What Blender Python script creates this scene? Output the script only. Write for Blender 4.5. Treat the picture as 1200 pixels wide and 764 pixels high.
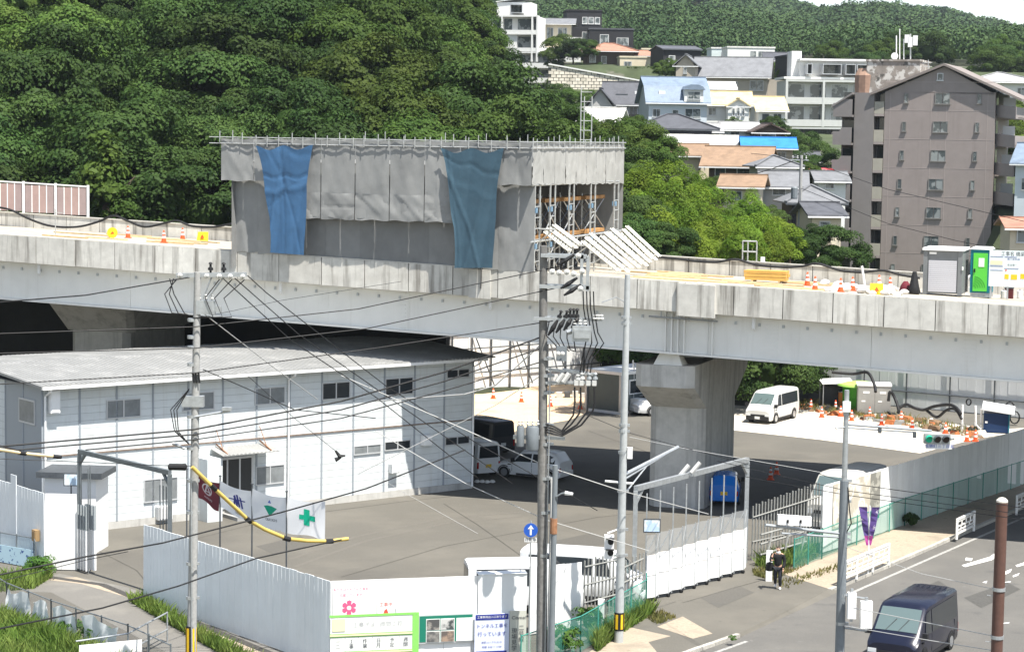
import bpy, math, random
import numpy as np
from mathutils import Vector, Matrix
rnd = random.Random(7)
for _o in list(bpy.data.objects): bpy.data.objects.remove(_o)
SC = bpy.context.scene; COL = SC.collection
# ---------------------------------------------------------------- camera
F_, H0, ROLL, CH = 2500.0, 160.0, 0.015, 17.8      # focal length in photo pixels, horizon row, roll, camera height
PITCH = math.atan((382 - H0) / F_)
_cr, _sr, _cp, _sp = math.cos(ROLL), math.sin(ROLL), math.cos(PITCH), math.sin(PITCH)
R0, U0, FW = Vector((1, 0, 0)), Vector((0, _sp, _cp)), Vector((0, _cp, -_sp))
RR, UU = R0*_cr + U0*_sr, U0*_cr - R0*_sr
cam = bpy.data.cameras.new('camera'); camo = bpy.data.objects.new('camera', cam); COL.objects.link(camo)
cam.sensor_width = 36; cam.lens = F_*36/1200; cam.clip_start = 1; cam.clip_end = 9000
m = Matrix((RR, UU, -FW)).transposed().to_4x4(); m.translation = (0, 0, CH); camo.matrix_world = m
SC.camera = camo
# ---------------------------------------------------------------- light
SUN_EL, SUN_AZ = math.radians(66), math.radians(140)   # azimuth clockwise from +Y
SV = Vector((math.sin(SUN_AZ)*math.cos(SUN_EL), math.cos(SUN_AZ)*math.cos(SUN_EL), math.sin(SUN_EL)))
w = bpy.data.worlds.new('World'); SC.world = w; w.use_nodes = True
nt = w.node_tree; sky = nt.nodes.new('ShaderNodeTexSky'); sky.sky_type = 'NISHITA'; sky.sun_disc = False
sky.sun_elevation = SUN_EL; sky.sun_rotation = SUN_AZ; sky.air_density = 1.0; sky.dust_density = 0.25; sky.ozone_density = 1.0
nt.nodes['Background'].inputs[1].default_value = 0.095
hsv = nt.nodes.new('ShaderNodeHueSaturation'); hsv.inputs['Saturation'].default_value = .62; nt.links.new(sky.outputs[0], hsv.inputs['Color']); nt.links.new(hsv.outputs[0], nt.nodes['Background'].inputs[0])   # hazy summer sky
sun = bpy.data.lights.new('sun', 'SUN'); suno = bpy.data.objects.new('sun', sun); COL.objects.link(suno)
sun.energy = 4.6; sun.angle = math.radians(0.5); sun.color = (1, .955, .88)
suno.rotation_euler = (-SV).to_track_quat('-Z', 'Y').to_euler(); suno.location = (30, -30, 80)
SC.view_settings.view_transform = 'Standard'; SC.view_settings.look = 'None'
SC.view_settings.exposure = 1.18; SC.view_settings.gamma = 1
SC.cycles.use_denoising = True; SC.cycles.max_bounces = 6; SC.cycles.diffuse_bounces = 3
SC.cycles.transparent_max_bounces = 12; SC.cycles.caustics_reflective = False; SC.cycles.caustics_refractive = False
# ---------------------------------------------------------------- pixel of the photograph -> place in the world
def ray(px, py):
    u = (px - 600)/F_; v = (382 - py)/F_
    a = u*_cr - v*_sr; b = u*_sr + v*_cr
    return Vector((a, _cp + b*_sp, -_sp + b*_cp))
def G(px, py, z=0.0):
    d = ray(px, py); t = (z - CH)/d.z; return Vector((d.x*t, d.y*t, z))
def P(px, py, y):
    d = ray(px, py); t = y/d.y; return Vector((d.x*t, y, CH + d.z*t))
def W(px, py, pt, n):
    d = ray(px, py); t = (pt[0]*n[0] + pt[1]*n[1])/(d.x*n[0] + d.y*n[1])
    return Vector((d.x*t, d.y*t, CH + d.z*t))
# ---------------------------------------------------------------- objects
ORG = {}
def tag(o, label=None, cat=None, group=None, kind=None):
    if label: o['label'] = label
    if cat: o['category'] = cat
    if group: o['group'] = group
    if kind: o['kind'] = kind
    return o
def T(name, label, cat, loc=(0, 0, 0), rz=0.0, group=None):
    o = bpy.data.objects.new(name, None); COL.objects.link(o); o.empty_display_size = .2
    o.location = loc; o.rotation_euler = (0, 0, rz); ORG[o.name] = Vector(loc) if rz == 0 else Vector((0, 0, 0))
    return tag(o, label, cat, group)
def copy_tree(o, parent=None, loc=None, rz=None, label=None, group=None):
    c = o.copy(); COL.objects.link(c); c.parent = parent
    if loc is not None: c.location = loc
    if rz is not None: c.rotation_euler = (0, 0, rz)
    if label: c['label'] = label
    if group: c['group'] = group
    for ch in o.children: copy_tree(ch, c)
    return c
def inst(src, parent, loc=None, rot=None, scale=None):
    """another object on the same mesh"""
    c = bpy.data.objects.new(src.name.split('.')[0], src.data); COL.objects.link(c); c.parent = parent
    if loc is not None: c.location = loc
    if rot is not None: c.rotation_euler = rot
    if scale is not None: c.scale = scale
    return c
class MB:
    def __init__(s): s.v, s.f, s.m, s.mi = [], [], [], 0
    def add(s, vs, fs):
        b = len(s.v); s.v += [tuple(p) for p in vs]
        for f in fs: s.f.append(tuple(b + i for i in f)); s.m.append(s.mi)
        return s
    def quad(s, a, b, c, d): return s.add([a, b, c, d], [(0, 1, 2, 3)])
    def poly(s, pts): return s.add(pts, [tuple(range(len(pts)))])
    def hexa(s, p):   # 8 points: 4 bottom ccw, 4 top ccw
        return s.add(p, [(3, 2, 1, 0), (4, 5, 6, 7), (0, 1, 5, 4), (1, 2, 6, 5), (2, 3, 7, 6), (3, 0, 4, 7)])
    def box(s, x0, x1, y0, y1, z0, z1):
        return s.hexa([(x0, y0, z0), (x1, y0, z0), (x1, y1, z0), (x0, y1, z0), (x0, y0, z1), (x1, y0, z1), (x1, y1, z1), (x0, y1, z1)])
    def bar(s, p0, p1, wd, ht, up=(0, 0, 1)):   # rectangular bar between two points
        p0, p1 = Vector(p0), Vector(p1); d = (p1 - p0).normalized(); up = Vector(up)
        if abs(d.dot(up)) > .99: up = Vector((0, 1, 0))
        a = d.cross(up).normalized()*wd/2; b = a.cross(d).normalized()*ht/2
        return s.hexa([p0 - a - b, p0 + a - b, p1 + a - b, p1 - a - b, p0 - a + b, p0 + a + b, p1 + a + b, p1 - a + b])
    def prism(s, pts, vec):
        n = len(pts); vec = Vector(vec); q = [Vector(p) + vec for p in pts]
        return s.add([*pts, *q], [tuple(reversed(range(n))), tuple(range(n, 2*n))] + [(i, (i + 1) % n, n + (i + 1) % n, n + i) for i in range(n)])
    def tube(s, pts, r, n=6, caps=True):
        pts = [Vector(p) for p in pts]; k = len(pts); rs = r if isinstance(r, (list, tuple)) else [r]*k
        vs, fs = [], []
        d = (pts[1] - pts[0]).normalized(); ref = Vector((0, 0, 1)) if abs(d.z) < .9 else Vector((1, 0, 0))
        a = d.cross(ref).normalized()
        for i, p in enumerate(pts):
            d = (pts[min(i + 1, k - 1)] - pts[max(i - 1, 0)]).normalized()
            a = (a - d*a.dot(d)).normalized(); b = d.cross(a)
            for j in range(n):
                t = 2*math.pi*j/n; vs.append(p + (a*math.cos(t) + b*math.sin(t))*rs[i])
        for i in range(k - 1):
            for j in range(n):
                fs.append((i*n + j, i*n + (j + 1) % n, (i + 1)*n + (j + 1) % n, (i + 1)*n + j))
        if caps: fs += [tuple(reversed(range(n))), tuple(range((k - 1)*n, k*n))]
        return s.add(vs, fs)
    def lathe(s, prof, n=12, c=(0, 0, 0)):    # (r, z) pairs
        vs, fs = [], []; c = Vector(c)
        for r, z in prof:
            for j in range(n):
                t = 2*math.pi*j/n; vs.append((c.x + r*math.cos(t), c.y + r*math.sin(t), c.z + z))
        for i in range(len(prof) - 1):
            for j in range(n): fs.append((i*n + j, i*n + (j + 1) % n, (i + 1)*n + (j + 1) % n, (i + 1)*n + j))
        fs += [tuple(reversed(range(n))), tuple(range((len(prof) - 1)*n, len(prof)*n))]
        return s.add(vs, fs)
    def disc(s, c, nrm, r, th=.02, n=14):
        c, nrm = Vector(c), Vector(nrm).normalized()
        return s.tube([c - nrm*th/2, c + nrm*th/2], r, n)
    def build(s, name, mat, parent=None, smooth=None, world=False, label=None):
        me = bpy.data.meshes.new(name)
        o_ = ORG.get(parent.name, Vector((0, 0, 0))) if (parent is not None and world) else Vector((0, 0, 0))
        me.from_pydata([(p[0] - o_.x, p[1] - o_.y, p[2] - o_.z) for p in s.v], [], s.f)
        for mt in (mat if isinstance(mat, (list, tuple)) else [mat]): me.materials.append(mt)
        if any(s.m): me.polygons.foreach_set('material_index', s.m)
        if smooth is not None: me.shade_smooth(); me.set_sharp_from_angle(angle=math.radians(smooth))
        o = bpy.data.objects.new(name, me); COL.objects.link(o); o.parent = parent
        if parent is not None: ORG[o.name] = ORG.get(parent.name, Vector((0, 0, 0)))
        if label: o['label'] = label
        return o
def np_mesh(name, V, k, mat, parent=None):
    """V: (n*k,3) array, faces of k consecutive vertices"""
    me = bpy.data.meshes.new(name); n = len(V)//k
    me.vertices.add(len(V)); me.vertices.foreach_set('co', V.astype(np.float32).ravel())
    me.loops.add(n*k); me.loops.foreach_set('vertex_index', np.arange(n*k, dtype=np.int32))
    me.polygons.add(n); me.polygons.foreach_set('loop_start', np.arange(0, n*k, k, dtype=np.int32))
    me.update(calc_edges=True); me.materials.append(mat)
    o = bpy.data.objects.new(name, me); COL.objects.link(o); o.parent = parent
    return o
# ---------------------------------------------------------------- materials
MC = {}
def mk(name, col, rough=.75, metal=0., noise=None, streak=None, rand=0., bump=None, spec=.3, patch=None, wave=None, sat=0.):
    """procedural material: base colour with fine noise, downward streaks, patches and a per-object shift"""
    if name in MC: return MC[name]
    mt = bpy.data.materials.new(name); mt.use_nodes = True; N = mt.node_tree.nodes; L = mt.node_tree.links
    b = N['Principled BSDF']; b.inputs['Roughness'].default_value = rough; b.inputs['Metallic'].default_value = metal
    b.inputs['Specular IOR Level'].default_value = spec
    rgb = N.new('ShaderNodeRGB'); rgb.outputs[0].default_value = (*col, 1); out = rgb.outputs[0]
    geo = N.new('ShaderNodeNewGeometry')
    def nz(scale, vec=(1, 1, 1), detail=4, rg=.6):
        mp = N.new('ShaderNodeMapping'); mp.inputs['Scale'].default_value = vec; L.new(geo.outputs['Position'], mp.inputs[0])
        t = N.new('ShaderNodeTexNoise'); t.inputs['Scale'].default_value = scale; t.inputs['Detail'].default_value = detail
        t.inputs['Roughness'].default_value = rg; L.new(mp.outputs[0], t.inputs['Vector']); return t.outputs[0]
    def ramp(f, a, b_, lo, hi):
        r = N.new('ShaderNodeMapRange'); r.inputs[1].default_value = a; r.inputs[2].default_value = b_
        r.inputs[3].default_value = lo; r.inputs[4].default_value = hi; L.new(f, r.inputs[0]); return r.outputs[0]
    def mul(c, f):
        x = N.new('ShaderNodeVectorMath'); x.operation = 'SCALE'; L.new(c, x.inputs[0]); L.new(f, x.inputs['Scale']); return x.outputs[0]
    def mixc(c, col2, f):
        x = N.new('ShaderNodeMix'); x.data_type = 'RGBA'; L.new(f, x.inputs[0]); L.new(c, x.inputs[6]); x.inputs[7].default_value = (*col2, 1); return x.outputs[2]
    if noise: out = mul(out, ramp(nz(noise[0]), .3, .7, 1 - noise[1], 1 + noise[1]))
    if patch:
        for (sc, c2, a, b_) in ([patch] if not isinstance(patch, list) else patch): out = mixc(out, c2, ramp(nz(sc, detail=5), a, b_, 0, 1))
    if streak:
        sc, c2, a, b_ = streak[:4]; out = mixc(out, c2, ramp(nz(sc, (1, 1, .06), 5, .65), a, b_, 0, streak[4] if len(streak) > 4 else .9))
    if rand:
        oi = N.new('ShaderNodeObjectInfo'); out = mul(out, ramp(oi.outputs['Random'], 0, 1, 1 - rand, 1 + rand))
    if sat:
        hs = N.new('ShaderNodeHueSaturation'); oi = N.new('ShaderNodeObjectInfo'); L.new(out, hs.inputs['Color'])
        L.new(ramp(oi.outputs['Random'], 0, 1, .5 - sat, .5 + sat), hs.inputs['Hue']); out = hs.outputs[0]
    L.new(out, b.inputs['Base Color'])
    if bump:
        bp = N.new('ShaderNodeBump'); bp.inputs['Strength'].default_value = bump[1]; bp.inputs['Distance'].default_value = bump[2] if len(bump) > 2 else .05
        L.new(nz(bump[0], bump[3] if len(bump) > 3 else (1, 1, 1)), bp.inputs['Height']); L.new(bp.outputs[0], b.inputs['Normal'])
    MC[name] = mt; return mt
def glassy(name, col, rough=.08, patch=None):
    m_ = mk(name, col, rough, 0, spec=.6, patch=patch); return m_
def foliage(name, col, col2, var=.35, hue=.02, trans=.3, sc=.6):
    mt = bpy.data.materials.new(name); mt.use_nodes = True; N = mt.node_tree.nodes; L = mt.node_tree.links
    for n in list(N): N.remove(n)
    out = N.new('ShaderNodeOutputMaterial'); geo = N.new('ShaderNodeNewGeometry'); oi = N.new('ShaderNodeObjectInfo')
    t = N.new('ShaderNodeTexNoise'); t.inputs['Scale'].default_value = sc; t.inputs['Detail'].default_value = 6; t.inputs['Roughness'].default_value = .75
    L.new(geo.outputs['Position'], t.inputs['Vector'])
    r = N.new('ShaderNodeMapRange'); r.inputs[1].default_value = .35; r.inputs[2].default_value = .65; L.new(t.outputs[0], r.inputs[0])
    mx = N.new('ShaderNodeMix'); mx.data_type = 'RGBA'; mx.inputs[6].default_value = (*col, 1); mx.inputs[7].default_value = (*col2, 1); L.new(r.outputs[0], mx.inputs[0])
    hs = N.new('ShaderNodeHueSaturation'); L.new(mx.outputs[2], hs.inputs['Color'])
    r2 = N.new('ShaderNodeMapRange'); r2.inputs[3].default_value = 1 - var; r2.inputs[4].default_value = 1 + var; L.new(oi.outputs['Random'], r2.inputs[0]); L.new(r2.outputs[0], hs.inputs['Value'])
    ml = N.new('ShaderNodeMath'); ml.operation = 'MULTIPLY'; ml.inputs[1].default_value = 7.31; L.new(oi.outputs['Random'], ml.inputs[0])
    fr = N.new('ShaderNodeMath'); fr.operation = 'FRACT'; L.new(ml.outputs[0], fr.inputs[0])
    r3 = N.new('ShaderNodeMapRange'); r3.inputs[3].default_value = .5 - hue; r3.inputs[4].default_value = .5 + hue; L.new(fr.outputs[0], r3.inputs[0]); L.new(r3.outputs[0], hs.inputs['Hue'])
    d = N.new('ShaderNodeBsdfPrincipled'); d.inputs['Roughness'].default_value = .6; d.inputs['Specular IOR Level'].default_value = .1; L.new(hs.outputs[0], d.inputs['Base Color'])
    tr = N.new('ShaderNodeBsdfTranslucent'); L.new(hs.outputs[0], tr.inputs[0])
    ms = N.new('ShaderNodeMixShader'); ms.inputs[0].default_value = trans; L.new(d.outputs[0], ms.inputs[1]); L.new(tr.outputs[0], ms.inputs[2]); L.new(ms.outputs[0], out.inputs[0])
    MC[name] = mt; return mt
_FONT = None
def text_mb(body, size, sx=1.0):
    """flat lettering as mesh data in the xy plane, centred"""
    c = bpy.data.curves.new('t', 'FONT'); c.body = body; c.size = size; c.align_x = 'CENTER'; c.align_y = 'CENTER'; c.resolution_u = 2
    o = bpy.data.objects.new('t', c); COL.objects.link(o)
    dg = bpy.context.evaluated_depsgraph_get(); me = bpy.data.meshes.new_from_object(o.evaluated_get(dg))
    vs = [(v.co.x*sx, v.co.y, 0) for v in me.vertices]; fs = [tuple(p.vertices) for p in me.polygons]
    bpy.data.objects.remove(o); bpy.data.curves.remove(c); bpy.data.meshes.remove(me)
    return vs, fs
def put_text(parent, body, size, org, ex, ez, mat, off=.006, sx=1.0, name='lettering', world=False):
    """lettering laid on a plane: org centre, ex reading direction, ez up"""
    vs, fs = text_mb(body, size, sx); ex, ez, org = Vector(ex).normalized(), Vector(ez).normalized(), Vector(org); n = ex.cross(ez)
    mb = MB(); mb.add([org + ex*v[0] + ez*v[1] + n*off for v in vs], fs)
    return mb.build(name, mat, parent, world=world)
ORDS = ['first', 'second', 'third', 'fourth', 'fifth', 'sixth', 'seventh', 'eighth', 'ninth', 'tenth', 'eleventh', 'twelfth', 'thirteenth', 'fourteenth', 'fifteenth', 'sixteenth', 'seventeenth', 'eighteenth']
# base materials
M_steel = mk('galvanised_steel', (.42, .44, .45), .45, .6, noise=(6, .15))
M_dsteel = mk('dark_steel', (.10, .11, .12), .5, .5, noise=(5, .2))
M_white = mk('white_paint', (.80, .80, .79), .5, noise=(3, .04))
M_black = mk('black_rubber', (.012, .012, .013), .6)
M_conc = mk('pole_concrete', (.34, .34, .33), .85, noise=(9, .14), streak=(3, (.18, .17, .16), .5, .8, .6))
M_orange = mk('cone_orange', (.80, .10, .025), .5, noise=(8, .1))
M_reflw = mk('reflective_white', (.78, .76, .74), .4)
M_glass = glassy('dark_glass', (.02, .025, .03))
M_blue = mk('sign_blue', (.02, .09, .42), .4)
M_green = mk('sign_green', (.01, .28, .17), .5)
M_red = mk('red_paint', (.55, .03, .03), .45)
M_yellow = mk('yellow_paint', (.75, .47, .02), .45, noise=(9, .1))
M_ply = mk('plywood', (.52, .30, .12), .7, noise=(3, .2))
M_wood = mk('timber', (.55, .40, .22), .75, noise=(4, .2), rand=.2)
M_ink = mk('print_ink', (.03, .035, .05), .6)
# ================================================================ GROUND
def sheet(name, pts, z, mat, kind='structure'):
    mb = MB(); mb.poly([(p[0], p[1], z) for p in pts]); o = mb.build(name, mat); o['kind'] = kind; return o
M_asph = mk('yard_asphalt', (.112, .105, .090), .9, noise=(14, .12), patch=[(.25, (.140, .130, .110), .45, .72), (.11, (.085, .080, .071), .55, .72), (2.2, (.088, .083, .074), .66, .72)], bump=(60, .25, .02))
M_road = mk('road_asphalt', (.112, .108, .100), .9, noise=(18, .14), patch=[(.3, (.138, .132, .12), .45, .7), (.9, (.085, .083, .08), .6, .75), (3, (.15, .145, .135), .66, .7)], bump=(70, .25, .02))
M_tan = mk('tan_paving', (.33, .275, .21), .9, noise=(9, .14), patch=[(.6, (.24, .205, .16), .5, .7), (3, (.20, .17, .13), .6, .7)])
M_sand = mk('sandy_ground', (.62, .46, .30), .95, noise=(3, .10), patch=(.35, (.50, .36, .22), .5, .75))
M_pad = mk('pale_concrete_pad', (.60, .55, .47), .9, noise=(2, .06), patch=(.4, (.50, .45, .37), .55, .75))
M_earth = mk('earth', (.16, .13, .085), .95, noise=(2, .3), patch=(.5, (.09, .10, .045), .45, .6))
M_kerb = mk('kerb_concrete', (.40, .38, .34), .9, noise=(8, .18), rand=.12)
M_mark = mk('road_paint', (.70, .69, .66), .7, noise=(20, .15))
big = 2500
sheet('ground', [(-big, -200), (big, -200), (big, 2600), (-big, 2600)], -.16, M_earth)
# road surface a kerb's height below the yard
sheet('road', [(2, 40), (70, 40), (70, 160), (52, 160), G(1200, 594, -.12), G(972, 690, -.12), G(865, 742, -.12), G(790, 768, -.12), (4.5, 60)], -.12, M_road)
kp = [G(1290, 557), G(1200, 592), G(1062, 652), G(1012, 673), G(972, 690)]
kq = [G(865, 742), G(790, 768), G(640, 820)]
yard = [G(-260, 840), (-60, 66), (-60, 161), (70, 161), (62, 130)] + kp + kq + [(-1.5, 62)]
sheet('yard', yard, 0, M_asph)
def raised(name, pts, z0, z1, mat):
    mb = MB(); mb.prism([(p[0], p[1], z0) for p in pts], (0, 0, z1 - z0)); o = mb.build(name, mat); o['kind'] = 'structure'; return o
# driveway apron down to the road
ap = MB(); a0, a1, a2, a3 = G(972, 690), G(865, 742), G(868, 746, -.118), G(985, 692, -.118)
ap.poly([a0, a1, a2, a3]); ap.build('driveway_ramp', M_asph)['kind'] = 'structure'
sheet('pavement', [kp[0], kp[1], kp[2], kp[3], kp[4], G(905, 668), G(933, 664), G(1060, 613), G(1200, 566), G(1290, 535)], .004, M_tan)
sheet('sand_yard', [G(540, 463), G(600, 452), G(720, 445), G(700, 478), G(668, 492), G(610, 502), G(575, 522), G(540, 530)], .004, M_sand)
sheet('pale_yard', [G(850, 503), G(960, 515), G(1078, 531), G(1140, 515), G(1230, 500), G(1170, 503), G(1060, 490), G(940, 480), G(850, 474)], .004, M_pad)
# lane on the lower left, tan verge, gutter
M_lane = mk('lane_asphalt', (.15, .143, .13), .9, noise=(15, .12), patch=(.5, (.19, .18, .16), .5, .7))
sheet('lane', [G(-60, 668), G(40, 678), G(70, 672), G(150, 688), G(240, 724), G(340, 768), G(400, 800), G(250, 830), G(195, 764), G(60, 694), G(-60, 690)], .004, M_lane)
sheet('verge', [G(42, 678), G(90, 676), G(150, 696), G(245, 738), G(340, 775), G(330, 786), G(230, 735), G(150, 700), G(95, 684)], .008, M_tan)
gut = MB(); gl = [G(30, 672), G(120, 685), G(190, 714), G(260, 742), G(340, 775)]
for a, b in zip(gl, gl[1:]): gut.bar((a.x, a.y, .006), (b.x, b.y, .006), .34, .016)
gut.build('gutter', mk('gutter_grate', (.055, .052, .048), .8, noise=(10, .3)))['kind'] = 'structure'
# tan repair patches and joints on the near pavement
sheet('paving_patch', [G(690, 764), G(735, 734), G(786, 745), G(760, 752), G(770, 764)], .004, M_tan)
sheet('paving_patch', [G(770, 734), G(800, 722), G(835, 742), G(812, 748)], .004, M_tan)
# kerb stones
kt = T('kerb', 'row of pale concrete kerb stones edging the pavement beside the road', 'kerb', (kp[2].x, kp[2].y, -.12))
def kerb_run(pts, parent):
    src = None
    for a, b in zip(pts, pts[1:]):
        d = Vector((b.x - a.x, b.y - a.y, 0)); n = max(1, round(d.length/.9)); u = d.normalized(); st = d.length/n
        for i in range(n):
            c = Vector((a.x, a.y, 0)) + u*(i + .5)*st
            if src is None:
                mb = MB(); mb.box(-.435, .435, -.09, .09, -.14, .012); src = mb.build('kerb_stone', M_kerb, parent); o = src
            else: o = inst(src, parent)
            o.location = (c.x - kp[2].x, c.y - kp[2].y, .12 + rnd.uniform(-.008, .008)); o.rotation_euler = (0, 0, math.atan2(u.y, u.x) + rnd.uniform(-.02, .02)); o.scale = (st/.89, 1, 1)
kerb_run(kp, kt); kerb_run(kq, kt)
M_seam = mk('asphalt_seam', (.062, .058, .05), .9, noise=(6, .3)); M_dust = mk('dusty_asphalt', (.125, .116, .10), .9, noise=(9, .12))
def strip(pts, wd, mat, z=.006, name='asphalt_seam'):
    mb = MB()
    for a, b in zip(pts, pts[1:]):
        d = (b - a).normalized(); n = Vector((-d.y, d.x, 0))*wd/2; mb.poly([(p.x, p.y, z) for p in (a - n, b - n, b + n, a + n)])
    mb.build(name, mat)['kind'] = 'structure'
for q in ([(210, 636), (330, 606), (470, 588), (560, 578)], [(400, 676), (520, 640), (700, 606), (760, 600)], [(640, 672), (560, 615), (520, 590)], [(860, 560), (760, 530), (690, 505)], [(105, 640), (160, 668), (170, 680)], [(886, 662), (925, 690)], [(800, 706), (905, 676)]): strip([G(*p) for p in q], .05, M_seam)
for q in ([(340, 655), (420, 628), (520, 607), (610, 600)], [(345, 664), (428, 634), (528, 612), (612, 605)]): strip([G(*p) for p in q], .22, M_dust, .005, 'tyre_track')
M_rep = mk('asphalt_repair', (.075, .073, .068), .9, noise=(12, .2))
for q, z in (([(1052, 700), (1100, 680), (1112, 688), (1064, 709)], -.114), ([(1130, 700), (1180, 682), (1196, 690), (1150, 712)], -.114)): sheet('asphalt_repair', [G(x, y, z) for x, y in q], z, M_rep)
for q in ([(620, 640), (690, 625), (720, 634), (652, 652)], [(300, 640), (352, 628), (372, 636), (322, 650)], [(820, 700), (865, 686), (884, 694), (842, 712)]): sheet('asphalt_repair', [G(*p) for p in q], .005, mk('yard_repair', (.092, .087, .077), .9, noise=(12, .15)))
# painted markings on the road
mk_pts = [[(1127, 662), (1131, 664), (1162, 656), (1172, 650), (1171, 644), (1160, 652)], [(1132, 653), (1140, 654), (1138, 657), (1131, 656)],
          [(1176, 670), (1186, 666), (1184, 670), (1178, 673)], [(1187, 674), (1195, 671), (1193, 674), (1187, 676)], [(1151, 682), (1157, 680), (1156, 683)],
          [(1190, 662), (1202, 658), (1202, 661), (1192, 664)]]
for i, q in enumerate(mk_pts):
    mb = MB(); mb.poly([G(x, y, -.116) for x, y in q]); o = mb.build('road_marking', M_mark); o['kind'] = 'structure'
mb = MB(); a, b = G(985, 700, -.116), G(1200, 606, -.116); mb.bar((a.x, a.y, -.116), (b.x, b.y, -.116), .16, .006); a, b = G(875, 751, -.116), G(805, 776, -.116)
mb.bar((a.x, a.y, -.116), (b.x, b.y, -.116), .16, .006); mb.build('edge_line', mk('edge_paint', (.30, .295, .28), .8, noise=(12, .35)))['kind'] = 'structure'

# ================================================================ VIADUCT (local x along it, y across, away from the camera)
PHI = math.atan(.35); ES = Vector((math.cos(PHI), -math.sin(PHI), 0)); ET = Vector((math.sin(PHI), math.cos(PHI), 0)); VO = Vector((0, 101.2, 0))
GR = -.0314
def zt(s): return 11.44 + GR*s
def Vw(s, t, z): return VO + ES*s + ET*t + Vector((0, 0, z))
M_parap = mk('stained_concrete', (.56, .545, .50), .9, noise=(2.2, .12), streak=(2.4, (.12, .108, .09), .51, .66, .68), rand=.16, patch=(.8, (.46, .44, .40), .5, .75), bump=(25, .15, .02))
M_gird = mk('girder_paint', (.76, .75, .71), .5, noise=(.8, .05), streak=(2.5, (.62, .60, .55), .58, .75, .5))
M_deck = mk('deck_surface', (.34, .31, .26), .9, noise=(3, .2), patch=(.7, (.46, .41, .33), .45, .65))
M_dconc = mk('pier_concrete', (.47, .46, .43), .9, noise=(3, .10), streak=(1.6, (.24, .23, .215), .50, .70, .7), patch=(.5, (.54, .53, .50), .5, .7))
M_joint = mk('dark_joint_concrete', (.12, .115, .105), .9)  # darker concrete seen in panel gaps and block joints
via = T('viaduct', 'long pale steel girder viaduct with streaked concrete parapets crossing the picture', 'viaduct', VO, -PHI)
def shear(mb, s0=0.0):
    mb.v = [(p[0], p[1], p[2] + GR*(p[0] - s0)) for p in mb.v]; return mb
def vbox(s0, s1, t0, t1, z0, z1, mb=None):
    mb = mb or MB(); zz = lambda s: zt(s)
    return mb.hexa([(s0, t0, zz(s0) + z0), (s1, t0, zz(s1) + z0), (s1, t1, zz(s1) + z0), (s0, t1, zz(s0) + z0), (s0, t0, zz(s0) + z1), (s1, t0, zz(s1) + z1), (s1, t1, zz(s1) + z1), (s0, t1, zz(s0) + z1)])
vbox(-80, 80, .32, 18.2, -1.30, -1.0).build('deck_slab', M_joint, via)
vbox(-80, 80, .32, 18.2, -.996, -.98).build('deck_surface', M_deck, via)
pw = 2.30; src = None
for i in range(-28, 27):
    s = i*pw + .4
    if src is None:
        mb = MB(); mb.box(-pw/2 + .022, pw/2 - .022, 0, .28, -1.35, 0); shear(mb); mb.mi = 0
        src = mb.build('parapet_panel', M_parap, via); o = src
    else: o = inst(src, via)
    o.location = (s, rnd.uniform(-.015, .015), zt(s) + rnd.uniform(-.006, .006))
    f = inst(src, via, (s, 18.2, zt(s)), scale=(1, 1, .96))
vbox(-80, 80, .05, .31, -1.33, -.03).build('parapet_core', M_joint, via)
vbox(-80, 80, .02, .30, .002, .05).build('coping', mk('coping_concrete', (.50, .48, .43), .9, noise=(4, .15), rand=.1), via)
vbox(-80, 80, 18.15, 18.5, -.03, .02).build('coping', MC['coping_concrete'], via)
vbox(8.1, 9.9, -.16, .26, -1.52, -.02).build('parapet_block', M_parap, via)
vbox(-2.2, -1.1, -.08, .2, -1.42, -.04).build('parapet_block', M_parap, via)
# girders: near web in plates, bottom flange, stiffeners, splices
for i in range(-10, 10):
    s0 = 1.8 + i*7.6
    vbox(s0 + .006, s0 + 7.594, .80, .95, -3.32, -1.32).build('web_plate', M_gird, via)
vbox(-80, 80, .62, 1.6, -3.42, -3.325).build('bottom_flange', M_gird, via)
vbox(-80, 80, .45, .79, -1.43, -1.352).build('top_flange', M_gird, via)
for t in (5.2, 9.4, 13.6, 17.4):
    vbox(-80, 80, t, t + .7, -3.3, -1.31).build('girder', mk('shade_dark_girder', (.10, .098, .09), .8, noise=(1, .2)), via)  # girder colour darkened to paint the underside's deep shade
mb = MB(); mb.box(-.18, .18, -.03, 0, -.05, .05); lug0 = None
mbs = MB(); mbs.box(-.05, .05, 0, .05, -.07, .07)
lsrc = mbs.build('lug', M_steel, via); lsrc.location = (-28.5, .745, zt(-28.5) - 1.75)
for i in range(1, 52):
    s = -28.5 + i*1.12; inst(lsrc, via, (s, .745, zt(s) - 1.75))
ssrc = None
for s in (-21.3, -10.2, -5.9, 1.8, 12.4, 21.4):
    for k in range(9):
        if ssrc is None:
            mb = MB(); mb.box(-.30, .30, 0, .018, -.075, .075); shear(mb); ssrc = mb.build('splice_plate', M_gird, via); o = ssrc
        else: o = inst(ssrc, via)
        o.location = (s, .783, zt(s) - 1.62 - k*.19)
for s in (7.35, 7.65, 7.95, 8.25, 9.6): vbox(s, s + .06, .60, .80, -3.32, -1.43).build('stiffener', M_gird, via)
dsrc = None
for s in (-26.2, -12.4, -1.3, 11.6, 26):
    mb = MB(); mb.tube([(0, 0, 0), (0, 0, -.52)], .085, 8); mb.tube([(0, 0, -.52), (0, .1, -.6)], .07, 8); o = mb.build('drain_pipe', M_white, via); o.location = (s, .52, zt(s) - 1.37)
mb = MB(); mb.tube([(6.6, .5, zt(6.6) - 1.72), (9.9, .5, zt(9.9) - 1.72)], .05, 6)
for s in (7.2, 8.1, 9.2): mb.tube([(s, .5, zt(s) - 1.4), (s, .5, zt(s) - 1.74)], .035, 6)
mb.build('service_pipe', M_steel, via)
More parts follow.
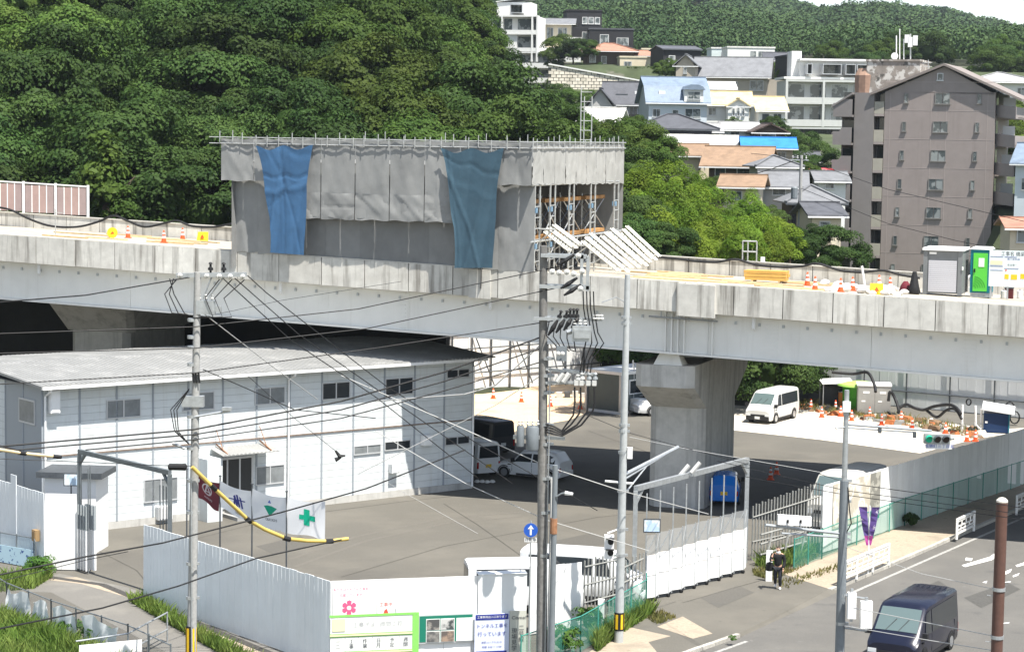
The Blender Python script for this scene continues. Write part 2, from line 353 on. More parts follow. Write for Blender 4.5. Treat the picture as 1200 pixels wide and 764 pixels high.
# pier
pier = T('viaduct_pier', 'grey concrete hammerhead pier standing under the viaduct behind the accordion gate', 'pier', VO, -PHI)
c0, c1, cz = 5.85, 8.6, 4.9
def ring(s0, s1, t0, t1, z, ch=.35): return [(s0 + ch, t0, z), (s1 - ch, t0, z), (s1, t0 + ch, z), (s1, t1 - ch, z), (s1 - ch, t1, z), (s0 + ch, t1, z), (s0, t1 - ch, z), (s0, t0 + ch, z)]
def loft(rings):
    mb = MB(); n = len(rings[0]); vs = [p for r in rings for p in r]; fs = [tuple(reversed(range(n))), tuple(range((len(rings) - 1)*n, len(rings)*n))]
    for i in range(len(rings) - 1):
        for j in range(n): fs.append((i*n + j, i*n + (j + 1) % n, (i + 1)*n + (j + 1) % n, (i + 1)*n + j))
    return mb.add(vs, fs)
loft([ring(c0, c1, 3.6, 10.2, -.1), ring(c0, c1, 3.6, 10.2, cz)]).build('column', M_dconc, pier)
loft([ring(c0 - .02, c1 + .02, 3.58, 10.22, cz), ring(c0 - .05, c1 + .06, 1.0, 12.6, 6.15), ring(c0 - .06, c1 + .08, .95, 12.8, 7.2)]).build('cap', M_dconc, pier)
for t in (1.4, 5.4, 9.6): mb = MB(); mb.hexa([(6.7, t - .3, 7.202), (8.1, t - .3, 7.202), (8.1, t + .7, 7.202), (6.7, t + .7, 7.202), (6.95, t - .1, 7.74), (7.85, t - .1, 7.74), (7.85, t + .5, 7.74), (6.95, t + .5, 7.74)]); mb.build('bearing', M_gird, pier)
p2 = T('viaduct_pier', 'dim concrete pier in the shade under the viaduct behind the site office roof', 'pier', VO, -PHI)
loft([ring(-29.5, -25.8, 9, 16, -.1), ring(-29.5, -25.8, 9, 16, 6.6)]).build('column', M_dconc, p2)
loft([ring(-29.8, -25.5, 8.98, 16.02, 6.6), ring(-29.8, -24.5, 7.0, 17.6, 8.2), ring(-29.8, -24.5, 7.0, 17.6, 8.75)]).build('cap', M_dconc, p2)
p3 = T('viaduct_pier', 'concrete pier of the viaduct beyond the right edge of the road', 'pier', VO, -PHI)
loft([ring(43.5, 46.4, 3.6, 11.2, -.1), ring(43.5, 46.4, 3.6, 11.2, 5.9)]).build('column', M_dconc, p3)
# added wall, coloured near black to give deep shade under the deck, left half
M_shadewall = mk('underdeck_shade_concrete', (.022, .022, .02), .95, noise=(1, .2))
rw = T('retaining_wall', 'added near black wall standing in for the deep shade under the viaduct', 'retaining wall', VO, -PHI)
mb = MB(); mb.box(-70, -10.5, 18.55, 19.2, -.1, 10.3); mb.build('wall', M_shadewall, rw)
# ================================================================ SITE OFFICE
A_ = G(110, 622); B_ = G(553, 572); HD = (B_ - A_).normalized(); HN = Vector((HD.y, -HD.x, 0)); HC = A_ - HD*2.5; HA = math.atan2(HD.y, HD.x); HL = 23.66
def Hs(px, py):
    p = W(px, py, A_, HN); return (p - HC).dot(HD), p.z
M_sid = mk('office_siding', (.62, .655, .66), .5, noise=(1.5, .03), rand=.03, streak=(3, (.46, .46, .44), .56, .8, .6), patch=(.9, (.56, .58, .57), .5, .75))
M_post = mk('office_post', (.30, .33, .36), .5)
M_roof = mk('corrugated_roof', (.30, .30, .29), .5, .1, noise=(1.2, .06), streak=None, patch=(.6, (.42, .415, .40), .5, .7), rand=.04)
M_curt = mk('curtained_glass', (.20, .215, .22), .15, noise=(2, .2), spec=.5)
M_alu = mk('aluminium', (.55, .56, .57), .4, .3)
house = T('site_office', 'long two-storey prefabricated site office with pale siding and corrugated metal roof', 'building', HC, HA)
ORG[house.name] = Vector((0, 0, 0))
bw, rh = 1.82, .333
mb = MB(); mb.box(0, HL, .03, 11, .02, 6.62); mb.build('wall', M_joint if False else mk('office_core', (.33, .35, .36), .7), house)
mb = MB(); mb.box(-.02, HL + .02, -.02, 11.02, 0, .32); mb.build('foundation', M_dconc, house)
sp = None
for i in range(13):
    for k in range(19):
        if sp is None: mb = MB(); mb.box(.012, bw - .012, 0, .035, 0, rh - .012); sp = mb.build('siding_panel', M_sid, house); o = sp
        else: o = inst(sp, house)
        o.location = (i*bw, rnd.uniform(-.004, .004), .33 + k*rh)
for i in range(2):
    for k in range(19): inst(sp, house, (0.03, (i + 1)*bw, .33 + k*rh), (0, 0, -math.pi/2))
mb = MB()
for i in range(2, 6):
    for k in range(19): mb.box(-.004, .03, i*bw + .012, (i + 1)*bw - .012, .33 + k*rh, .33 + (k + 1)*rh - .012)
mb.build('siding_panel', M_sid, house)['kind'] = 'stuff'
for i in range(14):
    mb = MB(); mb.box(-.045, .045, -.03, .03, 0, 6.25); o = mb.build('post', M_post, house); o.location = (min(max(i*bw, .02), HL - .02), 0, .33)
for i in (1, 2, 3):
    mb = MB(); mb.box(-.03, .03, -.045, .045, 0, 6.25); o = mb.build('post', M_post, house); o.location = (0, i*bw, .33)
mb = MB(); mb.box(0, HL, -.05, .02, 3.49, 3.55); mb.build('belt_rail', mk('rusty_rail', (.20, .15, .12), .7, noise=(4, .4)), house)
mb = MB(); mb.box(-.05, .02, 0, 11, 3.49, 3.55); mb.build('belt_rail', MC['rusty_rail'], house)
# roof of corrugated sheets
prof = [(0, 0), (.07, 0), (.10, .055), (.20, .055)]
def sheet_mesh(y0, z0, y1, z1, waves=4, per=.24):
    mb = MB(); pts = [(w_*per + x, z) for w_ in range(waves) for x, z in prof] + [(waves*per, 0)]
    for (xa, za), (xb, zb) in zip(pts, pts[1:]):
        mb.quad((xa, y0, z0 + za), (xb, y0, z0 + zb), (xb, y1, z1 + zb), (xa, y1, z1 + za))
        mb.quad((xa, y0, z0 - .02), (xb, y0, z0 - .02), (xb, y0, z0 + zb), (xa, y0, z0 + za))
    return mb
def shm(y0, z0, y1, z1):
    return sheet_mesh(y0, z0, y1, z1)
r1 = shm(-.75, 6.70, 5.5, 7.05).build('roof_sheet', M_roof, house); r2 = shm(5.5, 7.05, 11.7, 6.70).build('roof_sheet', M_roof, house)
for o in (r1, r2):
    o.location = (-.35, 0, 0)
    for i in range(1, 26): inst(o, house, (-.35 + i*.955, 0, rnd.uniform(0, .006)), (rnd.uniform(-.001, .001), 0, 0))
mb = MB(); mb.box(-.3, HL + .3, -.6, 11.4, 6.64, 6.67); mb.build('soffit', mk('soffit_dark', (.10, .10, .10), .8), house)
mb = MB(); mb.prism([(-.32, -.78, 6.56), (-.32, -.60, 6.56), (-.32, -.60, 6.68), (-.32, -.64, 6.66), (-.32, -.74, 6.66), (-.32, -.78, 6.70)], (HL + .66, 0, 0)); mb.build('gutter', M_white, house)
mb = MB(); mb.prism([(-.36, -.75, 6.60), (-.36, 5.5, 6.95), (-.36, 11.7, 6.60), (-.36, 11.7, 6.72), (-.36, 5.5, 7.07), (-.36, -.75, 6.72)], (.05, 0, 0)); mb.build('verge_trim', M_roof, house)
for x in (.12, Hs(337, 500)[0], HL - .05):
    mb = MB(); mb.tube([(x, -.69, 6.6), (x, -.65, 6.45), (x, -.1, 6.2), (x, -.09, .1)], .05, 8); mb.build('downpipe', M_white, house)
# windows
def win(x0, x1, z0, z1, parent, n=2, glass=M_curt, y=-.05, frame=M_alu):
    f = MB(); t = .045
    f.box(x0, x1, y, 0.03, z1 - t, z1); f.box(x0, x1, y - .02, 0.03, z0, z0 + t); f.box(x0, x0 + t, y, 0.03, z0 + t, z1 - t); f.box(x1 - t, x1, y, .03, z0 + t, z1 - t)
    for i in range(1, n): xm = x0 + (x1 - x0)*i/n; f.box(xm - .03, xm + .03, y, .03, z0 + t, z1 - t)
    fo = f.build('window', frame, parent)
    for i in range(n):
        a = x0 + (x1 - x0)*i/n + .04; b = x0 + (x1 - x0)*(i + 1)/n - .04; g = MB(); yy = y + .02 + .01*(i % 2)
        g.quad((a, yy, z0 + t), (b, yy, z0 + t), (b, yy, z1 - t), (a, yy, z1 - t)); g.build('pane', glass, fo)
    return fo
for (xa, ya, xb, yb, g) in [(123, 467, 166, 490, M_curt), (212, 459, 252, 481, M_curt), (297, 453, 335, 474, M_curt), (376, 447, 411, 468, M_glass), (450, 442, 485, 463, M_glass), (522, 432, 551, 443, M_glass),
                         (167, 560, 209, 587, M_curt), (298, 545, 334, 567, M_curt), (413, 521, 447, 532, M_curt), (449, 516, 482, 527, M_glass), (520, 511, 551, 521, M_glass)]:
    x0, z1 = Hs(xa, ya + (xb - xa)*.05); x1, z0 = Hs(xb, yb - (xb - xa)*.05); win(x0 + .06, x1 - .06, z0, z1, house, glass=g)
mb = MB(); f = MB(); f.box(-.05, .03, .6, 2.2, 4.85, 5.95); f.build('window', M_alu, house)   # gable window
gw = MB(); gw.quad((-.056, 2.12, 4.93), (-.056, .68, 4.93), (-.056, .68, 5.87), (-.056, 2.12, 5.87)); gw.build('pane', M_curt, house)
for (px, py, s, h) in [(61, 470, .45, 1.0), (497, 515, .5, .5), (460, 548, .5, .45), (190, 600, .7, .6)]:
    x, z = Hs(px, py); mb = MB(); mb.box(x - s/2, x + s/2, -.34, -.03, z - h/2, z + h/2); mb.box(x - s/2 + .05, x + s/2 - .05, -.36, -.34, z - h/2 + .05, z + h/2 - .05); mb.build('vent_box', M_white, house)
# entrance: recessed dark glass doors, canopy, steps
x0, x1 = Hs(250, 570)[0], Hs(296, 565)[0]; mb = MB(); mb.box(x0, x1, -.07, .03, .35, 2.75); dr = mb.build('door', M_alu, house)
for i in range(3):
    a = x0 + .08 + (x1 - x0 - .1)*i/3; g = MB(); g.quad((a, -.076, .45), (a + (x1 - x0)/3 - .12, -.076, .45), (a + (x1 - x0)/3 - .12, -.076, 2.65), (a, -.076, 2.65)); g.build('pane', M_glass, dr)
mb = MB(); xa, xb = Hs(246, 535)[0], Hs(312, 530)[0]
for k in range(14):
    u0 = xa + (xb - xa)*k/14; u1 = xa + (xb - xa)*(k + 1)/14; um = (u0 + u1)/2
    mb.prism([(u0, -.05, 3.25), (um, -.05, 3.31), (u1, -.05, 3.25), (u1, -.05, 3.23), (u0, -.05, 3.23)], (0, -1.15, -.22))
mb.build('canopy', M_roof, house)
for x in (xa + .3, xb - .4): mb = MB(); mb.bar((x, -.05, 3.42), (x, -1.1, 3.08), .04, .06); mb.bar((x, -.04, 4.1), (x, -.7, 3.2), .025, .025); mb.build('canopy_bracket', mk('rust', (.30, .15, .08), .8, noise=(6, .3)), house)
mb = MB(); xs = Hs(263, 606)[0]; mb.box(xs - .2, xs + 2.0, -1.5, -.04, 0, .17); mb.box(xs, xs + 1.8, -1.0, -.04, .17, .34); mb.build('entrance_step', M_conc, house)
mb = MB(); mb.box(x0 - .9, x0 - .1, -1.0, -.05, .0, 2.9); mb.build('porch_wall', M_sid, house)

# ================================================================ SITE FENCES
M_panel = mk('white_fence_panel', (.78, .81, .82), .45, noise=(1.2, .03), rand=.035, streak=(2, (.55, .58, .58), .62, .85, .4))
M_panw = mk('white_hoarding_panel', (.80, .80, .79), .45, noise=(1, .03), rand=.02)
M_wall = mk('grey_white_wall_panel', (.74, .75, .74), .6, noise=(1, .05), rand=.05, streak=(2, (.40, .40, .38), .55, .8, .55))
def panel_fence(name, label, pts, h, pw, mat, rib=True, post=True, back=.3, cat='fence'):
    """hoarding of separate ribbed panels along a line of ground points"""
    rt = T(name, label, cat, (pts[0].x, pts[0].y, 0)); src = None
    for a, b in zip(pts, pts[1:]):
        d = Vector((b.x - a.x, b.y - a.y, 0)); n = max(1, round(d.length/pw)); u = d.normalized(); st = d.length/n; ang = math.atan2(u.y, u.x)
        for i in range(n):
            if src is None:
                mb = MB(); mb.box(.006, pw - .006, 0, .03, .05, h)
                if rib: mb.box(.006, .04, -.008, 0, .05, h); mb.box(pw*.48, pw*.54, -.006, 0, .05, h)
                src = mb.build('panel', mat, rt); o = src
            else: o = inst(src, rt)
            c = Vector((a.x, a.y, 0)) + u*i*st - Vector((pts[0].x, pts[0].y, 0)); o.location = (c.x, c.y, rnd.uniform(-.012, .012)); o.rotation_euler = (rnd.uniform(-.006, .006), 0, ang); o.scale = (st/pw, 1, 1)
        if post:
            for i in range(0, n + 1, 4):
                c = Vector((a.x, a.y, 0)) + u*min(i*st + .02, d.length - .02) - Vector((pts[0].x, pts[0].y, 0)); mb = MB(); mb.tube([(0, 0, 0), (0, 0, h - .15)], .03, 6); o = mb.build('post', M_steel, rt)
                nn = Vector((-u.y, u.x, 0)); o.location = c + nn*.08
    return rt
FL0 = Vector((-13.84, 79.75, 0)); FL1 = G(387, 680, 3.0); FL1.z = 0
panel_fence('hoarding', 'long bluish white steel hoarding running from the left gate to the notice board corner', [FL0, FL1], 2.98, .5, M_panel)
LC = G(52, 668); LC2 = G(90, 669); LB = LC - (FL1 - FL0).normalized()*9.5
panel_fence('hoarding', 'pale hoarding in shade at the left edge beside the left gate', [LB, LC], 3.15, .5, M_panel)
st_ = LC - (FL1 - FL0).normalized()*2.7; mb = T('hoarding_riser', 'single taller hoarding panel standing above the left edge hoarding', 'panel', (st_.x, st_.y, 0))
q = MB(); q.box(-.25, .25, 0, .03, .05, 3.55); o = q.build('panel', M_panel, mb); o.rotation_euler = (0, 0, math.atan2((FL1 - FL0).y, (FL1 - FL0).x)); o.location = (-.03, -.03, 0)
panel_fence('hoarding', 'bright white sunlit hoarding with one small door beside the left gate', [LC + Vector((.04, 0, 0)), LC2 + Vector((0, .05, 0))], 3.15, .6, M_panw, rib=False)
mbx = T('wall_box', 'small brown metal box mounted on the pale hoarding at the left edge', 'box', LC); q = MB(); u = (FL1 - FL0).normalized(); nn = Vector((u.y, -u.x, 0))
bx = MB(); bx.box(-.16, .16, -.2, 0, 1.15, 1.6); bx.box(-.12, .12, -.22, -.2, 1.2, 1.55); o = bx.build('case', mk('brown_box', (.30, .20, .10), .6), mbx); o.rotation_euler = (0, 0, math.atan2(u.y, u.x)); o.location = -u*.5 + nn*.03
# front hoarding with posters; panels run to the right
FR1 = G(618, 672, 3.0); FR1.z = 0; FH0 = FL1 + Vector((.03, 0, 0))
fh = panel_fence('hoarding', 'bright white front hoarding carrying notice boards and posters', [FH0, FR1], 2.98, .9, M_panw, rib=False)
FR2 = G(622, 664, 2.5); FR2.z = 0; FR3 = G(682, 658, 2.45); FR3.z = 0
panel_fence('hoarding', 'short white hoarding behind the twin utility pole beside the barred fence', [FR2, FR3], 2.45, .75, M_panw, rib=False)
# sheet over the right end of the front hoarding
FD = (FR1 - FH0).normalized(); FN = Vector((FD.y, -FD.x, 0)); FANG = math.atan2(FD.y, FD.x)
def Fs(px, py): p = W(px, py, FH0, FN); return (p - FH0).dot(FD), p.z
cl = T('cover_sheet', 'creased white plastic sheet draped over the right end of the front hoarding', 'sheet', FH0, FANG); ORG[cl.name] = Vector()
xa, xb = Fs(560, 680)[0], Fs(617, 680)[0]; V = []; nx, nz_ = 24, 18; mb = MB(); vs = []
for i in range(nx + 1):
    for k in range(nz_ + 1):
        a, b = i/nx, k/nz_; x = xa + (xb - xa)*a; z = .25 + 2.80*b; dd = .035 + .02*abs(math.sin(a*9 + b*1.6))*(1 - .4*b) + .012*abs(math.sin(a*17 - b*3)) + (.10 if b > .985 else 0)*0
        vs.append((x, -dd, z))
mb.add(vs, [(i*(nz_ + 1) + k, (i + 1)*(nz_ + 1) + k, (i + 1)*(nz_ + 1) + k + 1, i*(nz_ + 1) + k + 1) for i in range(nx) for k in range(nz_)])
mb.prism([(xa, -.09, 3.05), (xa, .3, 3.08), (xa, .3, 3.06), (xa, -.09, 3.03)], (xb - xa, 0, 0)); mb.build('sheet', mk('white_sheet', (.74, .76, .76), .35), cl, smooth=60)
# boards and posters on the front hoarding
def board(name, label, px0, py0, px1, py1, th, mat, cat='board', off=.03):
    (x0, z1), (x1, z0) = Fs(px0, py0), Fs(px1, py1); r = T(name, label, cat, FH0 + FD*x0 + FN*(off) + Vector((0, 0, 0)), FANG); ORG[r.name] = Vector()
    b = MB(); b.box(0, x1 - x0, -th, 0, z0, z1); b.build('backing', mat, r); return r, x1 - x0, z0, z1, -th
def flat(r, name, x0, x1, z0, z1, y, mat, label=None):
    b = MB(); b.box(x0, x1, y, y + .012, z0, z1); return b.build(name, mat, r, label=label)
M_lime = mk('lime_frame', (.22, .55, .12), .5); M_paper = mk('paper', (.76, .77, .74), .7, noise=(3, .03)); M_cream = mk('cream_paper', (.70, .66, .42), .7)
M_navy = mk('navy_print', (.02, .03, .22), .5); M_pink = mk('pink_print', (.75, .10, .22), .6); M_redp = mk('red_print', (.62, .08, .05), .6); M_dgreen = mk('dark_green_board', (.01, .17, .11), .6)
lim, wd, z0, z1, yf = board('schedule_board', 'large white schedule board in a lime green frame on the front hoarding', 387, 722, 489, 800, .03, M_paper)
flat(lim, 'frame_rail', -.04, wd + .02, z1 - .03, z1 + .05, yf - .014, M_lime); flat(lim, 'frame_rail', wd - .20, wd + .02, z0, z1 - .034, yf - .014, M_lime)
for z in (z1 - .62, z1 - 1.22, z1 - 1.82): flat(lim, 'frame_rail', -.02, wd - .204, z - .09, z + .03, yf - .014, M_lime); flat(lim, 'frame_rail', -.02, wd - .204, z - .05, z, yf - .03, M_cream)
flat(lim, 'note', .06, .50, z1 - .50, z1 - .08, yf - .02, M_cream)
for k, zz in enumerate((z1 - .95, z1 - 1.55)):
    for i in range(6): put_text(lim, ['一\n二', '工\n事', '作\n業', '日\n月', '予\n定', '週\n間'][i], .17, (.25 + i*.46, yf, zz), (1, 0, 0), (0, 0, 1), M_ink, .016)
for i in range(6): flat(lim, 'divider', .5 + i*.46, .51 + i*.46, z1 - 1.75, z1 - .68, yf - .013, M_alu)
put_text(lim, '工事予定  週間工程', .2, (1.6, yf, z1 - .3), (1, 0, 0), (0, 0, 1), M_alu, .016)
gr, wd, z0, z1, yf = board('photo_board', 'dark green notice board with four tunnel photographs and a white sheet', 490, 720, 554, 751, .04, M_alu)
flat(gr, 'felt', .04, wd - .04, z0 + .06, z1 - .04, yf - .012, M_dgreen)
pm = [mk('photo_print_%s' % n, c, .5, patch=(3.5, c2, .42, .55)) for n, c, c2 in (('a', (.30, .28, .25), (.08, .08, .08)), ('b', (.06, .07, .07), (.5, .5, .48)), ('c', (.25, .24, .22), (.1, .1, .1)), ('d', (.33, .24, .18), (.12, .1, .09)))]
w_ = wd/4.3; h_ = (z1 - z0)*.36
for i in range(4):
    xx = .28 + (i % 2)*(w_ + .06); zz = z1 - .16 - h_ - (i//2)*(h_ + .06); f = flat(gr, 'photograph', xx - .02, xx + w_ + .02, zz - .02, zz + h_ + .02, yf - .022, M_paper); flat(f, 'picture', xx, xx + w_, zz, zz + h_, yf - .03, pm[i])
flat(gr, 'sheet', .28 + 2*(w_ + .07), .28 + 2*(w_ + .07) + wd*.36, z1 - .16 - 2*h_ - .06, z1 - .14, yf - .022, M_paper)
bl, wd, z0, z1, yf = board('work_notice', 'white and blue tunnel work notice poster at the right of the green board', 555, 718, 594, 800, .03, mk('poster_lilac', (.62, .66, .80), .6), off=.17)
flat(bl, 'header', .03, wd - .03, z1 - .20, z1 - .02, yf - .012, M_navy); put_text(bl, '工事車両出入口あります', .095, (wd/2, yf, z1 - .11), (1, 0, 0), (0, 0, 1), M_paper, .018)
put_text(bl, 'トンネル工事を', .158, (wd/2, yf, z1 - .42), (1, 0, 0), (0, 0, 1), M_navy, .014); put_text(bl, '行っています', .168, (wd/2, yf, z1 - .70), (1, 0, 0), (0, 0, 1), M_navy, .014)
put_text(bl, '期間 6.3.1 から 8.3.31', .078, (wd/2, yf, z1 - .98), (1, 0, 0), (0, 0, 1), M_navy, .014); put_text(bl, '時間  8:00 ～ 17:00', .085, (wd/2, yf, z1 - 1.14), (1, 0, 0), (0, 0, 1), M_navy, .014)
flat(bl, 'panel', .05, wd - .08, z1 - 1.55, z1 - 1.28, yf - .012, M_navy); put_text(bl, '工事中', .13, (wd/2, yf, z1 - 1.42), (1, 0, 0), (0, 0, 1), M_paper, .018)
put_text(bl, 'ご迷惑をおかけします', .10, (wd/2, yf, z1 - 1.72), (1, 0, 0), (0, 0, 1), M_navy, .014); put_text(bl, 'ご協力お願いします', .10, (wd/2, yf, z1 - 1.9), (1, 0, 0), (0, 0, 1), M_navy, .014)
by, wd, z0, z1, yf = board('construction_poster', 'beige poster with dark vertical lettering at the right end of the front hoarding', 596, 714, 614, 800, .03, mk('poster_beige', (.50, .50, .44), .6), off=.17)
put_text(by, 'Come!', .16, (wd*.55, yf, z1 - .24), (1, 0, 0), (0, 0, 1), M_ink, .014, 1.2); put_text(by, '現\n場\n見\n学', .2, (wd*.28, yf, z1 - 1.0), (1, 0, 0), (0, 0, 1), M_ink, .014); put_text(by, '二\n号\n線', .2, (wd*.7, yf, z1 - .8), (1, 0, 0), (0, 0, 1), M_ink, .014)
pp, wd, z0, z1, yf = board('print_notice', 'white notice with pink lettering and a pink flower mark above the schedule board', 390, 685, 432, 721, .012, M_panw)
put_text(pp, '私たちはだれでも工事を', .108, (wd/2, yf, z1 - .17), (1, 0, 0), (0, 0, 1), M_pink, .006); put_text(pp, '応援しています', .112, (wd/2, yf, z1 - .36), (1, 0, 0), (0, 0, 1), M_pink, .006)
mb = MB()
for i in range(6):
    t0 = math.pi/3*i + .5; c = Vector((wd*.45 + .16*math.cos(t0), yf - .006, z1 - .78 + .16*math.sin(t0))); mb.prism([c + Vector((.10*math.cos(t0 + a), 0, .10*math.sin(t0 + a))) for a in (-2.6, -1.0, 0, 1.0, 2.6)], (0, -.004, 0))
mb.build('flower_mark', M_pink, pp)
rp, wd, z0, z1, yf = board('print_notice', 'small red triangle mark with red lettering on the front hoarding', 442, 704, 462, 721, .012, M_panw)
put_text(rp, '工事中', .15, (wd/2, yf, z1 - .12), (1, 0, 0), (0, 0, 1), M_redp, .006); mb = MB(); mb.prism([(wd*.3, yf - .006, z1 - .5), (wd*.7, yf - .006, z1 - .5), (wd*.55, yf - .006, z1 - .26), (wd*.42, yf - .006, z1 - .3)], (0, -.004, 0)); mb.build('mark', M_redp, rp)
gp, wd, z0, z1, yf = board('print_notice', 'faint grey print beside the red mark on the front hoarding', 464, 710, 486, 720, .012, mk('faint_print', (.66, .68, .67), .6))

# ================================================================ LEFT GATE
gt = T('site_gate', 'dark steel goalpost gate frame with a folded accordion gate at the left entrance', 'gate', G(97, 668))
gA, gB = G(93, 531, 4.79), G(199, 556, 4.79); gB = Vector((gB.x, gB.y, 4.79))
def wb(parent, name, mat, fn): q = MB(); fn(q); return q.build(name, mat, parent, world=True)
M_gate = mk('gate_steel', (.17, .19, .20), .5, .4, noise=(4, .15))
wb(gt, 'post', M_gate, lambda q: q.bar((gA.x, gA.y, 0), (gA.x, gA.y, 4.79), .16, .16, (0, 1, 0))); wb(gt, 'post', M_gate, lambda q: q.bar((gB.x, gB.y, 0), (gB.x, gB.y, 4.79), .16, .16, (0, 1, 0)))
wb(gt, 'beam', M_gate, lambda q: q.bar(gA + Vector((0, 0, .08)), gB + Vector((0, 0, .08)), .16, .18)); gu = (gB - gA).normalized()
for s in (0, 1):
    a = (gA, gB)[s]; k = gu*(.45 if s == 0 else -.45); wb(gt, 'brace', M_gate, lambda q: q.bar(a + Vector((0, 0, -.45)), a + k, .1, .1))
for i in range(8):
    a = Vector((gA.x, gA.y, 0)) + gu*(.2 + i*.105) + Vector((.10 if i % 2 else -.10, .10 if i % 2 else -.10, 0))
    wb(gt, 'panel', M_panw, lambda q: q.bar(a + Vector((0, 0, .12)), a + Vector((0, 0, 1.75)), .03, .16, (1, 1, 0)))
    wb(gt, 'mesh_panel', mk('gate_mesh_sheet', (.30, .33, .34), .5), lambda q: q.bar(a + Vector((0, 0, 1.76)), a + Vector((0, 0, 2.75)), .025, .15, (1, 1, 0)))
    if i % 3 == 0: wb(gt, 'bar', M_gate, lambda q: q.tube([a + Vector((.06, -.06, .05)), a + Vector((.06, -.06, 4.3))], .025, 6))
for i in range(3):
    a = Vector((gB.x, gB.y, 0)) - gu*(.25 + i*.22); wb(gt, 'bar', M_gate, lambda q: q.tube([a + Vector((0, 0, .05)), a + Vector((0, 0, 4.3))], .025, 6))
bxm = T('ticket_booth', 'white guard booth with a flat dark roof behind the left gate hoarding', 'booth', G(80, 655)); b = G(80, 655)
wb(bxm, 'wall', M_panw, lambda q: q.hexa([(b.x - 1.3, b.y + 1.5, 0), (b.x + .9, b.y + 1.3, 0), (b.x + 1.1, b.y + 3, 0), (b.x - 1.1, b.y + 3.2, 0), (b.x - 1.3, b.y + 1.5, 3.2), (b.x + .9, b.y + 1.3, 3.2), (b.x + 1.1, b.y + 3, 3.2), (b.x - 1.1, b.y + 3.2, 3.2)]))
wb(bxm, 'roof', M_dsteel, lambda q: q.hexa([(b.x - 1.6, b.y + 1.2, 3.2), (b.x + 1.2, b.y + 1.0, 3.2), (b.x + 1.4, b.y + 3.2, 3.2), (b.x - 1.4, b.y + 3.4, 3.2), (b.x - 1.6, b.y + 1.2, 3.45), (b.x + 1.2, b.y + 1.0, 3.45), (b.x + 1.4, b.y + 3.2, 3.45), (b.x - 1.4, b.y + 3.4, 3.45)]))
sg = T('gate_sign', 'small pale blue framed sign standing above the hoarding beside the left gate post', 'sign', P(83, 565, 85.9)); c = P(83, 562, 85.9)
wb(sg, 'frame', M_dsteel, lambda q: q.box(c.x - .30, c.x + .30, c.y, c.y + .04, c.z - .26, c.z + .26)); wb(sg, 'face', mk('sky_print', (.45, .58, .72), .5, patch=(2.5, (.75, .78, .8), .45, .55)), lambda q: q.box(c.x - .26, c.x + .26, c.y - .012, c.y - .002, c.z - .22, c.z + .22))
wb(sg, 'post', M_dsteel, lambda q: q.tube([(c.x, c.y + .05, 0), (c.x, c.y + .05, c.z - .2)], .03, 6))

# ================================================================ FLAGS
def flag_pole(px, label):
    t = G(px[0], px[1], px[2]); r = T('flag_pole', label, 'flagpole', (t.x, t.y, 0), group='thin flagpoles in a row'); q = MB(); q.tube([(0, 0, 0), (0, 0, px[2])], .03, 6); q.build('shaft', M_dsteel, r)
    q = MB(); q.lathe([(.0, 0), (.05, .02), (.05, .06), (0, .09)], 8, (0, 0, px[2])); q.build('cap', M_dsteel, r); return t
fp = [flag_pole((219, 551, 5.0), 'flagpole half hidden behind the left utility pole'), flag_pole((258, 559, 5.0), 'flagpole between the maroon flag and the white flag with the navy mark'), flag_pole((295.5, 568, 5.0), 'flagpole between the two white flags with company marks'), flag_pole((336, 577, 5.0), 'flagpole at the left edge of the green cross flag')]
def cloth_mat(name, c):
    mt = foliage(name, c, c, 0, 0, .5); return mt
M_fw = cloth_mat('flag_white', (.84, .85, .86)); M_fm = cloth_mat('flag_maroon', (.15, .035, .045))
def flag(a, b, drop, mat, label, ph, sag=.0):
    """waving cloth from a towards b, top edge sagging"""
    r = T('flag', label, 'flag', a); d = b - a; L_ = d.length; u = d.normalized(); nn = Vector((u.y, -u.x, 0)); vs = []; n1, n2 = 14, 8
    def pt(i, k, o=0.0):
        s, v = i/n1, k/n2
        return u*(s*L_) + nn*(.045*math.sin(s*6 + v*2.2 + ph)*s + .03*math.sin(v*4 + s*3) + o) + Vector((0, 0, -drop*v - sag*s - .10*math.sin(s*math.pi)*(1 - v) + .05*math.sin(s*6 + ph)*v - .12*s*v))
    for i in range(n1 + 1):
        for k in range(n2 + 1): vs.append(pt(i, k))
    mb = MB(); mb.add(vs, [(i*(n2 + 1) + k, i*(n2 + 1) + k + 1, (i + 1)*(n2 + 1) + k + 1, (i + 1)*(n2 + 1) + k) for i in range(n1) for k in range(n2)]); mb.build('cloth', mat, r, smooth=80)
    def mark(polys, m_):
        q = MB()
        for pl in polys: q.add([pt(x*n1, y*n2, .012) for x, y in pl], [tuple(range(len(pl)))])
        q.build('mark', m_, r)
    def word(body, cx, cy, hgt, m_):
        vs, fs = text_mb(body, 1.0); q = MB(); asp = drop/L_
        q.add([pt((cx + v[0]*hgt*asp)*n1, (cy - v[1]*hgt)*n2, .014) for v in vs], fs); q.build('lettering', m_, r)
    return mark, word
def arc(cx, cy, r0, r1, a0, a1, ax=1.0, n=14):
    o = []
    for i in range(n):
        t, t2 = a0 + (a1 - a0)*i/n, a0 + (a1 - a0)*(i + 1)/n
        o.append([(cx + r1*ax*math.cos(t), cy + r1*math.sin(t)), (cx + r1*ax*math.cos(t2), cy + r1*math.sin(t2)), (cx + r0*ax*math.cos(t2), cy + r0*math.sin(t2)), (cx + r0*ax*math.cos(t), cy + r0*math.sin(t))])
    return o
up = Vector((0, 0, -.12))
mark, word = flag(G(232, 555, 4.9), fp[1] + up, .95, M_fm, 'maroon flag with a white ringed triangle mark beside the left utility pole', .4, .1)
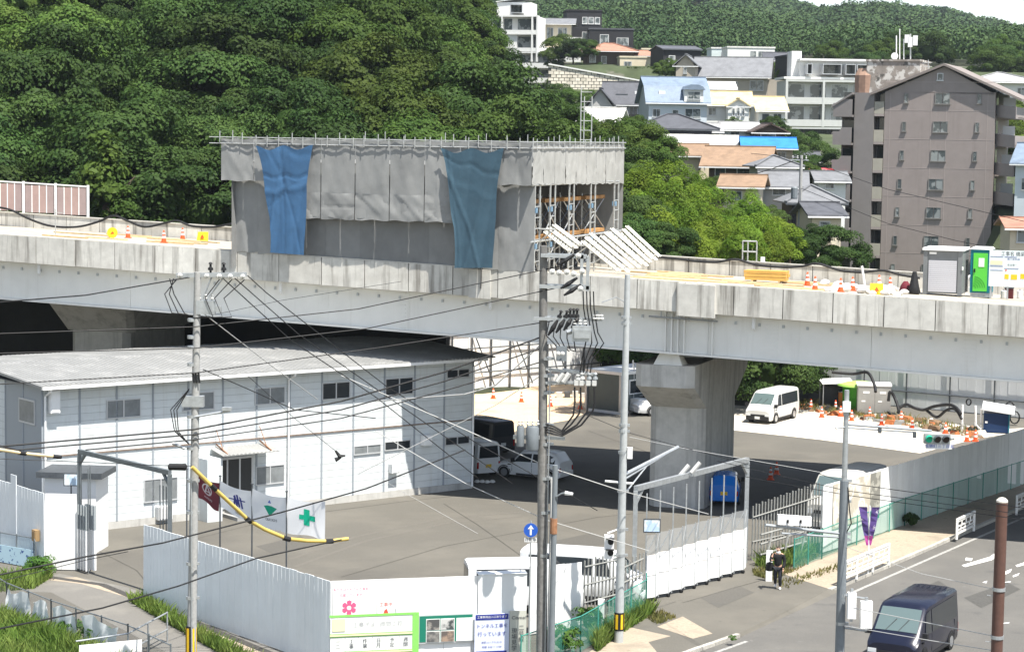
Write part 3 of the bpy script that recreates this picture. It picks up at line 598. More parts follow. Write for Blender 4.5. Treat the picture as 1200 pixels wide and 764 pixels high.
mark(arc(.42, .40, .19, .25, 0, 6.283, .75) + [[(.42, .20), (.46, .22), (.36, .56), (.31, .54)], [(.42, .20), (.46, .2), (.55, .54), (.50, .56)], [(.34, .46), (.52, .46), (.52, .51), (.33, .51)]], M_fw); word('ASANUMA', .45, .78, .13, M_fw)
mark, word = flag(fp[1] + up, fp[2] + up, 1.05, M_fw, 'white flag with a navy stroked mark and dark lettering between two flagpoles', 1.6, .1)
mark([[(.42, .30), (.48, .24), (.56, .62), (.50, .62)], [(.50, .22), (.56, .22), (.64, .62), (.58, .64)], [(.60, .26), (.66, .30), (.74, .66), (.68, .66)], [(.44, .32), (.48, .36), (.46, .66), (.41, .62)], [(.54, .30), (.58, .34), (.54, .64), (.49, .6)], [(.28, .44), (.80, .38), (.80, .42), (.28, .48)]], M_navy); word('TAISEI', .56, .84, .17, M_ink)
mark, word = flag(fp[2] + up, fp[3] + up, 1.25, M_fw, 'white flag with a green fan-shaped mark between two flagpoles', 2.9, .05)
M_jade = mk('jade_print', (.0, .33, .20), .7)
mark([[(.36, .34), (.46, .30), (.60, .30), (.74, .36), (.55, .58), (.50, .58)]], M_jade); mark([[(.48, .22), (.53, .12), (.58, .22)]], mk('pale_blue_print', (.10, .16, .50), .7)); word('OBAYASHI', .56, .72, .12, M_ink)
end = G(381, 592, 4.55)
mark, word = flag(fp[3] + up, Vector((end.x, end.y, 4.85)), 1.3, M_fw, 'white flag with a bold green cross at the right end of the flag row', 4.2, .16)
mark([[(.45, .22), (.60, .24), (.60, .72), (.45, .70)], [(.33, .40), (.449, .40), (.449, .54), (.33, .54)], [(.601, .40), (.74, .42), (.74, .57), (.601, .55)]], M_jade)
# ================================================================ RIGHT GATE, BARRED FENCE, RIGHT WALL, GREEN CHAIN-LINK
gs = T('accordion_gate', 'long white accordion gate with grey upper mesh and an overhead beam', 'gate', G(760, 705))
ga, gb = G(745, 575, 4.3), G(876, 541, 4.3); g0 = G(757, 706); g1 = G(875, 669)
wb(gs, 'post', M_steel, lambda q: q.bar((ga.x, ga.y, 0), (ga.x, ga.y, 4.3), .17, .17, (0, 1, 0))); wb(gs, 'post', M_steel, lambda q: q.bar((gb.x, gb.y, 0), (gb.x, gb.y, 4.3), .17, .17, (0, 1, 0)))
wb(gs, 'beam', M_steel, lambda q: q.bar(ga + Vector((0, 0, .09)), gb + Vector((0, 0, .09)), .18, .2)); u = (gb - ga).normalized()
for a, k in ((ga, u*.5), (gb, -u*.5)): wb(gs, 'brace', M_steel, lambda q: q.bar(a + Vector((0, 0, -.5)), a + k, .1, .12))
gd = g1 - g0; n = 8; gn = Vector((gd.y, -gd.x, 0)).normalized()
M_gmesh = bpy.data.materials.new('gate_mesh'); M_gmesh.use_nodes = True
def screen(mt, col, alpha, rough=.7):
    N = mt.node_tree.nodes; L = mt.node_tree.links; b = N['Principled BSDF']; b.inputs['Base Color'].default_value = (*col, 1); b.inputs['Roughness'].default_value = rough
    tr = N.new('ShaderNodeBsdfTransparent'); ms = N.new('ShaderNodeMixShader'); ms.inputs[0].default_value = alpha
    L.new(tr.outputs[0], ms.inputs[1]); L.new(b.outputs[0], ms.inputs[2]); L.new(ms.outputs[0], N['Material Output'].inputs[0]); return mt
screen(M_gmesh, (.36, .37, .37), .55)
for i in range(n):
    p0 = g0 + gd*(i/n); p1 = g0 + gd*((i + 1)/n); pm_ = (p0 + p1)/2 + gn*.10; p0 = p0 - gn*.05; p1 = p1 - gn*.05
    for a, b in ((p0, pm_), (pm_, p1)):
        b2 = a + (b - a)*.985
        wb(gs, 'panel', M_panw, lambda q: q.bar(a + Vector((0, 0, .58)), b2 + Vector((0, 0, .58)), .03, .84)); wb(gs, 'panel', M_panw, lambda q: q.bar(a + Vector((0, 0, 1.43)), b2 + Vector((0, 0, 1.43)), .03, .80))
        wb(gs, 'mesh_panel', M_gmesh, lambda q: q.quad(a + Vector((0, 0, 1.86)), b2 + Vector((0, 0, 1.86)), b2 + Vector((0, 0, 2.62)), a + Vector((0, 0, 2.62))))
        wb(gs, 'brace', M_steel, lambda q: q.bar(a + Vector((0, 0, 1.9)), b2 + Vector((0, 0, 2.58)), .02, .035))
    wb(gs, 'bar', M_steel, lambda q: q.bar(p0 + Vector((0, 0, .06)), p0 + Vector((0, 0, 4.25)), .05, .05, (0, 1, 0)))
    wb(gs, 'bar', M_steel, lambda q: q.bar(pm_ + Vector((0, 0, .1)), pm_ + Vector((0, 0, 2.66)), .045, .045, (0, 1, 0)))
    wb(gs, 'castor', M_black, lambda q: q.tube([pm_ + gn*.05 + Vector((0, 0, .07)), pm_ - gn*.05 + Vector((0, 0, .07))], .07, 8))
sb = T('gate_notice', 'small framed picture board hung on the left end of the right accordion gate', 'sign', P(764, 616, 81)); c = P(764, 616, 80.4)
wb(sb, 'frame', M_dsteel, lambda q: q.box(c.x - .33, c.x + .33, c.y, c.y + .05, c.z - .27, c.z + .27)); wb(sb, 'face', MC['sky_print'], lambda q: q.box(c.x - .29, c.x + .29, c.y - .012, c.y - .002, c.z - .22, c.z + .22))
# barred pipe fences
M_bar = mk('grey_bar', (.30, .30, .28), .6, .3, noise=(4, .2))
def barred(label, p0, p1, h0, h1, n, rails=(.35, .8), mat=M_bar, rr=.035):
    r = T('barred_fence', label, 'fence', (p0.x, p0.y, 0)); d = p1 - p0; src = None
    for i in range(n + 1):
        q = MB(); h = h0 + (h1 - h0)*i/n + (.06 if i % 2 else 0); a = p0 + d*(i/n); q.tube([(a.x, a.y, 0), (a.x, a.y, h)], rr, 6); q.build('bar', mat, r, world=True)
    for k in rails: wb(r, 'rail', mat, lambda q: q.tube([(p0.x, p0.y - .05, h0*k), (p1.x, p1.y - .05, h1*k)], rr*.9, 6))
    return r
barred('grey barred pipe fence between the right gate and the beige wall panels', G(881, 657), G(958, 645), 2.35, 3.0, 22)
barred('short barred fence beside the white hoarding and the green mesh', G(684, 727), G(722, 716), 2.25, 2.2, 9, (.3, .6, .9))
barred('leaning barred fence section between lamp pole and right gate', G(728, 718), G(753, 708), 1.9, 2.0, 6, (.3, .6, .9))
# right wall
RW0 = G(963, 649); RW1 = G(1200, 568); RW2 = RW0 + (RW1 - RW0)*1.5
rwl = panel_fence('hoarding', 'long grey white wall of tall panels running under the viaduct beside the road', [RW0, RW2], 3.0, .6, M_wall, rib=False)
RD = (RW1 - RW0).normalized(); RN = Vector((RD.y, -RD.x, 0)); RANG = math.atan2(RD.y, RD.x)
bp = T('wall_mural', 'beige mural sheet with pale shapes on the near end of the right wall', 'mural', RW0 + RN*.03, RANG); ORG[bp.name] = Vector()
M_mur = mk('mural_beige', (.48, .44, .36), .7, patch=(1.3, (.66, .63, .56), .48, .56)); M_mur2 = mk('mural_pale', (.70, .68, .62), .7)
for i in range(4): q = MB(); q.box(.9 + i*.95, 1.84 + i*.95, -.012, 0, .95, 2.93); q.build('mural_sheet', M_mur, bp)
q = MB(); q.box(4.72, 5.75, -.014, 0, 1.2, 2.93); q.build('mural_sheet', mk('mural_grey', (.22, .215, .19), .7, patch=(2, (.4, .39, .34), .5, .55)), bp)
for cx, cz in ((1.3, 1.35), (2.6, 2.4), (3.8, 1.6)):
    q = MB()
    for pl in arc(cx, cz, .25, .36, 0, 6.283, 1.0, 20): q.prism([(x, -.016, z) for x, z in pl], (0, -.004, 0))
    q.build('ring', M_mur2, bp)
q = MB(); q.box(4.75, 5.7, -.02, 0, .8, 1.17); q.build('green_strip', M_green, bp)
def chainlink(label, pts, h, mat_post, mat_mesh, step=1.8):
    r = T('mesh_fence', label, 'fence', (pts[0].x, pts[0].y, 0))
    for a, b in zip(pts, pts[1:]):
        d = b - a; n = max(1, round(d.length/step))
        for i in range(n):
            p = a + d*(i/n); q_ = a + d*((i + 1)/n)
            wb(r, 'post', mat_post, lambda q: q.tube([p, p + Vector((0, 0, h + .05))], .03, 6)); wb(r, 'mesh', mat_mesh, lambda q: q.quad(p + Vector((0, 0, .05)), q_ + Vector((0, 0, .05)), q_ + Vector((0, 0, h)), p + Vector((0, 0, h))))
            wb(r, 'top_rail', mat_post, lambda q: q.tube([p + Vector((0, 0, h)), q_ + Vector((0, 0, h))], .022, 6))
        wb(r, 'post', mat_post, lambda q: q.tube([b, b + Vector((0, 0, h + .05))], .03, 6))
    return r
def wire_mesh(name, col, rep, th):
    """woven diamond wire: alpha from a wave pattern in world space"""
    mt = bpy.data.materials.new(name); mt.use_nodes = True; return screen(mt, col, th)
M_gpost = mk('green_fence_post', (.05, .24, .19), .5); M_gnet = wire_mesh('green_wire_mesh', (.06, .30, .22), 1, .34)
chainlink('green wire mesh fence with weeds in front of the short white hoarding', [G(610, 790), G(680, 765), G(757, 719), G(757, 712)], 1.3, M_gpost, M_gnet)
chainlink('long green wire mesh fence beside the pavement below the right wall', [G(930, 668), G(963, 655), G(1060, 616), G(1200, 568), G(1280, 540)], 1.3, M_gpost, M_gnet)
# white guard fences by the kerb with looped infill
M_wst = mk('worn_white_steel', (.74, .73, .70), .5, noise=(6, .08))
def guard(label, a, b, h, nbay):
    r = T('guard_fence', label, 'guardrail', (a.x, a.y, 0)); d = b - a; a = a + Vector((0, 0, 0)); u = d.normalized()
    for i in range(nbay + 1):
        p = a + d*(i/nbay); wb(r, 'post', M_wst, lambda q: q.bar(p, p + Vector((0, 0, h)), .10, .10, (0, 1, 0)))
    for k in (.32, 1.0): wb(r, 'rail', M_wst, lambda q: q.bar(a + Vector((0, 0, h*k - .04)), b + Vector((0, 0, h*k - .04)), .08, .09))
    for i in range(nbay):
        p = a + d*(i/nbay); L_ = d.length/nbay
        for j in range(max(1, round(L_/.65))):
            s0 = L_*(j + .12)/max(1, round(L_/.65)); s1 = s0 + .5; zz = [h*.42, h*.56, h*.70, h*.84]
            wb(r, 'infill', M_wst, lambda q: (q.bar(p + u*s0 + Vector((0, 0, zz[3])), p + u*s1 + Vector((0, 0, zz[3])), .05, .05), q.bar(p + u*s0 + Vector((0, 0, zz[1] + .04)), p + u*s1 + Vector((0, 0, zz[1] + .04)), .05, .05), q.bar(p + u*s0 + Vector((0, 0, zz[3])), p + u*s0 + Vector((0, 0, zz[1])), .05, .05), q.bar(p + u*s1 + Vector((0, 0, zz[1])), p + u*s1 + Vector((0, 0, zz[0])), .05, .05), q.bar(p + u*s0 + Vector((0, 0, zz[0])), p + u*s1 + Vector((0, 0, zz[0])), .05, .05)))
    return r
guard('longer white guard fence with looped infill by the kerb beside the purple banners', G(984, 687), G(1041, 662), .95, 3)
guard('short white guard fence in the viaduct shade beyond the road shadow edge', G(1121, 632), G(1141, 622), .95, 1)
guard('white guard fence at the far right edge in the shade by the road', G(1191, 603), G(1216, 592), .95, 1)
# banners on a pole
nb = T('banner_pole', 'white pole planted at the guard fence carrying two drooping purple banners', 'banner', G(1017, 672)); b = G(1017, 672)
wb(nb, 'pole', M_white, lambda q: q.tube([b, b + Vector((0, 0, 2.85))], .03, 6)); M_pur = mk('purple_cloth', (.075, .045, .17), .8, patch=(5, (.5, .45, .55), .58, .64)); M_mag = mk('magenta_cloth', (.33, .05, .22), .8)
for s in (-1, 1):
    def ban(q, s=s):
        vs = []
        for k in range(9):
            z = 2.8 - k*.2; w0 = .26*(1 - k/9)**.7 + .03; x = s*(.26 - k*.026)
            vs += [(b.x + x - w0*.7, b.y - .05 - .04*math.sin(k*1.3 + s), b.z + z), (b.x + x + w0*.5, b.y - .05 + .05*math.sin(k*1.1), b.z + z)]
        q.add(vs, [(2*k, 2*k + 1, 2*k + 3, 2*k + 2) for k in range(8)]); 
        for k in range(6, 8): q.m[k] = 1
    q = MB(); ban(q); q.build('banner', [M_pur, M_mag], nb, world=True)
# white stake beside the person
wp = T('signboard', 'plain narrow white board standing in the weeds behind the person', 'board', G(901, 681)); b = G(901, 681)
wb(wp, 'face', M_panw, lambda q: q.box(b.x - .13, b.x + .13, b.y, b.y + .03, 0, 1.28)); wb(wp, 'stake', M_wood, lambda q: q.tube([b + Vector((0, .06, 0)), b + Vector((0, .06, 1.2))], .025, 5))
# white board hung on the barred fence, and the horizontal pipes in front
# back fences of white sheeting
M_back = mk('white_sheet_panel', (.70, .71, .70), .5, noise=(1.0, .05), rand=.06, streak=(2, (.52, .52, .5), .55, .8, .5))
q0, q1 = G(942, 466), G(1260, 496); bf = panel_fence('hoarding', 'tall white sheet fence along the back of the pale yard with scaffold pipes', [q0, q1], 4.6, 1.15, M_back, post=False)
bu = (q1 - q0).normalized(); bn = Vector((bu.y, -bu.x, 0))
for i in range(12):
    a = q0 + bu*(1.5 + i*3.15) + bn*.12; wb(bf, 'post', M_dsteel, lambda q: q.tube([a, a + Vector((0, 0, 4.7))], .05, 6))
for z in (1.1, 2.5): wb(bf, 'rail', M_dsteel, lambda q: q.tube([q0 + bn*.16 + Vector((0, 0, z)), q1 + bn*.16 + Vector((0, 0, z))], .045, 6))
q0, q1 = G(470, 467), G(705, 447); bf2 = panel_fence('hoarding', 'shaded white sheet fence with scaffold braces behind the sandy yard', [q0, q1], 4.6, .95, M_back, post=False)
bu = (q1 - q0).normalized(); bn = Vector((bu.y, -bu.x, 0))
for i in range(10):
    a = q0 + bu*(.8 + i*1.75) + bn*.15; wb(bf2, 'post', M_dsteel, lambda q: q.tube([a, a + Vector((0, 0, 4.7))], .06, 6))
    if i % 2: wb(bf2, 'brace', M_dsteel, lambda q: q.tube([a + Vector((0, 0, 4.5)), a + bu*1.75 + bn*.4 + Vector((0, 0, .4))], .05, 6))
for z in (1.4, 3.1, 4.4): wb(bf2, 'rail', M_dsteel, lambda q: q.tube([q0 + bn*.2 + Vector((0, 0, z)), q1 + bn*.2 + Vector((0, 0, z))], .05, 6))
# lower left mesh fence with white sheets, small rail at the left
chainlink('grey mesh fence at the bottom left with torn white sheets', [G(-40, 690), G(8, 722), G(60, 744), G(150, 775), G(200, 800)], 1.25, M_gate, wire_mesh('grey_wire_mesh', (.35, .36, .36), 1, .16), 1.7)
shm_ = mk('tattered_sheet', (.72, .74, .74), .5, noise=(2, .08))
for i, (pa, pb, lab) in enumerate([((10, 724), (36, 735), 'first torn white sheet from the left on the lower left fence'), ((40, 737), (58, 744), 'crumpled narrow white sheet second from the left on the lower left fence'), ((62, 745), (92, 756), 'wide white sheet on the lower left fence nearest the grass'), ((98, 758), (140, 772), 'last white sheet on the lower left fence near the rail')]):
    a, b = G(*pa), G(*pb); d = b - a; r = T('fence_sheet', lab, 'sheet', a); vs = []; nn = Vector((d.y, -d.x, 0)).normalized()
    for x in range(9):
        for z in range(6): vs.append(a + d*(x/8) + nn*(.06 + .07*math.sin(x*1.9 + z*.8 + i)) + Vector((0, 0, .12 + z*.2 - .12*math.sin(x*math.pi/8*2 + i)*(z == 5))))
    q = MB(); q.add(vs, [(x*6 + z, (x + 1)*6 + z, (x + 1)*6 + z + 1, x*6 + z + 1) for x in range(8) for z in range(5)]); q.build('sheet', shm_, r, world=True, smooth=80)
ra, rb = G(150, 778), G(196, 752); rl = T('pipe_barrier', 'galvanised pipe barrier with a white board at the bottom left by the lane', 'barrier', ra)
for h in (.45, 1.05): wb(rl, 'rail', M_steel, lambda q: q.tube([ra + Vector((-1.5, -1.2, h)), ra + Vector((0, 0, h)), rb + Vector((0, 0, h))], .03, 6))
for p in (ra, rb, (ra + rb)/2): wb(rl, 'post', M_steel, lambda q: q.tube([p, p + Vector((0, 0, 1.08))], .03, 6))
wb(rl, 'board', M_panw, lambda q: q.hexa([ra + Vector((-1.4, -1.15, .2)), ra + Vector((.5, -.2, .2)), ra + Vector((.5, -.17, .2)), ra + Vector((-1.4, -1.12, .2)), ra + Vector((-1.4, -1.15, .9)), ra + Vector((.5, -.2, .9)), ra + Vector((.5, -.17, .9)), ra + Vector((-1.4, -1.12, .9))]))
fa, fb = G(-20, 655), G(40, 666); chainlink('low fence with blue patterned panels at the left edge', [fa, fb, G(42, 672)], 1.25, M_gate, wire_mesh('blue_panel_mesh', (.45, .60, .68), 1, .35), 1.0)
bpn = T('patterned_panel', 'pale blue panel with navy shapes on the low fence at the left edge', 'panel', fa); d = fb - fa; nn = Vector((d.y, -d.x, 0)).normalized()
wb(bpn, 'face', mk('pale_blue_panel', (.45, .62, .70), .6, patch=(6, (.03, .08, .25), .60, .62)), lambda q: q.bar(fa + d*.30 + nn*.05 + Vector((0, 0, .4)), fb + nn*.05 + Vector((0, 0, .4)), .02, .72))
# ================================================================ VEHICLES
def car_paint(name, col): return mk(name, col, .25, 0, spec=.5, noise=(1.5, .02))
M_cw = car_paint('white_car_paint', (.76, .77, .77)); M_cs = car_paint('silver_white_paint', (.60, .60, .58)); M_cb = mk('navy_black_paint', (.006, .008, .022), .2, 0, spec=.6); M_cd = car_paint('charcoal_paint', (.035, .038, .042)); M_cblue = car_paint('bright_blue_paint', (.01, .18, .62)); M_cred = car_paint('dark_red_paint', (.32, .015, .02))
M_tyre = mk('tyre', (.018, .018, .018), .85); M_rim = mk('wheel_rim', (.45, .46, .47), .35, .7); M_lens = mk('lamp_lens', (.70, .72, .72), .15, spec=.6); M_tail = mk('tail_lens', (.35, .01, .01), .25); M_trim = mk('black_trim', (.02, .02, .022), .6)
M_plw = mk('plate_white', (.72, .74, .72), .5); M_ply_ = mk('plate_yellow', (.72, .48, .03), .5); M_wind = mk('windscreen_glass', (.10, .14, .14), .06, spec=.8)
def vehicle(name, label, cat, loc, ang, st, paint, side, wheels, front=None, plate=M_plw, bumper=None, rr=.31, roof_ribs=0, group=None, glass=None, tw=None, rear_glass=True):
    """st: stations rear to front (x, z_bottom, z_belt, z_top, half width at belt, half width at top). side: list of (x0,x1) side windows.
    front: (belt station index, roof station index) for the windscreen"""
    glass = glass or M_glass
    r = T(name, label, cat, loc, ang, group); ORG[r.name] = Vector()
    def sec(s):
        x, zb, zm, zt_, w, wt = s
        h = [(w*.93, zb), (w*.99, zb + .16), (w, zb + (zm - zb)*.6), (w*.985, zm), (wt + .03, zt_ - .10), (wt - .06, zt_ - .025), (wt*.6, zt_ + .012)]
        return [(x, y, z) for y, z in h] + [(x, -y, z) for y, z in reversed(h)]
    n = 14; mb = MB(); vs = [p for s in st for p in sec(s)]; fs = [tuple(range(n)), tuple(reversed(range((len(st) - 1)*n, len(st)*n)))]
    for i in range(len(st) - 1):
        for j in range(n): fs.append((i*n + j, (i + 1)*n + j, (i + 1)*n + (j + 1) % n, i*n + (j + 1) % n))
    mb.add(vs, fs); body = mb.build('body', paint, r, smooth=32)
    def at(x):
        for a, b in zip(st, st[1:]):
            if a[0] <= x <= b[0]: t = (x - a[0])/(b[0] - a[0]); return [a[k] + (b[k] - a[k])*t for k in range(6)]
        return list(st[0] if x < st[0][0] else st[-1])
    def sp(x, t, sgn, off=.012):     # point on the side between belt (0) and roof edge (1)
        s = at(x); y0, z0 = s[4]*.985, s[2]; y1, z1 = s[5] + .03, s[3] - .10
        return (x, sgn*(y0 + (y1 - y0)*t + off), z0 + (z1 - z0)*t)
    for sgn in (1, -1):
        for wdo in side:
            xa, xb = wdo[0], wdo[1]; xs = [xa + (xb - xa)*k/4 for k in range(5)]; q = MB(); sl = wdo[2] if len(wdo) > 2 else 0
            lo = [sp(x, .06, sgn) for x in xs]; hi = [sp(x - sl*(i/4), .88, sgn) for i, x in enumerate(xs)]
            q.add(lo + hi, [(i, i + 1, 6 + i, 5 + i) if sgn < 0 else (i + 1, i, 5 + i, 6 + i) for i in range(4)]); q.build('side_window', glass, r)
        xm = side[0][1] + .05 if side else 0
        s = at(xm); q = MB(); q.box(xm + .12, xm + .30, min(sgn*s[4]*.99, sgn*(s[4] + .025)), max(sgn*s[4]*.99, sgn*(s[4] + .025)), s[2] - .16, s[2] - .11); q.build('handle', M_trim, r)
    if front:
        i, j = front; a, b = st[i], st[j]; off = .014
        def fp_(t, y, tt): x = a[0] + (b[0] - a[0])*t; z = a[3] + (b[3] - a[3])*t; w_ = a[5] + (b[5] - a[5])*t; dx, dz = (b[3] - a[3]), -(b[0] - a[0]); l = math.hypot(dx, dz); return (x + dx/l*off, y*w_*.90, z + dz/l*off + .01*(1 - y*y))
        q = MB(); vs = []
        for t in (.08, .5, .90):
            for y in (-1, -.5, 0, .5, 1): vs.append(fp_(t, y, 0))
        q.add(vs, [(k*5 + i_, k*5 + i_ + 1, k*5 + 6 + i_, k*5 + 5 + i_) for k in range(2) for i_ in range(4)]); q.build('windscreen', M_wind, r)
        for y in (-.5, .1): q = MB(); q.tube([fp_(.06, y, 0), tuple(Vector(fp_(.5, y + .4, 0)) + Vector((.01, 0, .01)))], .012, 4); q.build('wiper', M_trim, r)
        for sgn in (1, -1):
            s = at(a[0] - .05); q = MB(); q.box(a[0] - .22, a[0] - .06, min(sgn*(s[4] + .02), sgn*(s[4] + .2)), max(sgn*(s[4] + .02), sgn*(s[4] + .2)), s[2] + .02, s[2] + .24); q.build('mirror', M_trim, r)
    for sgn in (1, -1):
        for xs_ in ([side[0][0] - .06, side[0][1] + .1] + ([side[1][0] + .25] if len(side) > 1 else [])):
            s = at(xs_); q = MB(); y0 = sgn*(s[4] + .003); q.hexa([(xs_, y0*.975, s[1] + .2), (xs_ + .018, y0*.975, s[1] + .2), (xs_ + .018, y0, s[1] + .2), (xs_, y0, s[1] + .2), (xs_, y0*.975, s[2]), (xs_ + .018, y0*.975, s[2]), (xs_ + .018, y0*.99, s[2]), (xs_, y0*.99, s[2])]); q.build('door_seam', M_trim, r)
        s = at(0); q = MB(); y0, y1 = sorted((sgn*s[4]*.97, sgn*(s[4] + .012))); q.box(st[0][0] + .9, st[-1][0] - 1.3, y0, y1, s[1] + .02, s[1] + .12); q.build('sill', M_trim, r)
    # rear end
    s = st[0]; x = s[0]
    if rear_glass: q = MB(); z0, z1 = s[2] + .02, s[3] - .16; q.quad((x - .014, s[4]*.84, z0), (x - .014, -s[4]*.84, z0), (x - .014, -s[5]*.88, z1), (x - .014, s[5]*.88, z1)); q.build('rear_window', glass, r)
    for sgn in (1, -1): q = MB(); q.box(x - .02, x + .06, min(sgn*s[4]*.86, sgn*s[4]*1.0), max(sgn*s[4]*.86, sgn*s[4]*1.0), s[1] + .22, s[1] + .55 if st[0][3] > 1.6 else s[2] - .1); q.build('tail_light', M_tail, r)
    q = MB(); q.box(x - .02, x, -.17, .17, s[1] + .25, s[1] + .42); q.build('number_plate', plate, r)
    q = MB(); q.box(x - .05, x + .08, -s[4]*.96, s[4]*.96, s[1] - .02, s[1] + .2); q.build('bumper', bumper or paint, r)
    f = st[-1]; xf = f[0]
    q = MB(); q.box(xf - .08, xf + .05, -f[4]*.95, f[4]*.95, f[1] - .02, f[1] + .24); q.build('bumper', bumper or paint, r)
    for sgn in (1, -1): q = MB(); y0, y1 = sorted((sgn*f[4]*.62, sgn*f[4]*.97)); q.box(xf - .06, xf + .025, y0, y1, f[2] - .30, f[2] - .08); q.build('headlight', M_lens, r)
    q = MB(); q.box(xf, xf + .02, -f[4]*.58, f[4]*.58, f[2] - .27, f[2] - .12); q.build('grille', M_trim, r)
    q = MB(); q.box(xf + .05, xf + .065, -.17, .17, f[1] + .06, f[1] + .22); q.build('number_plate', plate, r)
    # wheels with dark arches
    for xw in wheels:
        for sgn in (1, -1):
            w_ = at(xw)[4]; q = MB(); q.tube([(xw, sgn*(w_ - .19), rr), (xw, sgn*(w_ + .012), rr)], rr, 18); wh = q.build('wheel', M_tyre, r, smooth=40)
            q = MB(); q.tube([(xw, sgn*(w_ + .008), rr), (xw, sgn*(w_ + .022), rr)], rr*.62, 14); q.build('rim', M_rim, wh)
            q = MB(); vs = [];
            for k in range(13):
                t = math.pi*k/12; vs += [(xw + (rr + .02)*math.cos(t), sgn*(w_ + .004), rr + (rr + .02)*math.sin(t)), (xw + (rr + .075)*math.cos(t), sgn*(w_ + .004), rr + (rr + .075)*math.sin(t))]
            q.add(vs, [(2*k, 2*k + 1, 2*k + 3, 2*k + 2) for k in range(12)]); q.build('wheel_arch', M_trim, r)
    for k in range(roof_ribs):
        y = (k - (roof_ribs - 1)/2)*.2; a, b = st[1], st[-4] if len(st) > 5 else st[-2]; q = MB(); q.bar((a[0] + .2, y, a[3] + .02), (b[0] - .1, y, b[3] + .02), .05, .025); q.build('roof_rib', paint, r)
    return r
def vanst(L, Wd, H, hood=.42, belt=1.02, gb=.22):
    w = Wd/2; return [(-L/2, gb + .06, belt + .02, H - .06, w*.95, w*.82), (-L/2 + .12, gb, belt + .02, H - .01, w*.99, w*.86), (0, gb, belt, H, w, w*.87), (L/2 - hood - 1.02, gb, belt, H - .02, w, w*.86), (L/2 - hood - .78, gb, belt, H - .10, w, w*.84),
                      (L/2 - hood, gb, belt - .02, belt + .12, w*.99, w*.90), (L/2 - .10, gb, belt - .20, belt - .04, w*.97, w*.84), (L/2, gb + .04, belt - .30, belt - .18, w*.92, w*.78)]
# silver white van on the pale yard, front to the left and towards the camera
c = G(905, 492); vehicle('parked_van', 'silver white passenger van with dark side windows parked on the pale yard', 'van', c, math.radians(240), vanst(4.75, 1.78, 1.99), M_cs, [(.62, 1.25, .25), (-2.05, .52)], (-1.45, 1.50), (5, 4), rr=.33, bumper=M_trim)
# black van coming along the road
c = G(1061, 764, -.12); vehicle('moving_van', 'navy black van driving on the road at the bottom right', 'van', (c.x + .2, c.y - .3, -.12), math.radians(241), vanst(4.7, 1.86, 2.08, .38), M_cb, [(.8, 1.45, .22), (-2.1, .7)], (-1.45, 1.55), (5, 4), roof_ribs=6, bumper=M_trim)
# vehicles at the end of the office, in the viaduct's shade
c = G(592, 532); vehicle('parked_van', 'charcoal one-box van parked in deep shade behind the end of the office', 'van', c + Vector((-1.4, 1.2, 0)), math.radians(128), vanst(4.2, 1.70, 1.95, .35), M_cd, [(.5, 1.2, .2), (-1.8, .42)], (-1.3, 1.35), (5, 4))
c = G(588, 558); vehicle('parked_van', 'small white van with a yellow number plate at the corner of the office', 'van', c + Vector((-1.6, 1.0, 0)), math.radians(122), vanst(3.4, 1.48, 1.88, .22, 1.0), M_cw, [(.55, 1.1, .15), (-1.45, .47)], (-1.05, 1.15), (5, 4), plate=M_ply_, rr=.28)
def wagon(L=4.3, Wd=1.70, H=1.46):
    w = Wd/2; return [(-L/2, .30, .86, 1.04, w*.92, w*.78), (-L/2 + .06, .22, .92, 1.10, w*.97, w*.78), (-L/2 + .34, .2, .93, H - .06, w, w*.72), (-L/2 + .7, .2, .93, H - .01, w, w*.73), (-.3, .2, .92, H, w, w*.74), (min(.45, L*.1), .2, .91, H - .06, w, w*.72), (L*.5 - 1.0, .2, .88, .98, w*.99, w*.82), (L/2 - .25, .2, .72, .82, w*.97, w*.78), (L/2, .26, .60, .68, w*.90, w*.70)]
c = G(632, 562); vehicle('parked_car', 'white station wagon parked in the shade between the small white van and the utility pole', 'car', c + Vector((-.3, .6, 0)), math.radians(152), wagon(3.8, 1.66, 1.54), M_cw, [(-.25, .75, .25), (-1.62, -.33)], (-1.3, 1.32), (6, 5))
c = G(752, 487); vehicle('parked_car', 'white car half hidden behind the concrete pier', 'car', c + Vector((1.6, 1.0, 0)), math.radians(200), wagon(4.4, 1.75, 1.5), M_cw, [(-.25, .75, .25), (-1.62, -.33)], (-1.3, 1.32), (6, 5))
c = G(853, 592); vehicle('parked_car', 'bright blue small car with a yellow plate behind the accordion gate', 'car', c + Vector((0, 1.4, 0)), math.radians(82), wagon(3.4, 1.48, 1.5), M_cblue, [(-.25, .55, .2), (-1.2, -.33)], (-1.05, 1.05), (6, 5), plate=M_ply_, rr=.28)
c = G(958, 625); vehicle('parked_truck', 'pale dusty truck cab parked behind the barred fence and the wall mural', 'truck', c + Vector((1.6, 1.6, 0)), math.radians(236), vanst(5.0, 1.9, 2.75, .25, 1.55, .35), mk('dusty_white_paint', (.50, .49, .45), .5), [(.9, 1.6, .1)], (-1.5, 1.5), (5, 4), rr=.38)
# white vans behind the front hoarding
c = G(604, 700); vehicle('parked_van', 'white van behind the covered right end of the front hoarding', 'van', c + Vector((.3, -2.0, 0)), math.radians(8), vanst(4.4, 1.70, 1.9), M_cw, [(.62, 1.2, .2), (-1.9, .52)], (-1.35, 1.4), (5, 4))
c = G(668, 700); vehicle('parked_van', 'white van with dark windows behind the short hoarding by the twin utility pole', 'van', c + Vector((.5, -.3, 0)), math.radians(-14), vanst(4.7, 1.75, 2.0, .42, 1.1), M_cw, [(.62, 1.25, .2), (-2.0, .52)], (-1.45, 1.5), (5, 4))

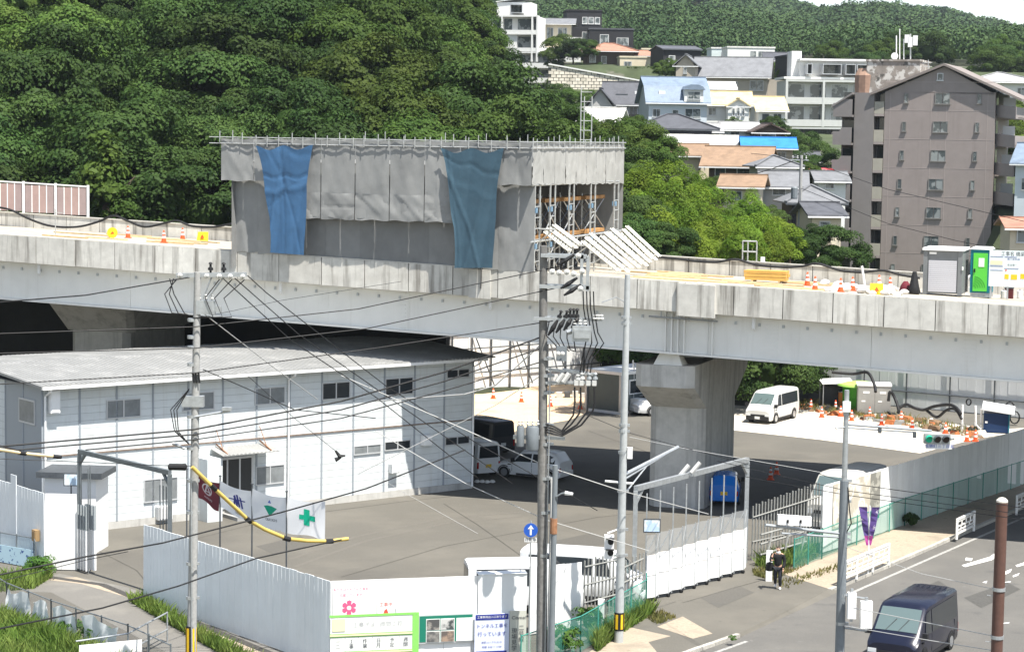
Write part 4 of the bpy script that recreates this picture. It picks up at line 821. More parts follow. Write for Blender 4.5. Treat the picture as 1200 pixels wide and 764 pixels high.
# ================================================================ PERSON
def person(loc, ang):
    r = T('person', 'person in dark clothes and white shoes walking on the pavement with a black bag', 'person', loc, ang); ORG[r.name] = Vector()
    M_cloth = mk('dark_clothing', (.012, .012, .014), .85); M_jean = mk('dark_trousers', (.022, .024, .030), .85); M_skin = mk('skin', (.50, .30, .21), .55); M_hair = mk('dark_hair', (.035, .022, .016), .6); M_shoe = mk('white_shoe', (.75, .75, .74), .5)
    def skin(name, pts, edges, rad, mat, root=0, sub=2):
        me = bpy.data.meshes.new(name); me.from_pydata(pts, edges, []); o = bpy.data.objects.new(name, me); COL.objects.link(o)
        md = o.modifiers.new('s', 'SKIN'); md.use_smooth_shade = True
        for i, v in enumerate(me.skin_vertices[0].data): q = rad[i]; v.radius = q if isinstance(q, tuple) else (q, q); v.use_root = (i == root)
        o.modifiers.new('d', 'SUBSURF').levels = sub
        dg = bpy.context.evaluated_depsgraph_get(); me2 = bpy.data.meshes.new_from_object(o.evaluated_get(dg)); bpy.data.objects.remove(o)
        me2.materials.clear(); me2.materials.append(mat); me2.shade_smooth(); o = bpy.data.objects.new(name, me2); COL.objects.link(o); o.parent = r; return o
    # x forward (walking direction), y left. one body: skin surface from pelvis
    pts = [(0, 0, .92), (.01, 0, 1.10), (.02, 0, 1.28), (.02, 0, 1.42), (.03, 0, 1.50), (.05, 0, 1.57), (.05, 0, 1.66),
           (.02, .19, 1.40), (.00, .25, 1.13), (.13, .22, .92), (.17, .21, .84),                 # left arm, hanging and bent
           (.02, -.19, 1.40), (.10, -.28, 1.18), (.34, -.24, 1.22), (.42, -.22, 1.24),           # right arm raised forward
           (.02, .09, .86), (.12, .10, .48), (.02, .10, .10), (.20, -.0, .0),
           (-.01, -.09, .86), (.02, -.10, .48), (-.22, -.10, .16)]
    pts = pts[:18] + pts[19:]
    ed = [(0, 1), (1, 2), (2, 3), (3, 4), (4, 5), (5, 6), (3, 7), (7, 8), (8, 9), (9, 10), (3, 11), (11, 12), (12, 13), (13, 14), (0, 15), (15, 16), (16, 17), (0, 18), (18, 19), (19, 20)]
    rad = [(.14, .11), (.13, .10), (.155, .105), (.11, .085), .052, .075, .082, .058, .048, .038, .030, .058, .048, .038, .030, .088, .062, .045, .088, .062, .045]
    skin('body', pts, ed, rad, M_skin)
    # clothing: jacket and trousers over the body
    jp = [(0, 0, .88), (.01, 0, 1.10), (.02, 0, 1.28), (.02, 0, 1.43), (.02, .20, 1.40), (.0, .26, 1.13), (.155, .215, .87), (.02, -.20, 1.40), (.10, -.29, 1.18), (.395, -.225, 1.235)]
    skin('jacket', jp, [(0, 1), (1, 2), (2, 3), (3, 4), (4, 5), (5, 6), (3, 7), (7, 8), (8, 9)], [(.175, .14), (.165, .135), (.185, .135), (.13, .11), .085, .072, .06, .085, .072, .06], M_cloth)
    tp = [(0, 0, .92), (.02, .09, .84), (.12, .10, .48), (.03, .10, .12), (-.01, -.09, .84), (.02, -.10, .48), (-.20, -.10, .18)]
    skin('trousers', tp, [(0, 1), (1, 2), (2, 3), (0, 4), (4, 5), (5, 6)], [(.15, .13), .10, .078, .062, .10, .078, .062], M_jean)
    for nm, p, up in (('shoe', (.03, .10, .045), 0), ('shoe', (-.22, -.10, .10), .06)):
        skin(nm, [(p[0] - .06, p[1], p[2] + up*.6), (p[0] + .05, p[1], p[2] + .005), (p[0] + .16, p[1], p[2] - .01)], [(0, 1), (1, 2)], [.05, .052, .038], M_shoe)
    skin('hair', [(.02, 0, 1.68), (-.01, 0, 1.66), (-.03, 0, 1.58)], [(0, 1), (1, 2)], [.088, .09, .075], M_hair)
    for y, z0 in ((.21, .84), (-.22, 1.24)):     # hands: palm and five bent fingers
        bx = .17 if y > 0 else .42; dv = Vector((.25, 0, -.97)) if y > 0 else Vector((.97, .1, .22)); sd = Vector((.9, .1, .25)) if y > 0 else Vector((0, 1, 0)); b = Vector((bx, y, z0))
        hp = [b, b + dv*.05, b + dv*.09]; he = [(0, 1), (1, 2)]; hr = [.026, (.036, .018), (.036, .016)]
        skin('palm', [tuple(p) for p in hp], he, hr, M_skin, sub=1)
        for k in range(4):
            s0 = b + dv*.09 + sd*(k - 1.5)*.019; l = (.060, .072, .068, .052)[k]; cu = Vector((0, .3, -.5)) if y > 0 else Vector((0, 0, -.8))
            skin('finger', [tuple(s0), tuple(s0 + dv*l*.5), tuple(s0 + dv*l*.85 + cu*l*.35)], [(0, 1), (1, 2)], [.0095, .009, .0075], M_skin, sub=1)
        s0 = b + dv*.04 + sd*.035; skin('thumb', [tuple(s0), tuple(s0 + sd*.03 + dv*.025), tuple(s0 + sd*.03 + dv*.055)], [(0, 1), (1, 2)], [.012, .011, .009], M_skin, sub=1)
    # face: nose, eyes, white mask-like collar
    q = MB(); q.hexa([(.125, -.015, 1.60), (.155, -.006, 1.605), (.155, .006, 1.605), (.125, .015, 1.60), (.12, -.01, 1.65), (.128, -.004, 1.65), (.128, .004, 1.65), (.12, .01, 1.65)]); q.build('nose', M_skin, r)
    for y in (-.032, .032): q = MB(); q.lathe([(.0, -.008), (.011, 0), (.0, .008)], 6, (.126, y, 1.655)); q.build('eye', M_ink, r)
    q = MB(); q.box(.122, .132, -.022, .022, 1.566, 1.574); q.build('mouth', mk('lip', (.35, .14, .12), .5), r)
    for y in (-.083, .083): q = MB(); q.lathe([(.0, -.03), (.018, 0), (.0, .03)], 6, (.045, y, 1.64)); q.build('ear', M_skin, r)
    q = MB(); q.lathe([(.085, 0), (.092, .03), (.075, .075)], 12, (.035, 0, 1.465)); q.build('collar', M_shoe, r)
    return r
pl = G(911, 690); person(pl, math.radians(-100))
bg = T('shoulder_bag', 'black shoulder bag hanging at the side of the person on the pavement', 'bag', pl); q = MB()
q.lathe([(.08, 0), (.15, .03), (.16, .22), (.12, .34), (.03, .37)], 10); o = q.build('bag', M_black, bg, smooth=50); o.scale = (1, .55, 1); o.location = (-.33, .02, .72)
q = MB(); q.tube([(-.33, .02, 1.08), (-.22, .03, 1.3), (-.10, .06, 1.47), (0, .1, 1.5)], .02, 5); q.build('strap', M_black, bg)
# ================================================================ POLES AND WIRES
M_insw = mk('porcelain', (.52, .52, .50), .25); M_tank = mk('transformer_grey', (.17, .19, .205), .5, noise=(5, .08)); M_cable = mk('cable_black', (.015, .015, .016), .6); M_cgrey = mk('cable_grey', (.45, .45, .44), .6); M_ybk = M_yellow
def upole(label, base, z, r0, r1, lean=(0, 0), mat=M_conc, name='utility_pole'):
    r = T(name, label, 'utility pole', base); q = MB(); n = 8
    q.tube([(lean[0]*k/n, lean[1]*k/n, z*k/n) for k in range(n + 1)], [r0 + (r1 - r0)*k/n for k in range(n + 1)], 14); q.build('shaft', mat, r, smooth=50); return r
def ipart(parent, name, mat, fn, **k):
    q = MB(); fn(q); return q.build(name, mat, parent, **k)
def insulator(parent, p, h=.22, r=.07, mat=M_insw, d=(0, 0, 1)):
    p, d = Vector(p), Vector(d).normalized(); q = MB(); q.tube([p, p + d*h*.25, p + d*h*.3, p + d*h*.5, p + d*h*.55, p + d*h*.8, p + d*h*.85, p + d*h], [r*.4, r*.4, r, r*.9, r*.45, r*.4, r*.85, r*.3], 8); return q.build('insulator', mat, parent)
def stripes(parent, z0, z1, r, mat_base=M_black):
    ipart(parent, 'warning_sleeve', mat_base, lambda q: q.tube([(0, 0, z0), (0, 0, z1)], r + .012, 14))
    for k in range(6):
        t = k*math.pi/3; q = MB(); c = Vector((math.cos(t), math.sin(t), 0))*(r + .014); s = Vector((-math.sin(t), math.cos(t), 0)); w_ = r*.28
        q.hexa([c - s*w_ + Vector((0, 0, z0 + .06)), c + s*w_ + Vector((0, 0, z0 + .06)), c*1.04 + s*w_ + Vector((0, 0, z0 + .06)), c*1.04 - s*w_ + Vector((0, 0, z0 + .06)), c - s*w_ + Vector((0, 0, z1 - .06)), c + s*w_ + Vector((0, 0, z1 - .06)), c*1.04 + s*w_ + Vector((0, 0, z1 - .06)), c*1.04 - s*w_ + Vector((0, 0, z1 - .06))]); q.build('warning_stripe', M_yellow, parent)
def clamps(parent, zs, r0, r1, z):
    for k in zs: rr = r0 + (r1 - r0)*k/z; ipart(parent, 'clamp', M_steel, lambda q: (q.tube([(0, 0, k - .05), (0, 0, k + .05)], rr + .02, 12), q.box(rr, rr + .12, -.05, .05, k - .04, k + .04)))
PL = 68.0; lb = P(224, 764, PL); lb.z = 0; lt = P(231.5, 319, PL)
LP = upole('tall grey concrete utility pole with a yellow and black striped foot left of the flags', lb, lt.z, .16, .11, (lt.x - lb.x, 0))
def lz(y): return P(228, y, PL).z
def lx(z): return (lt.x - lb.x)*z/lt.z
stripes(LP, .25, lz(733), .155)
clamps(LP, [lz(y) for y in (375, 395, 407, 427, 468, 488, 525, 563, 600, 660, 700)], .16, .11, lt.z)
zc = lz(323)
ipart(LP, 'crossarm', M_steel, lambda q: q.bar((-.5, 0, zc), (1.75, .0, zc + .06), .12, .14))
ipart(LP, 'crossarm_brace', M_steel, lambda q: (q.tube([(lx(zc), 0, zc - 1.2), (.65, 0, zc)], .03, 6), q.tube([(lx(zc), 0, zc - 1.15), (1.05, 0, zc)], .03, 6)))
for x in (.45, .85, 1.2, 1.6, -.4): insulator(LP, (x, .02, zc - .02), .24, .085, M_insw, (.3, -.9, .15))
for x in (.6, 1.02): insulator(LP, (x, 0, zc + .08), .36, .09, M_black)
ipart(LP, 'switch_box', M_steel, lambda q: (q.box(.15, .75, -.12, .14, lz(368), lz(352)), q.box(.7, .95, -.05, .05, lz(366), lz(358))))
for x in (.25, .45, .65): insulator(LP, (x, 0, lz(352)), .2, .06)
ipart(LP, 'cable_joint', M_black, lambda q: [q.tube([(.1 + k*.09, -.15, lz(448)), (.06 + k*.09, -.15, lz(436))], .035, 6) for k in range(3)])
ipart(LP, 'bracket', M_steel, lambda q: (q.bar((-.3, 0, lz(470)), (.4, 0, lz(470)), .3, .35), q.tube([(.1, -.1, lz(488)), (1.25, -.1, lz(480))], .04, 6), q.box(1.0, 1.3, -.2, 0, lz(480), lz(476)), q.tube([(-.2, -.1, lz(525)), (-.6, -.1, lz(519))], .05, 6)))
ipart(LP, 'loop_cable', M_cable, lambda q: [q.tube([(-.05, -.15, lz(455)), (-.45 - k*.1, -.15, lz(480)), (-.40 - k*.06, -.15, lz(505)), (-.05, -.15, lz(520))], .018, 5) for k in range(3)])
ipart(LP, 'jumper_cable', M_cable, lambda q: [q.tube([(x, -.1, zc - .1), (x - .45 - .1*k, -.15, zc - .7), (x - .2 - .1*k, -.15, zc - 1.3), (.05, -.1, zc - 1.35)], .018, 5) for k, x in enumerate((.9, 1.3, 1.7))] + [q.tube([(-.45 - .12*k, -.1, zc - .1), (-.85 + k*.15, -.1, zc - .6), (-.62 + k*.2, -.1, zc - 1.2), (-.1, -.1, zc - 1.25)], .018, 5) for k in range(3)])
ipart(LP, 'junction_tube', M_steel, lambda q: q.tube([(.05, -.16, .5), (.02, -.16, lz(560))], .03, 6))
# middle pole
MP_Y = 70.0; mbp = P(635, 764, MP_Y); mbp.z = 0; mtp = P(637, 288, MP_Y)
MP = upole('tall utility pole with transformers and crowded crossarms in the middle of the picture', mbp, mtp.z, .19, .13, (mtp.x - mbp.x, 0), mk('weathered_pole', (.20, .195, .185), .85, noise=(8, .25), streak=(4, (.09, .085, .08), .5, .75, .7)))
def mz(y): return P(637, y, MP_Y).z
def mxx(px): return P(px, 400, MP_Y).x - mbp.x
clamps(MP, [mz(y) for y in (300, 335, 372, 420, 440, 460, 497, 520, 560, 600, 650)], .19, .13, mtp.z)
for y, x0, x1 in ((299, 632, 686), (335, 631, 690)): ipart(MP, 'crossarm', M_steel, lambda q: (q.bar((mxx(x0), -.2, mz(y)), (mxx(x1), -.2, mz(y + 1)), .10, .12), q.bar((mxx(x0), .2, mz(y)), (mxx(x1), .2, mz(y + 1)), .10, .12)))
ipart(MP, 'arm_post', M_steel, lambda q: (q.bar((mxx(680), -.2, mz(340)), (mxx(680), -.2, mz(296)), .1, .1, (0, 1, 0)), q.bar((mxx(687), -.2, mz(340)), (mxx(687), -.2, mz(300)), .1, .1, (0, 1, 0))))
for px, y in ((645, 318), (653, 319), (662, 318), (670, 320), (675, 299), (680, 317), (678, 337)): insulator(MP, (mxx(px), -.2, mz(y)), .2, .1, M_insw, (.2, -1, .1))
for px, y in ((664, 303), (668, 330), (672, 338)): ipart(MP, 'cable_end', M_black, lambda q: q.tube([(mxx(px) - .35, -.3, mz(y) - .2), (mxx(px) - .1, -.28, mz(y) - .05), (mxx(px) + .2, -.25, mz(y) + .16)], [.03, .08, .04], 7))
ipart(MP, 'crossarm', M_steel, lambda q: (q.bar((mxx(625), -.2, mz(373)), (mxx(705), -.2, mz(373)), .1, .1), q.bar((mxx(660), .0, mz(433)), (mxx(700), -.1, mz(438)), .1, .1), q.bar((mxx(640), -.1, mz(448)), (mxx(700), -.1, mz(447)), .12, .08), q.bar((mxx(640), -.1, mz(432)), (mxx(662), -.1, mz(434)), .08, .08)))
for k, px in enumerate((654, 661, 667, 671, 675)): insulator(MP, (mxx(px), -.2, mz(375)), .42 if k > 1 else .36, .09, M_black, (.25 if k < 2 else .05, 0, 1))
for k in range(4): ipart(MP, 'cable_end', M_black, lambda q: q.tube([(mxx(642 + k*9), -.3, mz(392 - k*3)), (mxx(648 + k*9), -.28, mz(383 - k*3)), (mxx(653 + k*8), -.25, mz(374 - k))], [.03, .09, .04], 7))
for px in (696, 700, 704): insulator(MP, (mxx(px), -.25, mz(374)), .2, .09)
def tank(x0, x1, y0, y1, nb, lab='transformer'):
    q = MB(); xm, r = (mxx(x0) + mxx(x1))/2, (mxx(x1) - mxx(x0))/2; q.lathe([(r*.92, 0), (r, .04), (r, mz(y0) - mz(y1) - .06), (r*.85, mz(y0) - mz(y1))], 14, (xm, -.45, mz(y1))); t = q.build(lab, M_tank, MP, smooth=40)
    for k in range(nb): insulator(t, (xm + (k - (nb - 1)/2)*r*.8, -.5, mz(y0)), .2, .06)
    return t
ipart(MP, 'switch_gear', M_steel, lambda q: (q.box(mxx(670), mxx(692), -.5, -.1, mz(398), mz(380)), q.box(mxx(672), mxx(690), -.55, -.5, mz(394), mz(384)), q.tube([(mxx(664), -.3, mz(388)), (mxx(670), -.3, mz(386))], .1, 8)))
for px in (673, 679, 685): insulator(MP, (mxx(px), -.3, mz(380)), .18, .07)
ipart(MP, 'meter_box', M_tank, lambda q: (q.box(mxx(652), mxx(664), -.5, -.15, mz(421), mz(404)))); 
for px in (654, 659): insulator(MP, (mxx(px), -.56, mz(412)), .12, .08, M_insw, (0, -1, 0))
for px in (678, 683, 691, 698): insulator(MP, (mxx(px), -.2, mz(446)), .32 if px > 680 else .25, .09, M_insw if px < 690 else M_steel)
for px in (657, 664): ipart(MP, 'lightning_arrester', M_insw, lambda q: q.tube([(mxx(px) - .1, -.3, mz(446)), (mxx(px) + .1, -.3, mz(436))], .09, 8))
for px in (676, 682, 690, 697): ipart(MP, 'fuse_box', M_insw, lambda q: q.box(mxx(px) - .07, mxx(px) + .07, -.3, -.12, mz(450), mz(444)))
tank(607, 616, 497, 521, 2); tank(618, 633, 497, 525, 3)
ipart(MP, 'crossarm', M_steel, lambda q: (q.bar((mxx(603), -.3, mz(511)), (mxx(634), -.3, mz(511)), .1, .12), q.bar((mxx(640), -.1, mz(512)), (mxx(664), -.1, mz(513)), .08, .1)))
for k, (px, y0) in enumerate(((674, 452), (681, 452), (690, 452), (697, 452))):
    a = mxx(px); ipart(MP, 'drop_cable', M_cable, lambda q: q.tube([(a, -.25, mz(y0)), (a + .02, -.25, mz(470)), (a - .03, -.25, mz(485 - k*2)), (a - .25 - k*.05, -.25, mz(496)), (mxx(660), -.25, mz(503 + k*2)), (mxx(650), -.25, mz(498 + k*3)), (mxx(641), -.15, mz(496 + k*3))], .035, 6))
for k, px in enumerate((682, 686, 690, 694)): ipart(MP, 'jumper_cable', M_cable, lambda q: q.tube([(mxx(px), -.25, mz(340)), (mxx(px + 1), -.3, mz(360)), (mxx(px + 6), -.3, mz(388)), (mxx(px + 4 + 3*k), -.3, mz(400)), (mxx(px), -.3, mz(420)), (mxx(px - 2), -.25, mz(435))], .022, 5))
for k in range(5): ipart(MP, 'jumper_cable', M_cable, lambda q: q.tube([(mxx(643 + k*7), -.25, mz(376)), (mxx(640 + k*8), -.4, mz(392 + k)), (mxx(650 + k*6), -.4, mz(402 + k*2)), (mxx(655 + k*6), -.35, mz(410))], .02, 5))
ipart(MP, 'conduit', mk('conduit_white', (.55, .55, .53), .6), lambda q: (q.tube([(.20, -.08, 0), (.22, -.08, mz(560))], .04, 6), q.tube([(.29, -.05, 0), (.30, -.05, mz(600))], .035, 6)))
ipart(MP, 'conduit', M_steel, lambda q: q.tube([(.10, -.2, 0), (.12, -.2, mz(430))], .025, 6))
# steel lamp pole beside it
sp_ = P(646, 764, 69.6); sp_.z = 0; LSP = upole('slim grey steel pole with a small lamp close beside the middle utility pole', sp_, P(646, 545, 69.6).z, .11, .09, (.03, 0), M_tank, 'lamp_pole')
def sz(y): return P(646, y, 69.6).z
ipart(LSP, 'lamp_arm', M_tank, lambda q: q.tube([(.05, 0, sz(592)), (.08, -.1, sz(581)), (.25, -.15, sz(577)), (.4, -.2, sz(576))], .03, 6)); ipart(LSP, 'lamp_head', M_lens, lambda q: q.tube([(.36, -.2, sz(576)), (.62, -.25, sz(577))], [.07, .05], 8))
ipart(LSP, 'rust_band', MC['rust'], lambda q: q.tube([(.01, 0, sz(625)), (.01, 0, sz(607))], .118, 12))
# direction sign on a thin post
ds = P(622, 621, 69); db = Vector((ds.x, ds.y, 0)); DS = T('direction_sign', 'round blue sign with a white upward arrow beside the middle utility pole', 'road sign', db)
ipart(DS, 'post', M_steel, lambda q: q.tube([(0, .05, 0), (0, .05, ds.z + .3)], .03, 6)); ipart(DS, 'disc', M_blue, lambda q: q.disc((0, 0, ds.z), (0, 1, 0), .23, .02, 24))
ipart(DS, 'arrow', M_white, lambda q: (q.box(-.03, .03, -.018, -.011, ds.z - .16, ds.z + .06), q.prism([(-.10, -.011, ds.z + .04), (.10, -.011, ds.z + .04), (0, -.011, ds.z + .17)], (0, -.007, 0))))
put_text(DS, '自転車', .13, (0, .02, ds.z - .32), (1, 0, 0), (0, 0, 1), M_ink, .01)
ipart(DS, 'plate', M_white, lambda q: q.box(-.2, .2, .022, .032, ds.z - .40, ds.z - .25))
# signal pole (street light pole) at the green fence
sb_ = G(725, 752); st_y = sb_.y; SPz = P(735.5, 322, st_y); SLP = upole('pale steel signal pole with pedestrian lights and a striped band by the green mesh fence', sb_, SPz.z, .165, .10, (SPz.x - sb_.x, 0), mk('signal_pole_paint', (.45, .47, .47), .5, .2, noise=(6, .08)), 'signal_pole')
def qz(y): return P(730, y, st_y).z
def qx(px, y): return P(px, y, st_y).x - sb_.x
stripes(SLP, qz(738), qz(717), .16)
clamps(SLP, [qz(y) for y in (372, 379, 498, 505, 530, 575, 620, 650)], .16, .10, SPz.z)
ipart(SLP, 'mast_arm', M_steel, lambda q: (q.tube([(qx(709, 565), 0, qz(564)), (qx(742, 567), .1, qz(567))], .05, 6), q.tube([(qx(733, 556), .1, qz(556)), (qx(800, 541), 2.2, qz(545) + .35)], .07, 8), q.tube([(qx(733, 562), .1, qz(561)), (qx(782, 546), 1.6, qz(550) + .3)], .045, 8), q.tube([(qx(733, 580), .1, qz(578)), (qx(760, 555), .9, qz(556) + .2)], .03, 6)))
ipart(SLP, 'small_box', M_white, lambda q: q.box(qx(735, 535), qx(741, 535), -.1, .1, qz(537), qz(524)))
ipart(SLP, 'top_arm', M_steel, lambda q: q.tube([(qx(734, 352), 0, qz(355)), (qx(722, 345), -.2, qz(348)), (qx(705, 352), -.3, qz(354))], .02, 5))
ps = MB(); x0, x1 = qx(708, 640), qx(719, 640); ps.box(x0, x1, -.28, -.02, qz(653), qz(626)); pso = ps.build('pedestrian_signal', M_white, SLP)
for y in (633, 646): ipart(pso, 'lens', M_black, lambda q: (q.disc(((x0 + x1)/2 + .05, -.29, qz(y)), (.3, 1, 0), .11, .04, 12), q.box(x0 + .05, x1, -.42, -.28, qz(y) + .11, qz(y) + .14)))
ipart(SLP, 'signal_bracket', M_white, lambda q: (q.tube([(qx(712, 623), -.1, qz(624)), (qx(730, 617), 0, qz(618))], .03, 6), q.tube([(qx(714, 655), -.1, qz(654)), (qx(730, 651), 0, qz(651))], .03, 6)))
cp = G(703, 737); CS = T('crossing_light', 'white pedestrian push box on the green mesh fence near the signal pole', 'signal', cp)
ipart(CS, 'case', M_white, lambda q: q.box(-.10, .14, -.3, -.1, .35, 1.15)); ipart(CS, 'lens', M_black, lambda q: q.disc((-.05, -.32, .6), (.3, 1, 0), .13, .05, 12)); ipart(CS, 'post', M_steel, lambda q: q.tube([(0, 0, 0), (0, 0, 1)], .03, 6))
# white camera and lamps on the overhead arms
for px, py, lab in ((797, 551, 'white tube lamp nearer the pier on the gate beam'), (810, 548, 'second white tube lamp on the gate beam beside the first')):
    a = P(px, py + 6, 84.6); t = T('tube_lamp', lab, 'lamp', a); ipart(t, 'tube', M_insw, lambda q: q.tube([(0, 0, 0), (.35, .05, .42)], .09, 8)); ipart(t, 'bracket', M_steel, lambda q: q.box(-.08, .08, -.05, .05, -.12, .02))
# right signal pole
RB = P(984, 764, 66); RB.z = 0; RT = P(992.5, 457, 66); RSP = upole('grey steel signal pole with traffic lights on long arms right of the person', RB, RT.z, .125, .075, (RT.x - RB.x, 0), M_steel, 'signal_pole')
def rz(y): return P(988, y, 66).z
def rx(px, y): return P(px, y, 66).x - RB.x
ipart(RSP, 'lower_shaft', M_tank, lambda q: q.tube([(0, 0, 0), ((RT.x - RB.x)*.62, 0, rz(563))], [.155, .135], 14)); clamps(RSP, [rz(y) for y in (563, 587, 625, 632, 697, 730)], .15, .08, RT.z)
ipart(RSP, 'arm', M_steel, lambda q: (q.tube([(rx(990, 497), 0, rz(497)), (rx(1100, 512), 1.2, rz(513) + .1)], .04, 8), q.tube([(rx(990, 500), 0, rz(501)), (rx(1080, 512), 1.0, rz(514) + .1)], .028, 8), q.tube([(rx(978, 500), -.2, rz(501)), (rx(992, 499), 0, rz(500))], .03, 6)))
for px, y in ((1034, 504), (1075, 509)): ipart(RSP, 'arm_tie', M_dsteel, lambda q: q.box(rx(px, y) - .05, rx(px, y) + .05, .4, .5, rz(y + 5), rz(y - 2)))
ipart(RSP, 'antenna_box', M_white, lambda q: q.box(rx(987, 475), rx(996, 475), -.16, -.05, rz(482), rz(470)))
ts = P(1098, 514, 67.2); TS = T('traffic_light', 'horizontal traffic light showing green on the arm above the right wall', 'traffic light', ts)
ipart(TS, 'housing', mk('signal_housing', (.28, .30, .30), .5), lambda q: (q.box(-.42, .42, -.08, .08, -.15, .15), q.tube([(.42, 0, 0), (.55, 0, .02)], .05, 6)))
for k, m_ in enumerate((mk('green_signal_lens', (.0, .42, .25), .3), mk('dark_lens', (.03, .02, .02), .2), mk('dark_lens', (.03, .02, .02), .2))):
    le = ipart(TS, 'lens', m_, lambda q: q.disc((-.27 + k*.27, -.085, 0), (0, 1, 0), .115, .02, 16)); q = MB(); vs = []
    for j in range(9): t = math.pi*j/8; vs += [(-.27 + k*.27 + .125*math.cos(t), -.09, .125*math.sin(t)), (-.27 + k*.27 + .125*math.cos(t), -.26, .125*math.sin(t) - .02)]
    q.add(vs, [(2*j, 2*j + 1, 2*j + 3, 2*j + 2) for j in range(8)]); q.build('visor', m_ if k == 0 else M_dsteel, le)
np_ = P(1100, 522.3, 67.2); NP = T('street_name_plate', 'white street name plate with blue lettering under the horizontal traffic light', 'sign', np_); ipart(NP, 'plate', M_white, lambda q: q.box(-.42, .42, -.02, 0, -.10, .08)); put_text(NP, '城勝町三丁目北', .135, (0.02, -.02, -.01), (1, 0, 0), (0, 0, 1), mk('name_blue', (.03, .08, .40), .5), .008)
# lower arms with vehicle lights seen from the back
a0, a1 = P(897, 615, 65.2), P(985, 625, 66); TL2 = T('traffic_light', 'white backed traffic light on the left arm over the person', 'traffic light', P(933, 607, 65.5)); c = P(931, 609, 65.3)
wb(RSP, 'arm', M_steel, lambda q: q.tube([a0, a1], .05, 8))
wb(RSP, 'arm', M_steel, lambda q: q.tube([a0 + Vector((.5, 0, -.25)), a1 + Vector((0, 0, -.12))], .035, 8))
wb(TL2, 'housing', M_white, lambda q: q.hexa([(c.x - .52, c.y - .1, c.z - .14), (c.x + .52, c.y - .1, c.z - .18), (c.x + .52, c.y + .1, c.z - .18), (c.x - .52, c.y + .1, c.z - .14), (c.x - .52, c.y - .1, c.z + .16), (c.x + .52, c.y - .1, c.z + .10), (c.x + .52, c.y + .1, c.z + .10), (c.x - .52, c.y + .1, c.z + .16)]))
for k in (-.22, .18): wb(TL2, 'clip', M_black, lambda q: q.box(c.x + k - .03, c.x + k + .03, c.y - .13, c.y - .1, c.z - .08, c.z + .02))
for k, (px, y0, y1, lab) in enumerate(((998, 694, 724, 'white pedestrian signal box nearest the right signal pole'), (1015, 704, 735, 'white signal box overlapping the black van windscreen'))):
    c = P(px, (y0 + y1)/2, 65.6); t = T('pedestrian_signal', lab, 'traffic light', c); h = (P(px, y0, 65.6).z - P(px, y1, 65.6).z)/2
    ipart(t, 'housing', M_white, lambda q: (q.box(-.13 - .05*k, .13 + .05*k, -.12, .12, -h, h), q.box(-.10, .10, .12, .2, -h*.8, h*.8))); ipart(t, 'bracket', M_steel, lambda q: (q.box(-.04, .04, -.05, .05, h, h + .12), q.box(-.04, .04, -.05, .05, -h - .1, -h)))
for y, x1 in ((697, 1017), (732, 1004), (735, 1014)): b = P(x1, y + 4, 65.6); wb(RSP, 'signal_bracket', M_steel, lambda q: q.tube([P(986, y, 66), b], .03, 6))
ipart(RSP, 'loop_cable', M_cable, lambda q: q.tube([(rx(993, 570), -.1, rz(570)), (rx(995, 590), -.1, rz(596)), (rx(997, 612), -.1, rz(612)), (rx(992, 622), -.1, rz(622))], .02, 5))
# brown pole
bb = P(1168, 764, 60); bb.z = 0; bt = P(1170, 588, 60); BP = upole('stout brown pole with a pale cap and steel bands at the lower right', bb, bt.z, .165, .165, (0, 0), mk('brown_pole_paint', (.105, .055, .042), .6, noise=(7, .12)), 'brown_pole')
ipart(BP, 'cap', mk('pale_cap', (.55, .52, .46), .6), lambda q: q.lathe([(.17, 0), (.165, .05), (.09, .12), (0.01, .14)], 14, (0, 0, bt.z)))
for y in (690, 746): z = P(1168, y, 60).z; ipart(BP, 'band', M_steel, lambda q: q.tube([(0, 0, z - .05), (0, 0, z + .05)], .185, 14))
for y, s in ((682, 1), (698, -1), (730, 1), (752, -1)): z = P(1168, y, 60).z; ipart(BP, 'step_bolt', M_steel, lambda q: q.tube([(s*.15, 0, z), (s*.33, 0, z + .02)], .012, 5))

# ---------------------------------------------------------------- wires: (name, label, colour, radius, points (px,py,depth), sag)
def wire(label, pts, r=.02, mat=None, sag=.0, name='cable', cat='cable'):
    pts = [P(*p) for p in pts]; o = []
    for a, b in zip(pts, pts[1:]):
        n = 10 if sag else 4
        for k in range(n): t = k/n; o.append(a + (b - a)*t - Vector((0, 0, sag*4*t*(1 - t))))
    o.append(pts[-1]); q = MB(); q.tube(o, r*.8, 5); ob = q.build(name, mat or M_cable); return tag(ob, label, cat)
D1, D2 = PL, MP_Y
wire('uppermost black cable from the picture left edge to the left pole crossarm', [(-60, 360, 60), (0, 354, 62), (100, 346, 64.5), (222, 325, D1)], .026)
wire('second black cable from the left edge running over the office roof to the middle pole', [(-60, 396, 66), (0, 391, 66.5), (228, 383, D1 - .2), (420, 362, 69), (662, 311, D2)], .022)
wire('third black cable over the office roof rising to the middle pole lower crossarm', [(-60, 418, 66), (0, 414, 66.5), (228, 408, D1 - .2), (430, 385, 69), (664, 335, D2)], .022)
wire('black cable just under the office eave rising to the middle pole insulators', [(-60, 452, 66), (0, 450, 66.5), (228, 437, D1 - .2), (440, 408, 69), (648, 376, D2)], .022)
wire('thick upper black bundle crossing the office wall to the middle pole', [(-60, 527, 66), (0, 523, 66.5), (228, 503, D1 - .2), (400, 470, 69), (520, 436, 69.5), (634, 395, D2)], .036)
wire('middle black bundle crossing the office wall to the middle pole', [(-60, 532, 66), (0, 529, 66.5), (228, 509, D1 - .2), (400, 480, 69), (520, 447, 69.5), (634, 408, D2)], .030)
wire('lower black bundle crossing the office wall to the middle pole', [(100, 527, 67), (228, 515, D1 - .2), (400, 490, 69), (520, 458, 69.5), (634, 424, D2)], .026)
